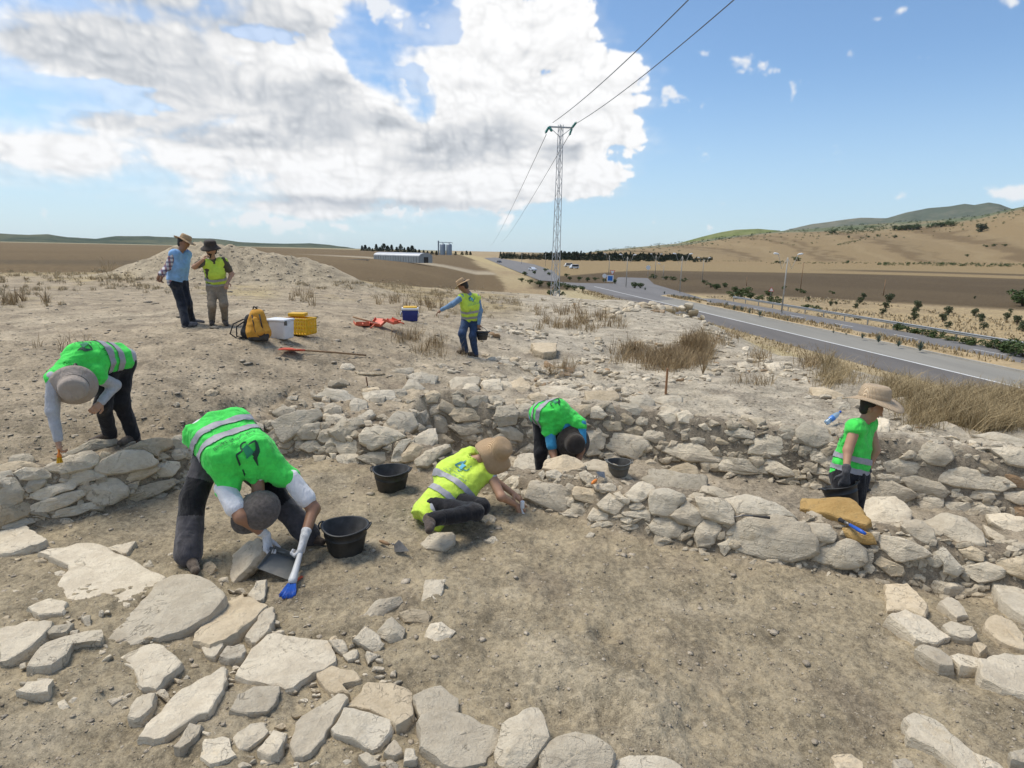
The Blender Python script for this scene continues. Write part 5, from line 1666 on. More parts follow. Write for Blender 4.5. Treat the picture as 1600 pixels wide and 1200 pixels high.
PX['C'] = person('kneeling digger in yellow safety vest and floppy straw hat scraping the floor', (684, 788), 5.60,
    dict(chest=(712, 752, 1), neck=(742, 716, 0), head=(768, 712, 0), sha=(735, 706, 1), elbowa=(772, 752, 1), wrista=(800, 770, 0), shb=(765, 738, 0), elbowb=(783, 776, 0), wristb=(806, 789, 1),
         hipa=(690, 775, 1), kneea=(752, 792, 0), anklea=(690, 806, 1), toea=(672, 818, 0), hipb=(680, 792, 0), kneeb=(742, 800, 0), ankleb=(676, 812, 0), toeb=(672, 828, 0)),
    dict(face=(.8, 0, -.75), smat=m_grey_cloth, sleeve='none', vmat=m_yellow, tmat=m_black, hat=('floppy', m_straw, 1.16), skin='tan', logo=True, logo_at=.80, logo_sc=.85, logo_col=(m_teal, m_cyan), eyes=False, feet=False,
         back=(-.35, -.72, .6), handb=dict(curl=1.0, dir=(.5, -.1, -.6), palm=(.3, .5, -.6)), handa=dict(curl=.8), bandpos=(.09, .26), hem=-.22, vf=.016, vdown=.20, wide=1.22, sc=1.06, hatup=(.55, -.38, .70)))
PX['D'] = person('stooping digger in green safety vest, dark brimmed hat and blue sleeves between two walls', (851, 648), 7.45,
    dict(chest=(862, 644, 0), neck=(884, 668, 0), head=(894, 688, 0), sha=(858, 672, 0), elbowa=(864, 708, 0), wrista=(872, 735, 0), shb=(908, 662, 0), elbowb=(908, 705, 0), wristb=(900, 735, 0),
         hipa=(845, 654, 0), kneea=(842, 694, 0), anklea=(846, 735, 1), toea=(850, 742, 0), hipb=(864, 652, 1), kneeb=(866, 690, 0), ankleb=(880, 732, 1), toeb=(884, 740, 0)),
    dict(face=(.1, -.3, -1), smat=m_blue_cloth, sleeve='short', vmat=m_green, tmat=m_black, hat=('bucket', m_hat_dark, 1.25), skin='brown', logo=True, logo_sc=.85, eyes=False, hem=-.03, hatup=(.1, -.95, .12), bandpos=(.10, .22)))
PX['E'] = person('walking woman in green safety vest and wide pale straw hat with grey gloves', (1326, 742), 5.95,
    dict(chest=(1336, 698, 0), neck=(1350, 656, 0), head=(1364, 632, 0), sha=(1338, 664, 0), elbowa=(1325, 703, 0), wrista=(1322, 738, 0), shb=(1357, 658, 1), elbowb=(1368, 705, 1), wristb=(1352, 742, 1),
         hipa=(1318, 746, 0), kneea=(1340, 800, 0), anklea=(1325, 865, 1), toea=(1345, 872, 0), hipb=(1338, 744, 1), kneeb=(1305, 800, 1), ankleb=(1275, 852, 1), toeb=(1290, 862, 0)),
    dict(face=(.85, -.55, -.12), smat=m_grey_cloth, sleeve='none', vmat=m_green, tmat=m_black, hat=('brim', m_straw2, 1.42), skin='tan', gloves=m_glove_g, sc=.97, hem=-.02, vg=.026, wide=.9, tg=.03, bandpos=(.06, .18), hatup=(.10, 0, 1), back=(-.95, -.1, .2), logo=True, logo_sc=.7,
         handa=dict(curl=1.0, dir=(0, 0, -1), palm=(.3, .9, 0)), handb=dict(curl=.9, dir=(0, 0, -1), palm=(0, -1, 0))))
PX['F'] = person('man in yellow safety vest, blue shirt and jeans walking away beyond the walls', (736, 496), 12.75,
    dict(chest=(735, 478, 0), neck=(732, 456, 0), head=(722, 444, 0), sha=(722, 464, 0), elbowa=(706, 476, 0), wrista=(690, 484, 1), shb=(745, 464, 1), elbowb=(750, 486, 1), wristb=(748, 506, 0),
         hipa=(729, 497, 0), kneea=(720, 516, 0), anklea=(727, 538, 1), toea=(716, 541, 0), hipb=(742, 498, 1), kneeb=(738, 524, 0), ankleb=(743, 550, 1), toeb=(733, 556, 0)),
    dict(h=.017, face=(-.95, .05, -.25), smat=m_chambray, sleeve='long', vmat=m_yellow, tmat=m_jeans, hat=('brim', m_straw, .92), skin='brown', hem=-.04, vg=.02, bandpos=(.06, .19), back=(.45, -.85, .2), logo=True, logo_sc=.9, logo_at=.74, logo_col=(m_teal, m_cyan), handb=dict(curl=1.0, dir=(0, 0, -1)), handa=dict(curl=.4, dir=(-.8, 0, -.6))))
m_plaid, nt, b = principled('checked_shirt_cloth')
tc = N(nt, 'ShaderNodeTexCoord').outputs['Object']
sx = N(nt, 'ShaderNodeSeparateXYZ'); nt.links.new(tc, sx.inputs[0])
def _stripe(v, per, wd): return M(nt, 'LESS_THAN', M(nt, 'FRACT', M(nt, 'MULTIPLY', v, 1 / per)), wd)
vx = M(nt, 'ADD', M(nt, 'MULTIPLY', sx.outputs[0], .8), M(nt, 'MULTIPLY', sx.outputs[1], .6))
col = mix(nt, M(nt, 'MULTIPLY', _stripe(vx, .075, .45), .8), (.60, .58, .58, 1), (.22, .05, .06, 1))
col = mix(nt, M(nt, 'MULTIPLY', _stripe(sx.outputs[2], .075, .45), .7), col, (.05, .055, .13, 1))
nt.links.new(col, b.inputs['Base Color']); b.inputs['Roughness'].default_value = .85
PX['G'] = person('standing man in light blue vest and checked shirt, hands clasped behind his back', (277, 440), 11.6,
    dict(chest=(279, 416, 0), neck=(281, 391, 0), head=(290, 373, 0), sha=(272, 395, 0), elbowa=(262, 418, 1), wrista=(250, 428, 0), shb=(292, 395, 1), elbowb=(270, 420, 1), wristb=(254, 430, 1),
         hipa=(274, 442, 0), kneea=(284, 476, 0), anklea=(290, 506, 0), toea=(306, 512, 0), hipb=(284, 441, 1), kneeb=(293, 474, 0), ankleb=(300, 502, 1), toeb=(318, 509, 0)),
    dict(h=.016, face=(.95, -.1, -.05), smat=m_plaid, sleeve='long', vmat=m_ltblue, tmat=m_dkjeans, hat=('brim', m_straw, .98), skin='brown', bands=False, hem=.02, back=(-.95, -.3, 0), shoe=m_shoe_grey, vg=.026, handa=dict(curl=.8, dir=(-.4, 0, -.7)), handb=dict(curl=.8, dir=(-.4, 0, -.7))))
PX['H'] = person('standing bearded man in yellow safety vest, dark hat, sunglasses and khaki trousers', (338, 447), 11.75,
    dict(chest=(336, 426, 0), neck=(332, 403, 0), head=(330, 391, 0), sha=(318, 409, 0), elbowa=(304, 417, 0), wrista=(316, 407, 0), shb=(349, 407, 0), elbowb=(362, 428, 1), wristb=(356, 441, 0),
         hipa=(331, 450, 0), kneea=(331, 476, 0), anklea=(331, 497, 1), toea=(330, 504, 0), hipb=(345, 450, 0), kneeb=(350, 474, 0), ankleb=(351, 495, 1), toeb=(354, 501, 0)),
    dict(h=.016, face=(-.25, -.95, .05), smat=m_olive, sleeve='short', vmat=m_yellow, tmat=m_khaki, hat=('bucket', m_hat_dark, 1.08), skin='tan', beard=True, hem=.0, bandpos=(.06, .17), handa=dict(curl=.9, dir=(.5, .3, .8)), handb=dict(curl=.8), vg=.014, tg=.010, wide=.86))
_h = PX['H']; _g = MB()
for q in (-1, 1): _g.lathe([(.0005, -.006), (.020, -.004), (.022, 0), (.020, .004), (.0005, .006)], _h['head'] + _h['up'] * .012 + _h['fwd'] * .100 + _h['side'] * q * .030, 12, rot_to(_h['fwd'], _h['up']))
_g.tube([_h['head'] + _h['up'] * .015 + _h['fwd'] * f + _h['side'] * q for f, q in ((.0, -.094), (.09, -.058), (.104, 0), (.09, .058), (.0, .094))], .004, 6).build('sunglasses', m_trim, _h['root'], True)
# ================================================================ tools and containers of the dig
m_rubber = plain('black_rubber', (.014, .0155, .017), .5, 0, .35, 20, .3, .004, dirt=.10)
m_rubber_in = plain('dusty_bucket_inside', (.075, .075, .075), .8, 0, .55, 9, .3, .004, dirt=.9)
m_steel = plain('worn_steel', (.24, .23, .22), .45, .8, .3, 40, .3, .002, dirt=.4)
m_wood = plain('worn_wood', (.27, .165, .085), .75, 0, .3, 25, .4, .003)
m_greypl = plain('grey_plastic', (.10, .107, .105), .5, 0, .1, 20, .1, .002, dirt=.35)
m_blue = plain('blue_plastic', (.012, .085, .42), .45, 0, .15, 30, .2, .002)
m_bluebox = plain('dark_blue_cooler_plastic', (.012, .022, .16), .45, 0, .12, 12, .1, .002, dirt=.15)
m_whitepl = plain('white_plastic', (.70, .72, .74), .45, 0, .06, 12, .1, .002, dirt=.15)
m_yellowpl = plain('yellow_plastic', (.72, .42, .01), .5, 0, .1, 12, .1, .002, dirt=.1)
m_red = plain('red_orange_enamel', (.62, .10, .045), .5, 0, .2, 20, .2, .002, dirt=.3)
m_orange = plain('orange_plastic', (.75, .22, .02), .5, 0, .1, 20, .1, .002, dirt=.1)
m_amber = plain('amber_backpack_cloth', (.55, .27, .03), .85, 0, .15, 20, .4, .006, dirt=.1)
m_blackcloth = plain('black_webbing', (.018, .018, .02), .85, 0, .3, 30, .3, .004, dirt=.15)
m_rustrod = plain('rusty_iron', (.12, .06, .035), .9, .3, .3, 60, .4, .003)

def bucket(px, zc, rt, rb, hgt, label, tilt=(0, 0), group='black rubber buckets', loc=None, handles=True, mat=None):
    p = Vector(loc) if loc is not None else Vector((*at(px[0], px[1], zc)[:2], zc))
    t = tag(empty('bucket', p), label, 'bucket', group)
    R = Matrix.Rotation(tilt[0], 3, 'X') @ Matrix.Rotation(tilt[1], 3, 'Y')
    wob = lambda q, a, r: (q[0] * (1 + .05 * math.cos(2 * a + .5) * (q[2] / hgt)), q[1] * (1 - .04 * math.cos(2 * a + .5) * (q[2] / hgt)), q[2] + .008 * math.cos(2 * a) * (q[2] / hgt) ** 2)
    r_ = lambda f: rb + (rt - rb) * f
    MB().lathe([(rb * .96, 0), (rb, .01), (r_(.3), hgt * .3), (r_(.62), hgt * .62), (r_(.62) + .004, hgt * .635), (r_(.64) + .004, hgt * .66), (r_(.655), hgt * .675), (r_(.93), hgt * .93), (rt + .010, hgt * .955), (rt + .012, hgt * .985), (rt, hgt), (rt - .008, hgt * .99)], p, 36, R, wob, capb=True).build('shell', mat or m_rubber, t, True)
    MB().lathe([(rt - .008, hgt * .99), (r_(.6) - .012, hgt * .6), (rb - .006, .03), (.001, .028)], p, 36, R, wob).build('inside', m_rubber_in, t, True)
    if handles:
        for s in (-1, 1):
            pts = [p + R @ Vector((s * (rt + .004 + .028 * math.sin(u * math.pi)), .07 * math.cos(u * math.pi), hgt * .95 + .022 * math.sin(u * math.pi))) for u in np.linspace(0, 1, 9)]
            MB().tube(pts, .008, 6).build('handle', mat or m_rubber, t, True)
    return t
bucket((612, 766), .0, .195, .150, .255, 'black rubber bucket with chalky inside standing left of the kneeling digger')
bucket((541, 861), .0, .195, .150, .255, 'black rubber bucket nearest the camera, standing right of the man with the grey cap')
bucket((966, 742), CORR_Z + .01, .155, .12, .20, 'dusty grey bucket half hidden behind the middle wall, below the stooping digger', mat=m_greypl)
w = PX['F']['wristb'] + np.array([.06, -.02, -.11]); bucket(None, 0, .13, .10, .17, 'dark bucket hanging from the hand of the man walking away', loc=tuple(w + np.array([.02, 0, -.22])))
MB().tube([w + np.array([-.10, 0, -.05]), w + np.array([-.05, 0, .03]), w + np.array([-.02, 0, .05]), w + np.array([.05, 0, .03]), w + np.array([.13, 0, -.05])], .005, 6).build('bail', m_steel, bpy.data.objects['bucket.003'], True)
w = PX['E']['wrista'] + np.array([.02, -.03, -.09]); bucket(None, 0, .165, .125, .22, 'black rubber bucket carried by the woman with the wide straw hat', loc=tuple(w + np.array([.04, .06, -.29])), tilt=(-.35, -.25))

# pointed trowel on the floor
def trowel(label, p, rz, hand, blade, lean, L=.14):
    t = tag(empty('trowel', p, 0), label, 'trowel')
    R = Matrix.Rotation(rz, 3, 'Z'); q = lambda x, y, z: Vector(p) + R @ Vector((x, y, z))
    MB().tube([q(-.19, 0, .025), q(-.16, 0, .028), q(-.10, 0, .028), q(-.07, 0, .026)], [.010, .016, .016, .011], 10).build('handle', hand, t, True)
    MB().tube([q(-.07, 0, .026), q(-.03, 0, .05), q(.0, 0, .045)], .005, 6).build('tang', m_steel, t, True)
    B_ = Matrix.Rotation(lean, 3, 'X')
    MB().prism([(0, -.006), (.03, -.055), (.05, -.05), (L, 0), (.05, .05), (.03, .055), (0, .006)], -.001, .0015, R @ B_, q(0, 0, .045)).build('blade', blade, t)
    return t
p = raymarch([(606, 860)])[0]; trowel('pointed trowel with a wooden handle standing on edge on the bare floor', tuple(p + np.array([.06, 0, .01])), rad(-35), m_wood, m_steel, rad(60), .19)
p = raymarch([(936, 750)], lift=.05)[0]; trowel('small trowel with an orange handle wedged among the middle wall stones', tuple(p), rad(60), m_orange, m_steel, rad(25))

# dustpan in the left glove of the capped man, brush in his right
hb, ha = PX['B']['handb'], PX['B']['handa']
dp = at(436, 888, .05); t = tag(empty('dustpan', dp), 'grey dustpan held near the floor by the man with the grey cap', 'dustpan')
dirn = unit(np.array([-.10, -1, -.18])); nrm_ = unit(np.array([.35, -.12, .93])); sx_ = unit(np.cross(dirn, nrm_)); nrm_ = np.cross(sx_, dirn)
Rm = Matrix((Vector(sx_), Vector(dirn), Vector(nrm_))).transposed()
c0 = Vector(dp) + Vector((0, 0, .03))
MB().prism([(-.10, -.12), (.10, -.12), (.125, .11), (-.125, .11)], -.003, .0, Rm, c0).build('pan', m_greypl, t)
m = MB()
for pts in ([(-.10, -.12), (-.125, .11)], [(.10, -.12), (.125, .11)]):
    for a_, b_, h0, h1 in ((pts[0], pts[1], .06, .012),):
        v = [c0 + Rm @ Vector((a_[0], a_[1], 0)), c0 + Rm @ Vector((b_[0], b_[1], 0)), c0 + Rm @ Vector((b_[0] * 1.05, b_[1], h1)), c0 + Rm @ Vector((a_[0] * 1.12, a_[1], h0))]
        o_ = [x + Rm @ Vector((math.copysign(.004, a_[0]), 0, 0)) for x in v]
        m.add(v + o_, [(0, 1, 2, 3), (7, 6, 5, 4), (0, 3, 7, 4), (1, 5, 6, 2), (3, 2, 6, 7), (0, 4, 5, 1)])
m.prism([(-.105, -.124), (.105, -.124), (.105, -.119), (-.105, -.119)], -.003, .06, Rm, c0)
m.build('rim', m_greypl, t)
he = c0 + Rm @ Vector((0, -.12, .03))
MB().tube([he, he + (Vector(ha) - he) * .5, Vector(ha), Vector(ha) + (Vector(ha) - he).normalized() * .05], [.014, .016, .017, .012], 8).build('handle', m_greypl, t, True)
tip = Vector(at(449, 930, .015)); mid_ = Vector(at(456, 912, .05)); t = tag(empty('hand_brush', tip), 'hand brush with blue bristles and a pale grey handle held over the floor', 'brush')
ax = (Vector(hb) - mid_).normalized()
MB().tube([mid_, mid_ + ax * .03, mid_ + ax * .12, Vector(hb), Vector(hb) + ax * .05], [.026, .036, .028, .020, .018], 10).build('handle', plain('pale_grey_plastic', (.50, .51, .52), .5, 0, .08, 20, .1, .002, dirt=.2), t, True)
MB().lathe([(.0005, .0), (.009, .0), (.009, .003), (.0005, .003)], mid_ + ax * .035 + Vector((-.004, -.024, .012)), 12, rot_to((-.1, -.75, .6))).build('button', m_whitepl, t)
m = MB(); rng = np.random.default_rng(4)
for _ in range(150):
    a_ = rng.uniform(0, math.tau); r_ = math.sqrt(rng.random()) * .032
    b0 = mid_ + Vector((math.cos(a_) * r_, math.sin(a_) * r_ * .6, rng.uniform(-.004, .004)))
    m.tube([b0, b0 * .45 + tip * .55 + Vector((math.cos(a_), math.sin(a_), 0)) * r_ * 1.2, tip + Vector((math.cos(a_) * r_ * 2.1, math.sin(a_) * r_ * 1.6, rng.uniform(-.008, .006)))], 0.0028, 4)
tag(m.build('bristles', m_blue, t, True), kind='stuff')
MB().box(Vector(at(466, 905, .02)), (.02, .10, .008), rad(-20)).build('red_strip', m_red, t)
# brush of the woman at the far left, white tool of the kneeling digger
def small_brush(label, grip, tip, hm, bm, n=60, w_=.014):
    g, tp = Vector(grip), Vector(tip); t = tag(empty('small_brush', tp), label, 'brush'); ax = (g - tp).normalized()
    MB().tube([tp + ax * .055, tp + ax * .07, tp + ax * .10, g, g + ax * .05], [w_ * .9, w_, .008, .0095, .006], 8).build('handle', hm, t, True)
    m = MB(); rng = np.random.default_rng(8); sd = ax.orthogonal().normalized(); s2 = ax.cross(sd)
    for _ in range(n):
        a_, r_ = rng.uniform(0, math.tau), math.sqrt(rng.random()); o_ = sd * math.cos(a_) * r_ + s2 * math.sin(a_) * r_
        m.tube([tp + ax * .06 + o_ * w_ * .8, tp + o_ * w_ * 1.3], .0018, 4)
    tag(m.build('bristles', bm, t), kind='stuff'); return t
h_ = PX['A']['handa']; small_brush('small brush with bright orange bristles in the hand of the woman in the beige hat', h_ + np.array([.0, -.01, .0]), h_ + np.array([.01, -.03, -.13]), m_orange, m_yellowpl, 70, .022)
h_ = PX['C']['handb']; small_brush('short white tool with pale bristles in the hand of the kneeling digger', h_ + np.array([.0, -.02, .03]), h_ + np.array([.03, -.02, -.075]), m_whitepl, m_whitepl, 50, .018)
MB().lathe([(.0005, 0), (.020, 0), (.022, .01), (.022, .075), (.019, .08), (.0005, .08)], h_ + np.array([.0, -.01, .055]), 14).build('cap', m_whitepl, bpy.data.objects['small_brush.001'], True)
p = raymarch([(1330, 824)], lift=.12)[0]
t = tag(empty('dusting_brush', p), 'brush with a bright blue handle lying on the small orange stone', 'brush')
a_, b_ = Vector(at(1352, 834, p[2] + .02)), Vector(at(1328, 820, p[2] + .02)); c_ = Vector(at(1312, 812, p[2] + .015))
MB().tube([a_, a_ * .7 + b_ * .3, b_], [.013, .018, .014], 10).build('handle', m_blue, t, True)
MB().tube([b_, b_ * .55 + c_ * .45], [.013, .016], 8).build('ferrule', m_steel, t, True)
MB().tube([b_ * .55 + c_ * .45, c_], [.016, .022], 8).build('bristles', m_blackcloth, t, True)
p = raymarch([(1180, 806)], lift=.1)[0]; t = tag(empty('root_cutter', p), 'slim black cutting tool lying across the long boulder of the middle wall', 'hand tool')
a_, b_, c_ = Vector(at(1203, 809, p[2] + .03)), Vector(at(1176, 806, p[2] + .03)), Vector(at(1146, 808, p[2] + .02))
MB().tube([a_, a_ * .5 + b_ * .5, b_], [.014, .012, .009], 8).build('handle', m_blackcloth, t, True)
MB().tube([b_, b_ * .5 + c_ * .5 + Vector((0, 0, .012)), c_], [.009, .006, .003], 6).build('blade', m_steel, t, True)

# bag, tub, crate on the bank
p = raymarch([(402, 531)])[0]; s_ = 1.0
t = tag(empty('backpack', p), 'amber and black backpack slumped on the bank beside the white tub', 'backpack')
B = Body(.014)
q = lambda x, y, z: p + np.array([x, y, z])
B.cone(q(-.06, .02, .13), q(-.02, .05, .40), .125, .10, .06).cone(q(.09, .02, .13), q(.03, .06, .42), .12, .085, .06).cone(q(-.05, .0, .12), q(.11, 0, .12), .115, .115, .05)
B.field(); v, f = B.surf(); v[:, 2] = np.maximum(v[:, 2], p[2] + .005); v = folds(v, f, .012, 9, 3); mesh('pack_body', v, f, m_amber, t, True)
B = Body(.012); B.cone(q(-.19, .04, .12), q(-.15, .09, .34), .08, .07, .05).cone(q(-.16, .0, .10), q(-.10, 0, .10), .09, .09, .05); B.field(); v, f = B.surf(); v[:, 2] = np.maximum(v[:, 2], p[2] + .005); mesh('back_panel', folds(v, f, .01, 10, 6), f, m_blackcloth, t, True)
B = Body(.010); B.cone(q(.02, -.085, .34), q(.10, -.11, .16), .05, .075, .03); B.field(); v, f = B.surf(); mesh('front_pocket', folds(v, f, .006, 12, 6), f, m_amber, t, True)
for k, pts in enumerate(([(-.02, -.09, .42), (.02, -.14, .30), (.05, -.16, .16), (.12, -.13, .05)], [(.09, -.06, .43), (.14, -.12, .26), (.17, -.10, .06)], [(-.20, .0, .34), (-.36, -.04, .26), (-.42, -.05, .10), (-.30, -.06, .02), (-.18, -.06, .04)], [(-.20, .02, .30), (-.30, -.06, .22), (-.30, -.08, .06), (-.16, -.08, .04)], [(-.06, .05, .49), (-.03, .03, .55), (.02, .05, .50)])):
    MB().tube([q(*x) for x in pts], .012, 6).build('strap', m_blackcloth, t, True)
B = Body(.010); B.cone(q(-.08, -.08, .03), q(.18, -.08, .03), .035, .04, .02).cone(q(.14, -.10, .06), q(.19, -.06, .08), .045, .04, .02); B.field(); v, f = B.surf(); mesh('base_trim', v, f, m_blackcloth, t, True)

def rbox(name, c, s, mat, parent, rz=0, taper=1.0, bev=.012): return MB().box(c, s, rz, taper).build(name, mat, parent, True, bev)
p = raymarch([(437, 529)])[0]; t = tag(empty('storage_tub', p), 'white plastic storage tub with lid between the backpack and the yellow crate', 'tub')
rbox('tub', p + np.array([0, .05, .155]), (.34, .28, .31), m_whitepl, t, rad(-12), 1.08, .02); rbox('lid', p + np.array([0, .05, .325]), (.39, .33, .035), m_whitepl, t, rad(-12), .97, .008)
for s in (-1, 1): rbox('clip', p + np.array([s * .17, -.10 - s * .035, .285]), (.05, .02, .08), m_greypl, t, rad(-12), 1, .004)
p = raymarch([(464, 524)])[0]; t = tag(empty('crate', p), 'bright yellow ventilated plastic crate behind the white tub', 'crate')
p = p + np.array([.02, .14, .0]); rz = rad(-14); Rz = Matrix.Rotation(rz, 3, 'Z'); cq = lambda x, y, z: Vector(p) + Rz @ Vector((x, y, z))
rbox('floor_panel', cq(0, 0, .02), (.46, .32, .025), m_yellowpl, t, rz)
rbox('top_rim', cq(0, -.165, .30), (.50, .022, .035), m_yellowpl, t, rz, 1, .006); rbox('top_rim', cq(0, .165, .30), (.50, .022, .035), m_yellowpl, t, rz, 1, .006)
for s in (-1, 1): rbox('top_rim', cq(s * .245, 0, .30), (.022, .31, .035), m_yellowpl, t, rz, 1, .006)
for y in (-.16, .16):
    for k in range(9): rbox('slat', cq(-.225 + k * .05625, y, .155), (.032, .012, .26), m_yellowpl, t, rz, 1, .002)
    for z in (.09, .17, .24): rbox('rail', cq(0, y, z), (.47, .008, .03), m_yellowpl, t, rz, 1, .002)
for x in (-.238, .238):
    for k in range(6): rbox('slat', cq(x, -.13 + k * .052, .155), (.012, .032, .26), m_yellowpl, t, rz, 1, .002)
    for z in (.09, .17): rbox('rail', cq(x, 0, z), (.008, .30, .03), m_yellowpl, t, rz, 1, .002)
m_lid = MB().box(cq(-.10, .10, .36), (.30, .22, .06), rz + .2).build('folded_crate', m_yellowpl, None, True, .01); tag(m_lid, 'small yellow tray sticking up behind the yellow crate', 'tray')

# cool box
p = raymarch([(640, 502)])[0]; k = np.linalg.norm(p - CAM) / F_PX
t = tag(empty('cool_box', p), 'dark blue cool box with a yellow lid standing alone on the bank', 'cool box')
rbox('box', p + np.array([0, .1, 8.5 * k]), (22.5 * k, 17 * k, 17 * k), m_bluebox, t, rad(8), 1.06, .02); rbox('white_rim', p + np.array([0, .1, 18.6 * k]), (25.5 * k, 19 * k, 3.4 * k), m_whitepl, t, rad(8), 1, .01); rbox('lid', p + np.array([0, .1, 21.3 * k]), (22 * k, 16 * k, 2.2 * k), m_yellowpl, t, rad(8), .9, .01)
for s in (-1, 1): MB().tube([p + np.array([s * 12.6 * k, .05, 15 * k]), p + np.array([s * 14.2 * k, .02, 10 * k]), p + np.array([s * 12.4 * k, .05, 6 * k])], .012, 6).build('handle', m_whitepl, t, True)

# shovel lying on the bank, heap of red dustpans
def shovel(label, blade_px, end_px, wid, mat, grip=False):
    a_, b_ = raymarch([blade_px, end_px]); a_ = Vector(a_) + Vector((0, 0, .04)); b_ = Vector(b_) + Vector((0, 0, .035))
    t = tag(empty('shovel', a_), label, 'shovel'); ax = (b_ - a_).normalized(); sd = ax.cross(Vector((0, 0, 1))).normalized(); up = sd.cross(ax)
    m = MB(); vs = []
    for (l, w2) in ((-.30, .02), (-.24, .55), (-.14, .95), (0, 1), (.03, .7), (.06, .12)):
        for u in (-1, -.5, 0, .5, 1): vs.append(a_ + ax * l + sd * u * w2 * wid + up * (.035 * u * u * w2))
    n = len(vs); f = []
    for i in range(5):
        for j in range(4): c_ = i * 5 + j; f.append((c_, c_ + 1, c_ + 6, c_ + 5)); f.append((n + c_ + 5, n + c_ + 6, n + c_ + 1, n + c_))
    m.add(vs + [x - up * .003 for x in vs], f).build('blade', mat, t, True)
    MB().tube([a_ + ax * .0 + up * .015, a_ + ax * .16 + up * .02], [.022, .018], 8).build('socket', mat, t, True)
    MB().tube([a_ + ax * .12 + up * .02, a_ * .5 + b_ * .5 + up * .015, b_], .016, 8).build('shaft', m_wood, t, True)
    return t
shovel('long shovel with a red blade lying flat on the bank', (462, 552), (572, 558), .13, m_red)
p = raymarch([(585, 510)])[0]
for k, (dx, dy, rz, tl, lab) in enumerate(((-.25, -.05, .3, .15, 'orange-red dustpan lying flat, leftmost of the little heap of tools on the bank'), (.10, .05, -.5, .55, 'red dustpan tipped on edge in the little heap of tools on the bank'), (.38, .0, 1.2, .3, 'red dustpan at the right end of the little heap of tools on the bank'))):
    c_ = p + np.array([dx, dy, .05 + .03 * k]); t = tag(empty('dustpan', c_), lab, 'dustpan', 'red dustpans on the bank'); R = Matrix.Rotation(rz, 3, 'Z') @ Matrix.Rotation(tl, 3, 'X')
    MB().prism([(-.14, -.13), (.14, -.13), (.17, .14), (-.17, .14)], -.003, .004, R, c_).build('pan', m_red if k else m_orange, t)
    MB().prism([(-.14, -.14), (.14, -.14), (.14, -.13), (-.14, -.13)], 0, .09, R, c_).prism([(-.15, -.13), (-.14, -.13), (-.17, .12), (-.18, .12)], 0, .05, R, c_).prism([(.15, -.13), (.14, -.13), (.17, .12), (.18, .12)], 0, .05, R, c_).build('rim', m_red, t)
    MB().tube([Vector(c_) + R @ Vector((0, -.13, .06)), Vector(c_) + R @ Vector((0, -.30, .07))], .016, 8).build('handle', m_red, t, True)
a_ = p + np.array([-.50, .15, .18]); b_ = p + np.array([.05, .05, .06]); t = tag(empty('mattock', b_), 'short wooden tool handle leaning out of the heap of red dustpans', 'hand tool')
MB().tube([a_, b_], .02, 8).build('shaft', m_wood, t, True); MB().box(b_, (.26, .04, .035), .6).build('head', m_steel, t, True, .006)

# survey pegs and stakes
def stake(label, base, top, r, mat, square=False):
    a_ = raymarch([base])[0]; Z = (a_ - CAM) @ FWD; d_ = ray(*top); b_ = CAM + d_ * (a_[1] / d_[1]); ax = unit(b_ - a_)
    return tag(MB().tube([a_ - ax * .12, a_, b_], [r * .5, r, r], 4 if square else 8).build('stake', mat, None, not square), label, 'stake')
stake('square wooden stake standing on top of the back wall', (1040, 617), (1043, 576), .022, plain('reddish_stake_wood', (.33, .17, .08), .8, 0, .2, 25), True)
stake('thin iron peg standing in the bank beside a flat white slab', (575, 606), (572, 589), .010, m_rustrod)
stake('thin rusty rod leaning against the left wall top behind the stooping woman', (214, 693), (204, 664), .008, m_rustrod)

# water bottle on the far rim
p = raymarch([(1298, 664)])[0] + np.array([0, 0, .05]); t = tag(empty('water_bottle', p), 'crumpled pale blue plastic water bottle lying on the rim left of the walking woman', 'bottle')
m_bottle = plain('clear_blue_plastic', (.42, .60, .78), .15, 0, .1, 30, .3, .004, trans=.55)
R = rot_to(unit((.75, .2, .55)))
MB().lathe([(.001, 0), (.034, .0), (.038, .02), (.035, .07), (.039, .09), (.035, .12), (.038, .15), (.036, .19), (.018, .235), (.014, .25)], p - np.array([.08, .02, .02]), 16, R, lambda q, a, r: (q[0] * (1 + .12 * math.sin(a * 3 + q[2] * 40)), q[1] * (1 - .15 * math.sin(q[2] * 30)), q[2])).build('shell', m_bottle, t, True)
MB().lathe([(.001, .275), (.016, .275), (.016, .248), (.001, .248)], p - np.array([.08, .02, .02]), 12, R).build('cap', m_blue, t, True)
MB().lathe([(.0375, .075), (.0405, .08), (.0405, .135), (.0375, .14)], p - np.array([.08, .02, .02]), 16, R).build('label', plain('bottle_label_blue', (.06, .22, .60), .4, 0, .2, 60, 0), t, True)
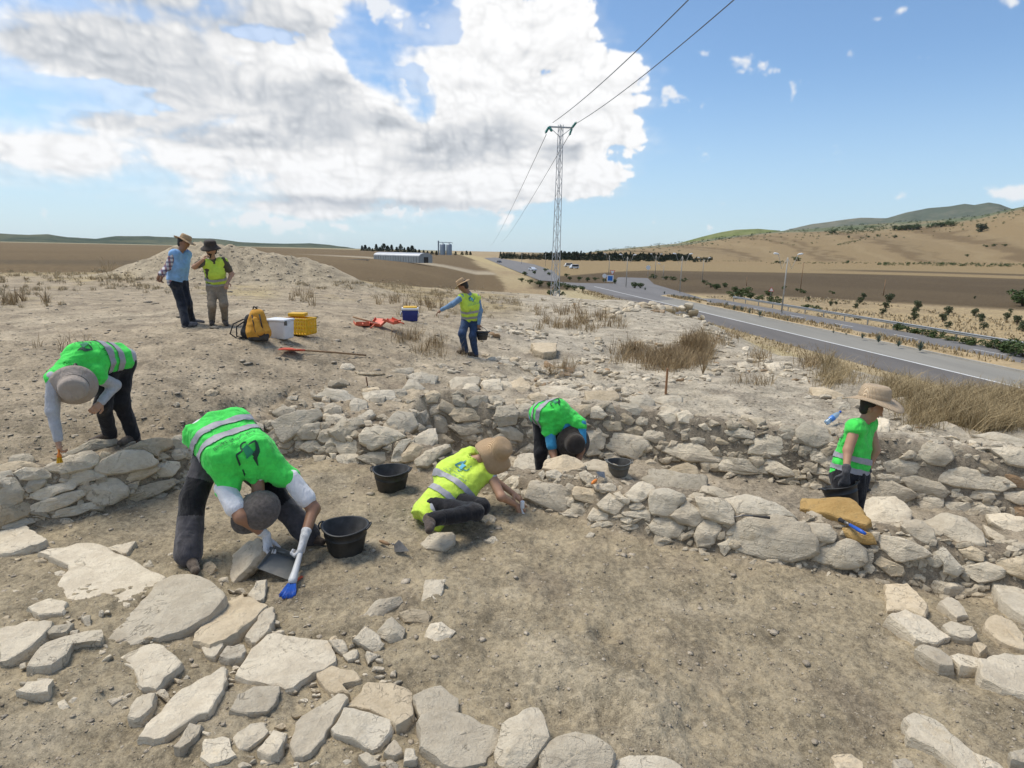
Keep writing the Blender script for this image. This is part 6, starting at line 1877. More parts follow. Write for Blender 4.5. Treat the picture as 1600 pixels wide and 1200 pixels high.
# ================================================================ the valley: road, lamps, planting, pylon, buildings, hills
ROAD_Z = -4.5
RO, RU, RN = np.array([28.9, 38.25]), np.array([-.119, .9929]), np.array([.9929, .119])
def rp(t, s, z=ROAD_Z): q = RO + RU * t + RN * s; return (q[0], q[1], z)
def ribbon(name, s0, s1, t0, t1, z, mat, step=4.0, thick=.0):
    ts = np.arange(t0, t1 + .1, step); V, F = [], []
    for t in ts: V += [rp(t, s0, z), rp(t, s1, z)]
    for i in range(len(ts) - 1): F.append((2 * i, 2 * i + 1, 2 * i + 3, 2 * i + 2))
    return mesh(name, V, F, mat)
def asphalt(name, rgb, var):
    m, nt, b = principled(name); pos = N(nt, 'ShaderNodeNewGeometry').outputs['Position']
    a_, b_ = noise(nt, VM(nt, 'MULTIPLY', pos, (1, .15, 1)), .5, 6, .6), noise(nt, pos, 25, 4, .7)
    f = M(nt, 'ADD', M(nt, 'MULTIPLY', a_, .7), M(nt, 'MULTIPLY', b_, .3))
    nt.links.new(mix(nt, smooth(nt, f, .3, .7), tuple(c * (1 - var) for c in rgb) + (1,), tuple(c * (1 + var) for c in rgb) + (1,)), b.inputs['Base Color'])
    b.inputs['Roughness'].default_value = .85; bump(nt, b, b_, .3, .01); return m
m_asph = asphalt('old_asphalt', (.125, .113, .102), .18); m_asph2 = asphalt('pale_paved_shoulder', (.235, .222, .19), .12); m_asph3 = asphalt('far_asphalt', (.150, .143, .138), .12)
m_kerb = plain('concrete_kerb', (.36, .34, .30), .9, 0, .2, 6, .2); m_paint = plain('road_paint', (.62, .62, .60), .7, 0, .15, 3, 0)
T1 = 96
tag(ribbon('road', -4.4, .12, -40, T1, ROAD_Z, m_asph), kind='structure')
tag(ribbon('road_shoulder', .12, 4.9, -40, T1, ROAD_Z, m_asph2), kind='structure')
tag(ribbon('road', 7.75, 13.2, -40, 66, ROAD_Z, m_asph3), kind='structure')
tag(ribbon('road_marking', 0.0, .24, -40, T1, ROAD_Z + .012, m_paint), kind='structure')
m = MB()
for t in np.arange(-38, 62, 9): m.add([rp(t, 10.4, ROAD_Z + .012), rp(t, 10.55, ROAD_Z + .012), rp(t + 3, 10.55, ROAD_Z + .012), rp(t + 3, 10.4, ROAD_Z + .012)], [(0, 1, 2, 3)])
tag(m.build('road_marking', m_paint), kind='structure')
V, F = [], []
for i, t in enumerate(np.arange(-40, T1, 2.0)): V += [rp(t, -4.4 - .12 * math.sin(t * 1.3), ROAD_Z - .004), rp(t, -5.4 + .2 * math.sin(t * .7), ROAD_Z - .06), rp(t, -8.5, ROAD_Z - .5)]
for i in range(len(V) // 3 - 1):
    for k in range(2): F.append((i * 3 + k + 1, i * 3 + k, i * 3 + k + 3, i * 3 + k + 4))
m_verge = plain('dry_verge_soil', (.33, .26, .15), .95, 0, .3, 2, .3, .02)
tag(mesh('road_verge', V, F, m_verge, None, True), kind='structure')
V, F = [], []
for i, t in enumerate(np.arange(-40, 70, 3.0)):
    j = .1 * math.sin(t * 1.7)
    V += [rp(t, 4.9, ROAD_Z - .05), rp(t, 4.9, ROAD_Z + .13), rp(t, 5.06, ROAD_Z + .13), rp(t, 5.10, ROAD_Z + .16), rp(t, 6.3, ROAD_Z + .28 + j), rp(t, 7.55, ROAD_Z + .16), rp(t, 7.59, ROAD_Z + .13), rp(t, 7.75, ROAD_Z + .13), rp(t, 7.75, ROAD_Z - .05)]
for i in range(len(V) // 9 - 1):
    for k in range(8): F.append((i * 9 + k, i * 9 + k + 1, i * 9 + k + 10, i * 9 + k + 9))
m_medsoil = plain('dry_median_soil', (.36, .27, .15), .95, 0, .3, 2, .3, .02)
md = mesh('median', V, F, None, mats=[m_kerb, m_medsoil], mi=[0 if k in (0, 1, 6, 7) else 1 for i in range(len(V) // 9 - 1) for k in range(8)]); tag(md, kind='structure')
def px_poly(name, pts, z, mat):
    V = [tuple(at(x, y, z)) for x, y in pts]
    bm = bmesh.new(); bmesh.ops.triangle_fill(bm, edges=[e for e in (lambda vs: [bm.edges.new((vs[i], vs[(i + 1) % len(vs)])) for i in range(len(vs))])([bm.verts.new(v) for v in V])], use_beauty=True)
    bmesh.ops.recalc_face_normals(bm, faces=bm.faces)
    for f in bm.faces:
        if f.normal.z < 0: f.normal_flip()
    me = bpy.data.meshes.new(name); bm.to_mesh(me); bm.free(); me.materials.append(mat)
    return tag(link(bpy.data.objects.new(name, me)), kind='structure')
px_poly('road', [(756, 403), (774, 402.2), (835, 413), (864, 423), (874, 433), (870, 440), (843, 438), (800, 421)], ROAD_Z + .004, m_asph3)
px_poly('road', [(868, 440), (900, 442), (958, 443), (966, 433), (1012, 434.5), (1022, 444), (1064, 456), (1098, 466), (1062, 466), (1030, 470), (960, 462), (925, 452), (890, 447)], ROAD_Z + .006, m_asph3)

# guard rail
gr = tag(empty('guard_rail', rp(20, 14.3)), 'long galvanised guard rail along the far side of the road', 'guard rail')
V, F = [], []; m_galv = plain('galvanised_steel', (.36, .37, .37), .4, .7, .12, 8, .1)
ts = np.arange(-40, 63, 4.0)
for t in ts:
    for ds, dz in ((0, .42), (-.05, .47), (-.05, .52), (0, .56), (0, .60), (-.05, .64), (-.05, .69), (0, .74)): V.append(rp(t, 14.3 + ds, VALLEY + .15 + dz))
for i in range(len(ts) - 1):
    for k in range(7): F.append((i * 8 + k, i * 8 + k + 1, i * 8 + k + 9, i * 8 + k + 8))
mesh('rail', V, F, m_galv, gr)
for t in ts: MB().box(np.array(rp(t, 14.40, VALLEY + .40)), (.10, .12, .9), .12).build('post', m_galv, gr)

# street lamps with two arms
m_pole = plain('painted_lamp_pole', (.42, .40, .36), .55, .3, .12, 6, .1)
def lamp(label, base, top, arms=2, zb=ROAD_Z + .1, ang=0.0):
    b_ = at(*base, zb); d_ = ray(*top); t_ = CAM + d_ * (b_[1] / d_[1]); h_ = t_[2] - zb
    t = tag(empty('street_lamp', b_), label, 'street lamp', 'street lamps along the road')
    MB().tube([b_, b_ + np.array([0, 0, h_ * .5]), b_ + np.array([0, 0, h_])], [.11, .085, .055], 8).build('pole', m_pole, t, True)
    MB().box(b_ + np.array([0, 0, .05]), (.34, .34, .10)).build('base_plate', m_pole, t)
    for s in ((-1, 1) if arms == 2 else (-1,)):
        e = b_ + np.array([s * 1.25 * math.cos(ang), s * 1.25 * math.sin(ang), h_ + .35])
        MB().tube([b_ + np.array([0, 0, h_ - .05]), b_ * .5 + e * .5 + np.array([0, 0, h_ * .0 + (h_ - .05 + b_[2]) * 0 + .38 * (h_ / 8) * .2]) * 1.0 + np.array([0, 0, (b_[2] + h_ - (b_[2] * .5 + e[2] * .5)) * .55]), e], [.04, .035, .03], 6).build('arm', m_pole, t, True)
        MB().tube([e - np.array([s * .1, 0, .02]), e + np.array([s * .12, 0, .05]), e + np.array([s * .45, 0, .10]), e + np.array([s * .62, 0, .10])], [.05, .11, .13, .05], 8).build('lamp_head', m_whitepl, t, True)
for lab, b_, t_, n_ in (('nearest double-armed street lamp, standing in the median right of the picture', (1221, 489), (1230, 402), 2), ('double-armed street lamp in front of the bend of the roundabout', (1062, 457), (1064, 400), 2),
                        ('double-armed street lamp left of the agave at the junction', (978, 448), (979, 401), 2), ('double-armed street lamp behind the round white road sign', (1023, 434), (1025, 399), 2),
                        ('single street lamp beside the blue road sign', (951, 430), (951, 399), 1), ('street lamp beyond the dry verge, second from the right', (1097, 439), (1099, 405), 2),
                        ('short street lamp on the inner edge of the bend', (1036, 436), (1037, 414), 1), ('street lamp next to the lattice pylon, far down the road', (852, 416), (852, 396), 1), ('farthest street lamp left of the pylon', (815, 412), (815, 394), 1)):
    lamp(lab, b_, t_, n_)
def post(label, base, top, zb=-4.6, r=.09):
    b_ = at(*base, zb); d_ = ray(*top); t_ = CAM + d_ * (b_[1] / d_[1])
    return tag(MB().tube([b_, b_ * .5 + np.array([b_[0], b_[1], t_[2]]) * .5, np.array([b_[0], b_[1], t_[2]])], [r, r * .85, r * .7], 6).build('utility_pole', m_wood, None, True), label, 'pole')
post('thin wooden pole beyond the olive shrubs, taller of the two', (1380, 462), (1383, 437)); post('small wooden pole at the edge of the brown field', (1166, 447), (1166, 433)); post('thin pole standing in the verge near the nearest street lamp', (1250, 457), (1256, 410))

# traffic signs
m_signw = plain('white_sign', (.75, .75, .74), .5, 0, .05, 5, 0); m_signr = plain('red_sign', (.55, .03, .03), .5, 0, .05, 5, 0); m_signb = plain('blue_sign', (.02, .14, .45), .5, 0, .05, 5, 0)
def sign(label, base, c, shape, size, zb=ROAD_Z + .1):
    b_ = at(*base, zb); d_ = ray(*c); t_ = CAM + d_ * (b_[1] / d_[1]); p = np.array([b_[0], b_[1], t_[2]])
    t = tag(empty('road_sign', b_), label, 'road sign')
    MB().tube([b_, p + np.array([0, 0, size * .5])], .04, 6).build('post', m_galv, t)
    R = rot_to((-.25, -1, 0), (0, 0, 1)); q = {3: [(math.sin(k * math.tau / 3 + (math.pi if shape == 'give_way' else 0)), math.cos(k * math.tau / 3 + (math.pi if shape == 'give_way' else 0))) for k in range(3)], 4: [(-1, -1), (1, -1), (1, 1), (-1, 1)], 20: [(math.cos(k * math.tau / 20), math.sin(k * math.tau / 20)) for k in range(20)]}
    n_ = 3 if shape in ('warning', 'give_way') else (4 if shape == 'board' else 20)
    rim, fc = (m_signr, m_signw) if shape in ('warning', 'give_way') else ((m_signw, m_signb) if shape == 'round_blue' or shape == 'board' else (m_signw, m_signw))
    MB().prism([(x * size, y * size) for x, y in q[n_]], .05, .08, R, p).build('sign_plate', rim, t); MB().prism([(x * size * .74, y * size * .74) for x, y in q[n_]], .08, .09, R, p).build('sign_face', fc, t)
sign('blue direction sign at the mouth of the roundabout', (953, 444), (954, 435), 'board', .75); sign('white give-way triangle above the blue sign', (956, 444), (955, 425), 'give_way', .75); sign('small white sign left of the blue sign', (944, 443), (945, 431), 'plain', .5)
sign('round white road sign at the edge of the ploughed field', (1012, 433), (1013, 418), 'plain', .7); sign('red-edged warning triangle beside the nearest street lamp', (1204, 463), (1204, 453), 'warning', .55, -4.6)

# vehicles far down the road
m_glass = plain('dark_car_glass', (.03, .04, .05), .15, 0, .1, 3, 0)
def car(label, px, rgb, rz, van=False):
    p = at(*px, ROAD_Z + .01); t = tag(empty('parked_car' if van else 'car', p), label, 'van' if van else 'car'); R = Matrix.Rotation(rz, 3, 'Z')
    paint = plain('car_paint_%d' % int(rgb[0] * 100 + rgb[2] * 37), rgb, .3, .1, .03, 3, 0); h1, h2 = (.95, 2.0) if van else (.82, 1.42)
    prof = [(-2.15, .30), (-2.2, .62), (-2.1, h1 - .02), (-.95 - .7 * van, h1 + .06), (-.45 - .9 * van, h2 - .04), (.9 + .9 * van, h2), (1.6 + .5 * van, h1 + .12), (2.15, h1), (2.2, .5), (2.1, .30)]
    X = R @ Matrix.Rotation(math.pi / 2, 3, 'X'); MB().prism(prof, -.82, .82, X, p).build('body', paint, t, False, .06)
    MB().prism([(-.86 - .7 * van, h1 + .08), (-.42 - .9 * van, h2 - .12), (.85 + .9 * van, h2 - .1), (1.4 + .5 * van, h1 + .12)], -.835, .835, X, p).build('windows', m_glass, t)
    for sx in (-1.3, 1.3):
        for sy in (-.78, .78): MB().lathe([(.001, -.1), (.31, -.1), (.33, -.06), (.33, .06), (.31, .1), (.001, .1)], Vector(p) + R @ Vector((sx, sy, .33)), 14, rot_to(R @ Vector((0, 1, 0)), (0, 0, 1))).build('wheel', m_rubber, t, True)
car('white car driving away on the road left of the pylon', (832, 423), (.62, .66, .72), rad(115)); car('dark car far off on the road near the silos', (780, 410.5), (.05, .06, .09), rad(115)); car('white van parked beside the far road, left one of two', (888, 417), (.70, .70, .68), rad(10), True); car('white van parked beside the far road, right one of two', (897, 420), (.66, .64, .60), rad(20), True)

# ---- foliage: leaf-sized faces through the volume of a crown
def leaf_mat(name, lo, hi, tr=.25):
    m, nt, b = principled(name); rnd = N(nt, 'ShaderNodeNewGeometry').outputs['Random Per Island']
    n1 = noise(nt, N(nt, 'ShaderNodeTexCoord').outputs['Object'], 1.7, 4, .6)
    nt.links.new(mix(nt, M(nt, 'ADD', M(nt, 'MULTIPLY', rnd, .6), M(nt, 'MULTIPLY', n1, .4)), (*lo, 1), (*hi, 1)), b.inputs['Base Color'])
    b.inputs['Roughness'].default_value = .65; b.inputs['Specular IOR Level'].default_value = .3
    return m
m_olive_leaf = leaf_mat('olive_leaves', (.045, .062, .028), (.105, .125, .062)); m_shrub_leaf = leaf_mat('shrub_leaves', (.030, .050, .014), (.085, .125, .035)); m_conifer = leaf_mat('conifer_needles', (.010, .022, .012), (.032, .055, .026))
m_agave = leaf_mat('agave_leaves', (.055, .085, .065), (.12, .155, .12)); m_bark = plain('bark', (.10, .075, .05), .95, 0, .3, 12, .5, .02)
def leaves(rng, P, s, drop=0.0):
    """one small folded quad per point"""
    n = len(P); a = rng.normal(size=(n, 3)); a /= np.linalg.norm(a, axis=1)[:, None]; b_ = np.cross(a, rng.normal(size=(n, 3))); b_ /= np.linalg.norm(b_, axis=1)[:, None]
    L = s * rng.uniform(.6, 1.35, (n, 1)); W = L * rng.uniform(.35, .6, (n, 1))
    V = np.stack([P - a * L, P + b_ * W, P + a * L, P - b_ * W], 1).reshape(-1, 3)
    return V, np.arange(4 * n).reshape(n, 4)
def crown_pts(rng, n, lobes):
    out = []
    w = np.array([l[3] ** 2 for l in lobes]); w = w / w.sum()
    for l, k in zip(lobes, rng.multinomial(n, w)):
        d_ = rng.normal(size=(k, 3)); d_ /= np.linalg.norm(d_, axis=1)[:, None]
        out.append(np.array(l[:3]) + d_ * (l[3] * rng.uniform(.45, 1.08, (k, 1)) ** .7) * np.array([1, 1, l[4] if len(l) > 4 else .85]))
    return np.vstack(out)
def make_shrub(name, mat, seed, h, n, s, lobes_n=7, trunk=.25, wid=.8):
    rng = np.random.default_rng(seed); root = empty(name)
    lob = [(rng.normal() * .24 * wid * h, rng.normal() * .24 * wid * h, h * rng.uniform(trunk + .18, .82), h * rng.uniform(.16, .30)) for _ in range(lobes_n)]
    P = crown_pts(rng, n, lob); P[:, 2] = np.maximum(P[:, 2], .03)
    V, F = leaves(rng, P, s); fastmesh('crown', V, F, mat, root)
    m = MB()
    for l in lob[:4]: m.tube([(0, 0, -.1), (l[0] * .3, l[1] * .3, l[2] * .45), l[:3]], [.05 * h, .035 * h, .012 * h], 6)
    m.build('trunk', m_bark, root, True)
    return root
def dup(src, loc, rz, sc, label=None, cat=None, group=None):
    c = src.copy(); COL.objects.link(c); c.location = loc; c.rotation_euler = (0, 0, rz); c.scale = sc if hasattr(sc, '__len__') else (sc, sc, sc)
    for ch in src.children: d_ = ch.copy(); COL.objects.link(d_); d_.parent = c
    if label: c['label'] = label
    if cat: c['category'] = cat
    if group: c['group'] = group
    return c
rng = np.random.default_rng(77)
ORD = ['first', 'second', 'third', 'fourth', 'fifth', 'sixth', 'seventh', 'eighth', 'ninth', 'tenth', 'eleventh', 'twelfth', 'thirteenth', 'fourteenth', 'fifteenth', 'sixteenth', 'seventeenth', 'eighteenth', 'nineteenth', 'twentieth']
def nth(i): return ORD[i] if i < 20 else ('twenty-' + ORD[i - 20] if i < 29 else ('thirtieth' if i == 29 else ('thirty-' + ORD[i - 30] if i < 39 else 'fortieth')))
def ordered(pts, text):
    """labels that count the things from the left of the picture"""
    rank = {i: k for k, i in enumerate(sorted(range(len(pts)), key=lambda q: (pts[q][0], pts[q][1])))}
    return [text % ('leftmost' if rank[i] == 0 else ('rightmost' if rank[i] == len(pts) - 1 else nth(rank[i]) + ' from the left')) for i in range(len(pts))]
def scatter(protos, pts, zb, label, cat, group, hpx, aspect=(.9, 1.2), refh=1.0, labels=None):
    """pts: pixel of the foot (x, y); hpx: height in pixels; the first copies are the prototypes themselves"""
    for i, q in enumerate(pts):
        p = at(q[0], q[1], zb); Z = (p - CAM) @ FWD; h = (q[2] if len(q) > 2 else rng.uniform(*hpx)) * Z / F_PX; k = h / refh
        pr = protos[i % len(protos)]; sc = (k * rng.uniform(*aspect), k * rng.uniform(*aspect), k)
        lab = (labels or ordered(pts, label))[i]
        if i < len(protos): pr.location, pr.rotation_euler, pr.scale = p, (0, 0, rng.uniform(0, 6)), sc; tag(pr, lab, cat, group)
        else: dup(pr, p, rng.uniform(0, 6), sc, lab, cat, group)
Zc = lambda l: [(1200 + x / 4, 300 + y / 4) for x, y in l]
GV_ = -4.66
ol = [make_shrub('olive_shrub', m_olive_leaf, 100 + k, 1.0, 650, .075, 10, .02, .75) for k in range(3)]
scatter(ol, [(x, y, h) for (x, y), h in zip(Zc([(598, 668), (573, 700), (548, 728), (752, 690), (735, 733), (716, 765), (932, 735), (915, 772), (912, 802), (1122, 770), (1092, 812), (1125, 850), (1285, 775), (1325, 815), (1345, 862), (1490, 798), (1556, 830), (1592, 872), (392, 712), (250, 680), (1515, 755), (1290, 668), (425, 705)]), [10, 12, 9, 15, 12, 10, 15, 13, 13, 15, 14, 11, 13, 15, 12, 12, 16, 17, 8, 7, 7, 5, 6])], GV_,
        'young olive shrub on the dry verge, %s', 'shrub', 'young olive shrubs on the verge', (9, 14), (.75, 1.0))
sh = [make_shrub('roadside_bush', m_shrub_leaf, 200 + k, 1.0, 520, .08, 10, -.05, 1.2) for k in range(3)]
bush = [(1402, 518, 14), (1418, 521, 13), (1432, 523, 9), (1452, 528, 15), (1468, 531, 13), (1485, 535, 10), (1508, 540, 15), (1522, 543, 14), (1555, 548, 18), (1572, 551, 17), (1590, 556, 26), (1604, 562, 30), (1545, 545, 10), (1335, 500, 9), (1275, 486, 9), (1260, 483, 8), (1216, 475, 12), (1204, 473, 10),
        (1120, 452, 9), (1110, 449, 8), (1132, 449, 7), (1148, 456, 9), (1160, 462, 14), (1150, 467, 12), (1172, 468, 11), (1185, 470, 10), (1200, 462, 8), (1100, 443, 6), (1070, 440, 6), (1052, 438, 6), (1040, 437, 6), (1022, 435, 7), (1598, 478, 26), (1592, 474, 18), (1300, 459, 5), (1225, 452, 5), (1246, 455, 5), (1255, 458, 6)]
scatter(sh, bush, GV_, 'dark green bush near the guard rail, %s', 'bush', 'roadside bushes', (8, 14), (1.1, 1.6))
isl = [(890, 437, 5), (905, 438, 6), (918, 439, 6), (930, 438, 5), (944, 440, 5), (960, 443, 7), (885, 432, 5), (820, 430, 6), (835, 428, 5), (843, 447, 9), (858, 449, 9), (872, 450, 10), (886, 452, 9), (898, 453, 8), (910, 454, 7), (828, 443, 7), (815, 440, 6), (852, 424, 5), (858, 430, 5), (992, 450, 10), (1000, 450, 8)]
scatter([dup(sh[0], (0, 0, 0), 0, 1)], isl, ROAD_Z, 'small bush on the traffic islands, %s', 'bush', 'bushes on the traffic islands', (5, 8), (1.2, 1.8))
def make_agave(seed):
    r_ = np.random.default_rng(seed); root = empty('agave'); m = MB()
    for k in range(26):
        a_ = k * 2.399; el_ = rad(r_.uniform(18, 80)); L = r_.uniform(.75, 1.0); w_ = .055
        d_ = np.array([math.cos(a_) * math.cos(el_), math.sin(a_) * math.cos(el_), math.sin(el_)]); sd = np.array([-math.sin(a_), math.cos(a_), 0]); up_ = np.cross(sd, d_)
        pts = [d_ * L * f + np.array([0, 0, -.12 * f * f * math.cos(el_)]) for f in (0, .3, .65, 1.0)]; ws = (w_ * .7, w_, w_ * .75, .004); v = []
        for p_, w2 in zip(pts, ws): v += [p_ - sd * w2, p_ - up_ * w2 * .4 * np.sign(up_[2]), p_ + sd * w2]
        m.add(v, [(i * 3 + j, i * 3 + j + 1, i * 3 + j + 4, i * 3 + j + 3) for i in range(3) for j in range(2)])
    m.build('leaves', m_agave, root); MB().lathe([(.09, -.05), (.11, .08), (.02, .16)], (0, 0, 0), 10).build('core', m_agave, root)
    return root
ag = [make_agave(1), make_agave(2)]
AG = [(x, y, h) for (x, y), h in zip(Zc([(590, 912), (690, 935), (815, 962), (950, 988)]), (11, 17, 14, 19))] + [(1008, 453, 6), (1038, 459, 6), (1053, 464, 7), (1068, 467, 8), (1076, 468, 9), (1085, 470, 9), (1135, 478, 9), (1147, 484, 10), (1159, 486, 11), (1171, 489, 9), (1187, 493, 12), (1110, 473, 5), (1230, 501, 6), (1302, 520, 6), (1322, 523, 5)]
scatter(ag, AG, ROAD_Z + .2, 'spiky agave in the median grass, %s', 'agave', 'agaves in the median', (8, 14), (.62, .8), 1.0)

# conifers
def make_conifer(seed, n=420, spread=.16):
    r_ = np.random.default_rng(seed); root = empty('conifer_tree')
    z = r_.uniform(.06, 1.0, n) ** .9; rad_ = spread * (1 - z) ** .75 * r_.uniform(.5, 1.15, n) + .012; a_ = r_.uniform(0, math.tau, n); rad_ = rad_ * (1 + .25 * np.sin(a_ * 3 + z * 9))
    V, F = leaves(r_, np.stack([np.cos(a_) * rad_, np.sin(a_) * rad_, z], -1), .055); fastmesh('crown', V, F, m_conifer, root)
    MB().tube([(0, 0, -.03), (0, 0, .5), (0, 0, .95)], [.018, .012, .003], 6).build('trunk', m_bark, root, True); return root
cf = [make_conifer(k, 420, .15 + .03 * (k % 3)) for k in range(4)]
tw = [(566, 394, 10), (571, 394, 11), (577, 394, 8), (582, 395, 7), (588, 394, 12), (594, 395, 9), (600, 395, 14), (606, 395, 11), (612, 395, 12), (620, 396, 10), (626, 395, 13), (632, 396, 9), (638, 396, 10), (644, 396, 12), (649, 397, 8), (655, 398, 8), (662, 398, 7), (668, 398, 6), (675, 398, 6), (682, 399, 7), (712, 399, 6), (722, 399, 6), (729, 399, 7), (735, 399, 6)]
scatter(cf, tw, -2.0, 'dark conifer behind the long pale shed, %s', 'tree', 'conifers behind the shed', (6, 12), (1.9, 2.8), 1.0)
hz = lambda x: 393.0 + .0200 * (x - 800)
bl = [(x, hz(x) + 11.5 + rng.uniform(-.8, .8), (rng.uniform(10, 14) if 850 < x < 1080 else rng.uniform(7, 10))) for x in np.arange(782, 1114, 2.2)]
V_, F_, o_ = [], [], 0
for (x, y, h) in bl:
    p = at(x, y, VALLEY); Z = (p - CAM) @ FWD; h = h * Z / F_PX; n = 210
    z = rng.uniform(.02, 1, n); r2 = .26 * (1 - z * .85) * rng.uniform(.4, 1.1, n); a_ = rng.uniform(0, math.tau, n)
    V, F = leaves(rng, np.stack([np.cos(a_) * r2, np.sin(a_) * r2, z], -1), .095); V_.append(V * h + p); F_.append(F + o_); o_ += len(V)
tag(fastmesh('tree_belt', np.vstack(V_), np.vstack(F_), m_conifer), 'dark belt of conifers across the valley behind the brown field', 'woodland', kind='stuff')

# trees and hedges on the hillside, sitting on the terrain
def hill_at(x, y, tmax=6000):
    d_ = ray(x, y); r_ = np.exp(np.linspace(math.log(60), math.log(tmax), 1500)); P = CAM + d_ * (r_ / math.hypot(d_[0], d_[1]))[:, None]
    g = P[:, 2] - look(P[:, 0], P[:, 1]); i = np.argmax(g < 0)
    return P[i] if g[i] < 0 else P[-1]
def hill_tree(proto, x, y, h, label, cat='tree', group=None, asp=1.3):
    p = hill_at(x, y); k = h * ((p - CAM) @ FWD) / F_PX; return dup(proto, p, rng.uniform(0, 6), (k * asp, k * asp, k), label, cat, group)
hill_tree(ol[0], 1533, 362, 13, 'round dark tree alone on the tan hillside, upper right', 'tree', None, 1.5)
HT = [(1398, 360, 8), (1404, 360, 7), (1410, 360, 8), (1416, 360, 9), (1422, 359, 8), (1428, 359, 8), (1434, 359, 9), (1455, 356, 6), (1462, 355, 7), (1470, 355, 8), (1478, 354, 9), (1486, 354, 8), (1326, 372, 4), (1356, 371, 3.5), (1371, 369, 3), (1398, 372, 5), (1300, 365, 7), (1244, 408, 7), (1213, 411, 4), (1220, 411, 4), (1325, 411, 4), (1511, 401, 4), (1540, 386, 4), (1553, 385, 4), (1570, 385, 4)]
for i, ((x, y, h), lab_) in enumerate(zip(HT, ordered(HT, 'small dark tree on the tan hillside, %s'))):
    hill_tree(sh[i % 3], x, y, h, lab_, 'tree', 'trees on the hillside', 1.4)
def mass(name, pts, label, mat, s, n=26):
    V_, F_, o_ = [], [], 0
    for (x, y, h) in pts:
        p = hill_at(x, y); k = h * ((p - CAM) @ FWD) / F_PX
        P = crown_pts(rng, n, [(0, 0, .4, .45, .8), (.35, .1, .3, .35), (-.3, 0, .3, .35)]); V, F = leaves(rng, P, s); V_.append(V * k + p); F_.append(F + o_); o_ += len(V)
    return tag(fastmesh(name, np.vstack(V_), np.vstack(F_), mat), label, 'scrub', kind='stuff')
sky_y = lambda x: np.interp(x, [q[0] for q in SKYLINE], [q[1] for q in SKYLINE])
pts = [(x, sky_y(x) + abs(rng.normal()) * (6 + 5 * (x > 1200)) + .8, rng.uniform(1.6, 4.2)) for x in rng.uniform(930, 1640, 520)]
pts += [(x, sky_y(x) + rng.uniform(6, 14), rng.uniform(2, 4)) for x in rng.uniform(1290, 1380, 150)]
mass('hillside_scrub', pts, 'dark green scrub covering the crest of the hills on the right', m_shrub_leaf, .16)
pts = [(x, 412 + .012 * (x - 1375) + rng.uniform(-1, 3), rng.uniform(3, 5.5)) for x in rng.uniform(1372, 1640, 170)] + [(x, 411 + rng.uniform(-.5, 1.5), rng.uniform(1.5, 3)) for x in rng.uniform(1190, 1375, 70)] + [(x, 408.5, rng.uniform(1.2, 2.2)) for x in rng.uniform(1060, 1190, 40)]
mass('hedge', pts, 'green strip of reeds and bushes along the foot of the hill', m_shrub_leaf, .16)
pts = [(1310 + q * 42 + rng.normal() * 2, 383 - q * 9 + rng.normal() * .8, rng.uniform(1.5, 3)) for q in rng.random(45)]
mass('gully_scrub', pts, 'dark scrub in a slanting gully on the hillside', m_shrub_leaf, .16)

# distant ridges
def ridge(name, prof, r, depth, mat, base=-8, seed=1, amp=.05):
    a0 = np.array([azel(x, y) for x, y in prof]); az_ = np.linspace(a0[0, 0], a0[-1, 0], 260); el_ = np.interp(az_, a0[:, 0], a0[:, 1])
    el_ = el_ + fbm(az_, az_ * 0, .6, 4, seed=seed) * amp; V, F = [], []; K = 7
    for a_, e_ in zip(az_, el_):
        for k in range(K):
            f = [-1, -.62, -.3, 0, .35, .7, 1][k]; rr = r + f * depth; hgt = max((r * math.tan(rad(e_)) + CAM_H - base), 1) * [0, .42, .78, 1, .8, .4, 0][k] * (1 + (.10 * float(vnoise(a_ * 1.3, k * 1.7, seed)) if k != 3 else 0)) + base
            V.append((rr * math.sin(rad(a_)), rr * math.cos(rad(a_)), hgt))
    for i in range(len(az_) - 1):
        for k in range(K - 1): F.append((i * K + k, (i + 1) * K + k, (i + 1) * K + k + 1, i * K + k + 1))
    return tag(mesh(name, V, F, mat, None, True), kind='structure')
def hill_mat(name, a_, b_, sc):
    m, nt, b = principled(name); pos = N(nt, 'ShaderNodeNewGeometry').outputs['Position']
    f = M(nt, 'ADD', M(nt, 'MULTIPLY', noise(nt, pos, sc, 6, .6), .6), M(nt, 'MULTIPLY', noise(nt, pos, sc * 9, 5, .7), .4))
    nt.links.new(mix(nt, smooth(nt, f, .40, .60), (*a_, 1), (*b_, 1)), b.inputs['Base Color']); b.inputs['Roughness'].default_value = 1; b.inputs['Specular IOR Level'].default_value = 0; return m
ridge('hills', [(-300, 352), (-100, 360), (0, 365), (45, 367), (75, 366), (105, 371), (150, 373), (180, 369), (230, 369), (300, 372), (330, 373), (380, 378), (440, 381), (485, 380), (515, 383), (560, 389)], 5200, 900, hill_mat('wooded_hills', (.050, .070, .050), (.115, .125, .080), .002), seed=3, amp=.05)
ridge('hills', [(1060, 380), (1100, 369), (1125, 363), (1150, 359), (1185, 357.5), (1215, 360), (1250, 368), (1280, 375)], 2700, 600, hill_mat('green_hill', (.10, .135, .045), (.19, .205, .09), .006), seed=5, amp=.02)
ridge('mountains', [(1190, 372), (1230, 359), (1270, 350), (1320, 343), (1345, 340), (1385, 341), (1420, 331), (1450, 325), (1485, 322), (1508, 318), (1522, 320), (1545, 316), (1562, 319), (1580, 326), (1620, 331), (1720, 338), (1900, 352)], 6800, 1500, hill_mat('far_mountain', (.085, .105, .075), (.17, .165, .12), .0012), seed=8, amp=.03)

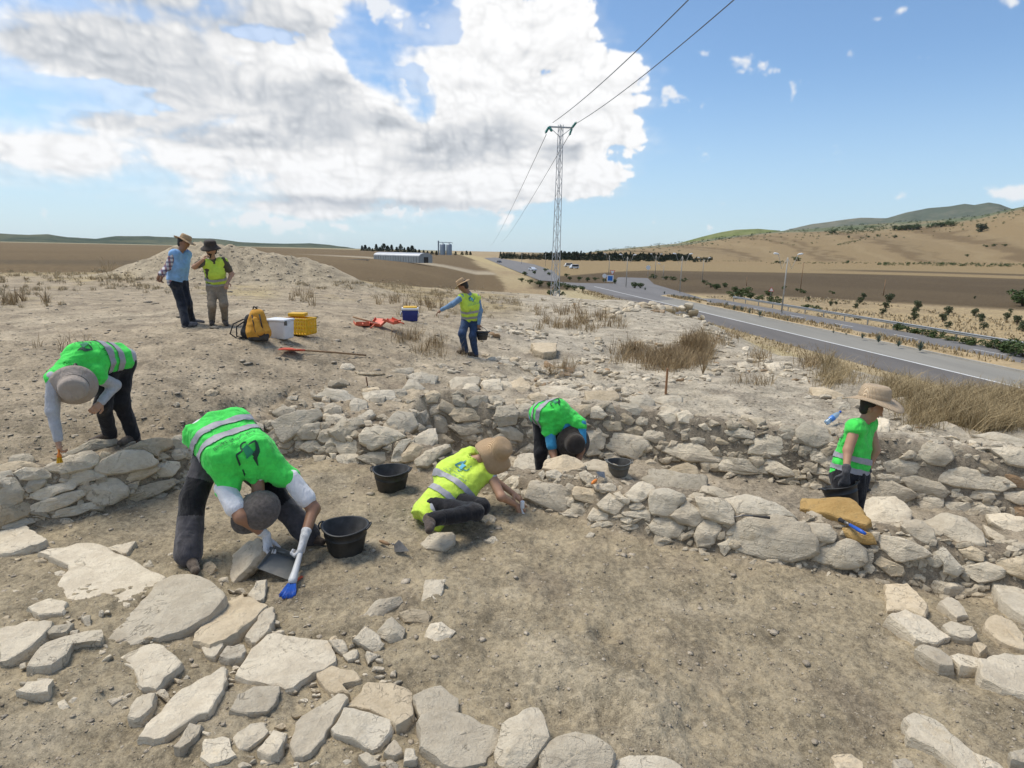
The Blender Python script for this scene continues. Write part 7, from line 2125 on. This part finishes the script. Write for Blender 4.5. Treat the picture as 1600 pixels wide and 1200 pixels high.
# lattice pylon and its wires
pb = raymarch([(867, 463)])[0]; Yp = pb[1]
d_ = ray(876, 195); ptop = CAM + d_ * (Yp / d_[1]); Hp = ptop[2] - pb[2]
t = tag(empty('pylon', pb), 'tall grey lattice power pylon standing at the edge of the dig beside the road', 'pylon')
m_lat = plain('weathered_galvanised_lattice', (.44, .46, .48), .55, .4, .15, 6, 0)
k_ = Yp / F_PX; w0, w1 = 9.5 * k_ / 2, 5.0 * k_ / 2; yaw = .5
def corner(q, f): w = w0 + (w1 - w0) * f; c_, s_ = [(-1, -1), (1, -1), (1, 1), (-1, 1)][q]; x, y = c_ * w, s_ * w; return pb + np.array([x * math.cos(yaw) - y * math.sin(yaw), x * math.sin(yaw) + y * math.cos(yaw), Hp * f])
for q in range(4): MB().tube([corner(q, -.02), corner(q, .5), corner(q, 1.0)], .024 * Yp / 34, 4).build('leg', m_lat, t)
nb = 22
for i in range(nb):
    f0, f1 = i / nb, (i + 1) / nb
    for q in range(4):
        a_, b_ = (q, (q + 1) % 4) if (i + q) % 2 == 0 else ((q + 1) % 4, q)
        MB().tube([corner(a_, f0), corner(b_, f1)], .0095 * Yp / 34, 4, cap=False).build('brace', m_lat, t)
arm_d = unit(np.array([1, .12, 0])); al, ar = ptop - arm_d * 17 * k_ + np.array([0, 0, -.12]), ptop + arm_d * 17 * k_ + np.array([0, 0, -.12])
MB().tube([al, ar], .05 * Yp / 34, 4).tube([al, ptop + np.array([0, 0, -.6])], .02, 4).tube([ar, ptop + np.array([0, 0, -.6])], .02, 4).build('cross_arm', m_lat, t)
m_ins = plain('green_glass_insulator', (.04, .22, .20), .2, 0, .1, 10, 0)
for e_, ds in ((al, ((.15, -.35, -.3), (-.2, .35, -.3))), (ar, ((.3, -.5, .35), (-.12, .35, -.4)))):
    for dv in ds:
        dv = unit(dv); m = MB()
        for j in range(5): m.lathe([(.015, -.025), (.065, -.015), (.07, .0), (.02, .025)], e_ + dv * (.06 + j * .07) * Yp / 34 * 1.1, 10, rot_to(dv)); m.tube([e_ + dv * j * .08, e_ + dv * (.1 + j * .09)], .02, 5)
        m.build('insulator', m_ins, t, True)
m_wire = plain('aluminium_wire', (.10, .12, .15), .5, .5, .1, 5, 0)
def wire(label, a_, b_, sag, r, n=40):
    a_, b_ = np.array(a_), np.array(b_); pts = [a_ + (b_ - a_) * f - np.array([0, 0, sag * 4 * f * (1 - f)]) for f in np.linspace(0, 1, n)]
    tag(MB().tube(pts, r, 5, cap=False).build('power_line', m_wire), label, 'power line', 'power lines of the pylon')
for e_, px_, lab in ((al, (1043, 0), 'upper left power line running from the pylon towards the top of the picture'), (ar, (1109, 0), 'right power line running from the pylon to the top edge of the picture')):
    s_ = e_ + unit((.25, -.6, .2)) * .45 * Yp / 34; q = at(*px_, s_[2] - .25); wire(lab, s_, s_ + (q - s_) * 1.9, .5, .015 * Yp / 34)
for e_, px_, lab in ((al, (766, 384), 'left power line descending from the pylon to the horizon'), (ar, (783, 378), 'right power line descending from the pylon towards the silos')):
    s_ = e_ + unit((-.15, .35, -.4)) * .45 * Yp / 34; d2 = ray(*px_); Y2 = 260; q = CAM + d2 * (Y2 / d2[1]); wire(lab, s_, q, 1.0, .016 * Yp / 34)
for x, y, w_, lab in ((864, 461, .35, 'dark bush at the left foot of the pylon'), (874, 462, .3, 'dark bush at the right foot of the pylon')):
    p = raymarch([(x, y)])[0]; dup(sh[1], p, x, (w_ * 1.6, w_ * 1.6, w_ * 1.5), lab, 'bush')

# long shed, open block building, silos
zs = -1.05; A_, B_ = at(584, 408.5, zs), at(655, 411, zs)
t = tag(empty('shed', A_), 'long pale barrel-roofed shed in front of the conifers', 'shed')
ax = unit(B_ - A_); L = np.linalg.norm(B_ - A_); nrm_ = np.array([-ax[1], ax[0], 0]) ; kz = A_[1] / F_PX; hw, hr, dp_ = 9.5 * kz, 14.5 * kz, 30 * kz
m_shed = plain('translucent_shed_cladding', (.33, .35, .35), .5, .1, .15, .5, 0); m_shed2 = plain('pale_shed_roof', (.44, .45, .46), .4, .2, .1, .5, 0)
prof = [(0, 0), (0, hw)] + [(dp_ * .5 - dp_ * .5 * math.cos(u), hw + (hr - hw) * math.sin(u)) for u in np.linspace(.25, math.pi - .25, 8)] + [(dp_, hw), (dp_, 0)]
pt = lambda l, d2, z: A_ + ax * l + nrm_ * d2 + np.array([0, 0, z])
V = [pt(l, a_, b_) for l in (0, L) for a_, b_ in prof]; n = len(prof)
mesh('roof', V, [(i, i + 1, n + i + 1, n + i) for i in range(1, n - 2)], m_shed2, t)
for i in range(18): MB().add([pt(L * i / 18 + .05, -.02, 0), pt(L * (i + 1) / 18 - .12, -.02, 0), pt(L * (i + 1) / 18 - .12, -.02, hw), pt(L * i / 18 + .05, -.02, hw), pt(L * i / 18 + .05, .2, 0), pt(L * (i + 1) / 18 - .12, .2, 0), pt(L * (i + 1) / 18 - .12, .2, hw), pt(L * i / 18 + .05, .2, hw)], [(0, 1, 2, 3), (1, 5, 6, 2), (4, 0, 3, 7), (3, 2, 6, 7)]).build('wall_panel', m_shed, t)
mesh('end_wall', [pt(0, a_, b_) for a_, b_ in prof] + [pt(L, a_, b_) for a_, b_ in prof], [tuple(range(n - 1, -1, -1)), tuple(range(n, 2 * n))], m_shed, t)
MB().box(pt(L + .05, dp_ * .5, hw * .45), (.2, dp_ * .3, hw * .9), math.atan2(ax[1], ax[0])).build('door', m_glass, t)
zs = -.9; A_, B_ = at(492, 411, zs), at(574, 411.5, zs); t = tag(empty('block_shelter', A_), 'low grey open-fronted block building left of the pale shed', 'building'); ax = unit(B_ - A_); L = np.linalg.norm(B_ - A_); nrm_ = np.array([-ax[1], ax[0], 0]); kz = A_[1] / F_PX; m_block = plain('grey_blockwork', (.27, .26, .24), .9, 0, .2, 1, 0)
MB().box(A_ + ax * L * .5 + nrm_ * 4 + np.array([0, 0, 2.8 * kz]), (L, .3, 5.6 * kz), math.atan2(ax[1], ax[0])).build('back_wall', m_block, t)
for i in range(15): MB().box(A_ + ax * L * i / 14 + np.array([0, 0, 2.9 * kz]), (.45, .45, 5.8 * kz), math.atan2(ax[1], ax[0])).build('pillar', m_block, t)
MB().box(A_ + ax * L * .5 + np.array([0, 0, 5.9 * kz]), (L + 1, .5, .8 * kz), math.atan2(ax[1], ax[0])).build('lintel', m_block, t)
zs = -2.2; P0 = at(695, 398.2, zs); kz = P0[1] / F_PX; t = tag(empty('silo', P0), 'pair of grey grain silos with an elevator tower on the horizon', 'silo'); m_silo = plain('corrugated_silo_steel', (.25, .29, .33), .5, .4, .12, .6, 0)
for x in (-3.2, 6.6): MB().lathe([(4.3 * kz, 0), (4.3 * kz, 15 * kz), (3.9 * kz, 15.6 * kz), (1.0 * kz, 17.3 * kz), (.01, 17.4 * kz)], P0 + np.array([x * kz, 0, 0]), 24).build('silo_drum', m_silo, t, True)
MB().box(P0 + np.array([-9.6 * kz, 0, 10.5 * kz]), (1.9 * kz, 1.9 * kz, 21 * kz)).build('elevator_tower', m_silo, t); MB().box(P0 + np.array([0, 0, 18.6 * kz]), (21 * kz, 1.4 * kz, .9 * kz)).build('conveyor_bridge', m_silo, t)
for x in (-3.2, 6.6, 11.5): MB().box(P0 + np.array([x * kz, 0, 17.8 * kz]), (.5 * kz, .5 * kz, 2.4 * kz)).build('bridge_post', m_silo, t)

# ---- dry grass and weeds
def grass_mat(name, lo, hi):
    m, nt, b = principled(name); rnd = N(nt, 'ShaderNodeNewGeometry').outputs['Random Per Island']
    nt.links.new(mix(nt, rnd, (*lo, 1), (*hi, 1)), b.inputs['Base Color']); b.inputs['Roughness'].default_value = .8; b.inputs['Specular IOR Level'].default_value = .2; return m
m_straw_g = grass_mat('straw_grass', (.22, .165, .085), (.47, .37, .215)); m_brown_g = grass_mat('brown_weeds', (.19, .135, .075), (.44, .33, .19)); m_dust_g = grass_mat('dusty_dry_grass', (.30, .235, .14), (.50, .41, .27))
def blades(name, P, Hh, mat, lean=.5, w=.006, clump=None):
    n = len(P); a_ = rng.uniform(0, math.tau, n); ln = rng.uniform(.05, lean, n) * Hh; h_ = Hh * rng.uniform(.55, 1.15, n); ww = w * rng.uniform(.6, 1.4, n) * np.maximum(1, np.linalg.norm(P[:, :2], axis=1) / 9.0)
    dx = np.stack([np.cos(a_), np.sin(a_), 0 * a_], -1); sd = np.stack([-np.sin(a_ + .6), np.cos(a_ + .6), 0 * a_], -1) * ww[:, None]; up_ = np.array([0, 0, 1.0])
    p1 = P + up_ * (h_ * .55)[:, None] + dx * (ln * .3)[:, None]; p2 = P + up_ * h_[:, None] + dx * ln[:, None]
    V = np.stack([P - sd - up_ * .02, P + sd - up_ * .02, p1 + sd * .7, p1 - sd * .7, p2, p2], 1).reshape(-1, 3)
    b_ = (np.arange(n) * 6)[:, None]; F = np.vstack([b_ + np.array([[0, 1, 2, 3]]), b_ + np.array([[3, 2, 4, 5]])])
    F3 = np.vstack([b_ + np.array([[0, 1, 2]]), b_ + np.array([[0, 2, 3]]), b_ + np.array([[3, 2, 4]])])
    return tag(fastmesh(name, V, F3, mat), kind='stuff')
def patch(cx, cy, rx, ry, n, clumps=0):
    """foot points on the ground for pixels in an ellipse, gathered in tufts"""
    k = clumps or max(6, n // 26); c = rng.normal(size=(k, 2)) * .5; c = c[(c ** 2).sum(1) < 1.3]
    i = rng.integers(0, len(c), n); q = np.array([cx, cy]) + c[i] * np.array([rx, ry]) + rng.normal(size=(n, 2)) * np.array([5.5, 1.6]) * max(.5, min(1.6, (cy - 420) / 110))
    H = raymarch(q, tmax=90); H[:, 2] += fine_height(H[:, 0], H[:, 1]); return H
G1 = [(905, 508, 65, 14, 800), (890, 490, 60, 10, 350), (1050, 566, 42, 15, 3000), (1085, 545, 22, 20, 1500), (985, 555, 35, 14, 700), (1095, 552, 16, 26, 800), (680, 548, 45, 14, 260), (640, 530, 50, 10, 200), (655, 480, 60, 14, 500), (1130, 530, 40, 12, 300), (880, 580, 18, 9, 200), (1180, 565, 30, 8, 150), (480, 470, 50, 8, 150), (120, 545, 60, 8, 80), (30, 475, 60, 10, 180), (1270, 570, 22, 10, 250), (1170, 600, 50, 8, 120)]
P = np.vstack([patch(*g) for g in G1]); blades('brown_weeds', P, rng.uniform(.12, .42, len(P)) * np.clip(np.linalg.norm(P[:, :2], axis=1) / 14, .5, 1.2), m_brown_g, 1.1, .0034)
G2 = [(1310, 585, 30, 18, 900), (1500, 640, 90, 26, 8000), (1590, 625, 60, 24, 5000), (1420, 625, 45, 18, 3000), (1540, 665, 70, 12, 2500), (1640, 650, 60, 22, 2500), (1450, 665, 40, 8, 350), (1240, 545, 40, 8, 350), (1290, 600, 25, 10, 350), (1400, 600, 60, 8, 700)]
P = np.vstack([patch(*g) for g in G2]); blades('straw_grass', P, rng.uniform(.10, .42, len(P)), m_straw_g, 1.5, .0028)
G3 = [(70, 432, 140, 10, 1700), (190, 436, 60, 8, 500), (160, 447, 120, 8, 700), (40, 455, 80, 10, 600), (240, 452, 60, 6, 300), (600, 446, 80, 8, 1500), (700, 458, 70, 10, 1300), (640, 462, 70, 10, 800), (770, 468, 60, 12, 900), (720, 490, 60, 14, 600), (820, 478, 50, 10, 500), (60, 475, 90, 8, 300), (540, 445, 30, 6, 200), (470, 445, 60, 6, 200)]
P = np.vstack([patch(*g) for g in G3]); blades('dry_grass', P, rng.uniform(.03, .15, len(P)) * np.clip(np.linalg.norm(P[:, :2], axis=1) / 20, .6, 1.1), m_dust_g, 1.3, .0032)
# grass of the median and verge, and the slope down to the road
t_ = rng.uniform(-12, 66, 4200); s_ = rng.uniform(5.2, 7.5, 4200); P = np.array([rp(a_, b_, ROAD_Z + .2) for a_, b_ in zip(t_, s_)]); keep = fbm(P[:, 0], P[:, 1], .22, 3, seed=3) > -.15; P = P[keep]; blades('median_grass', P, rng.uniform(.15, .45, len(P)), m_straw_g, .7, .007)
t_ = rng.uniform(-20, 70, 5200); s_ = rng.uniform(13.6, 38, 5200); P = np.array([rp(a_, b_, VALLEY) for a_, b_ in zip(t_, s_)]); keep = fbm(P[:, 0], P[:, 1], .10, 3, seed=5) > .0; P = P[keep]; blades('verge_grass', P, rng.uniform(.15, .45, len(P)), m_dust_g, .7, .010)
t_ = rng.uniform(-12, 80, 3500); s_ = rng.uniform(-8.0, -4.5, 3500); P = np.array([rp(a_, b_, ROAD_Z - .03 - .12 * max(0, -b_ - 5)) for a_, b_ in zip(t_, s_)]); blades('road_edge_grass', P, rng.uniform(.12, .4, len(P)), m_straw_g, .9, .006)
# tall single weeds
def weed(label, px, hpx, seed, n=9, mat=None):
    p = raymarch([px])[0]; h = hpx * ((p - CAM) @ FWD) / F_PX; r_ = np.random.default_rng(seed); m = MB()
    for _ in range(n):
        a_ = r_.uniform(0, math.tau); tip = p + np.array([math.cos(a_) * h * r_.uniform(.1, .45), math.sin(a_) * h * .3, h * r_.uniform(.6, 1.0)]); mid_ = p * .5 + tip * .5 + np.array([0, 0, h * .08])
        m.tube([p, mid_, tip], [.006, .005, .002], 4)
        for _k in range(3): f = r_.uniform(.4, .9); q = p + (tip - p) * f; m.tube([q, q + np.array([r_.normal() * .12, r_.normal() * .1, .12]) * h], [.003, .0012], 4)
    t = tag(empty('dry_weed', p), label, 'weed'); m.build('stems', mat or m_brown_g, t); return t
weed('leafless dark weed standing against the road, right of the tall straw tuft', (1358, 582), 34, 3); weed('tall pale straw tuft beside the road edge', (1290, 582), 46, 5, 22, m_straw_g); weed('tall spindly dry stalks left of the spoil heap', (172, 436), 38, 7, 8, m_straw_g); weed('dry stalks at the left end of the spoil heap', (160, 440), 26, 9, 8, m_straw_g)
weed('dead brown weed at the sunken room\'s right corner', (1098, 585), 60, 11, 16); weed('dry weed behind the walking man', (668, 545), 20, 13, 10)

# ---- air of the plain: one box of thin pale haze round everything
m_air = bpy.data.materials.new('haze'); m_air.use_nodes = True
nt = m_air.node_tree; nt.nodes.remove(nt.nodes['Principled BSDF'])
pv = N(nt, 'ShaderNodeVolumePrincipled'); pv.inputs['Color'].default_value = (.86, .92, 1.0, 1); pv.inputs['Density'].default_value = 2.2e-5; pv.inputs['Anisotropy'].default_value = .1
nt.links.new(pv.outputs[0], nt.nodes['Material Output'].inputs['Volume'])
tag(MB().box((0, 0, 300), (21000, 21000, 840)).build('haze', m_air), kind='stuff')
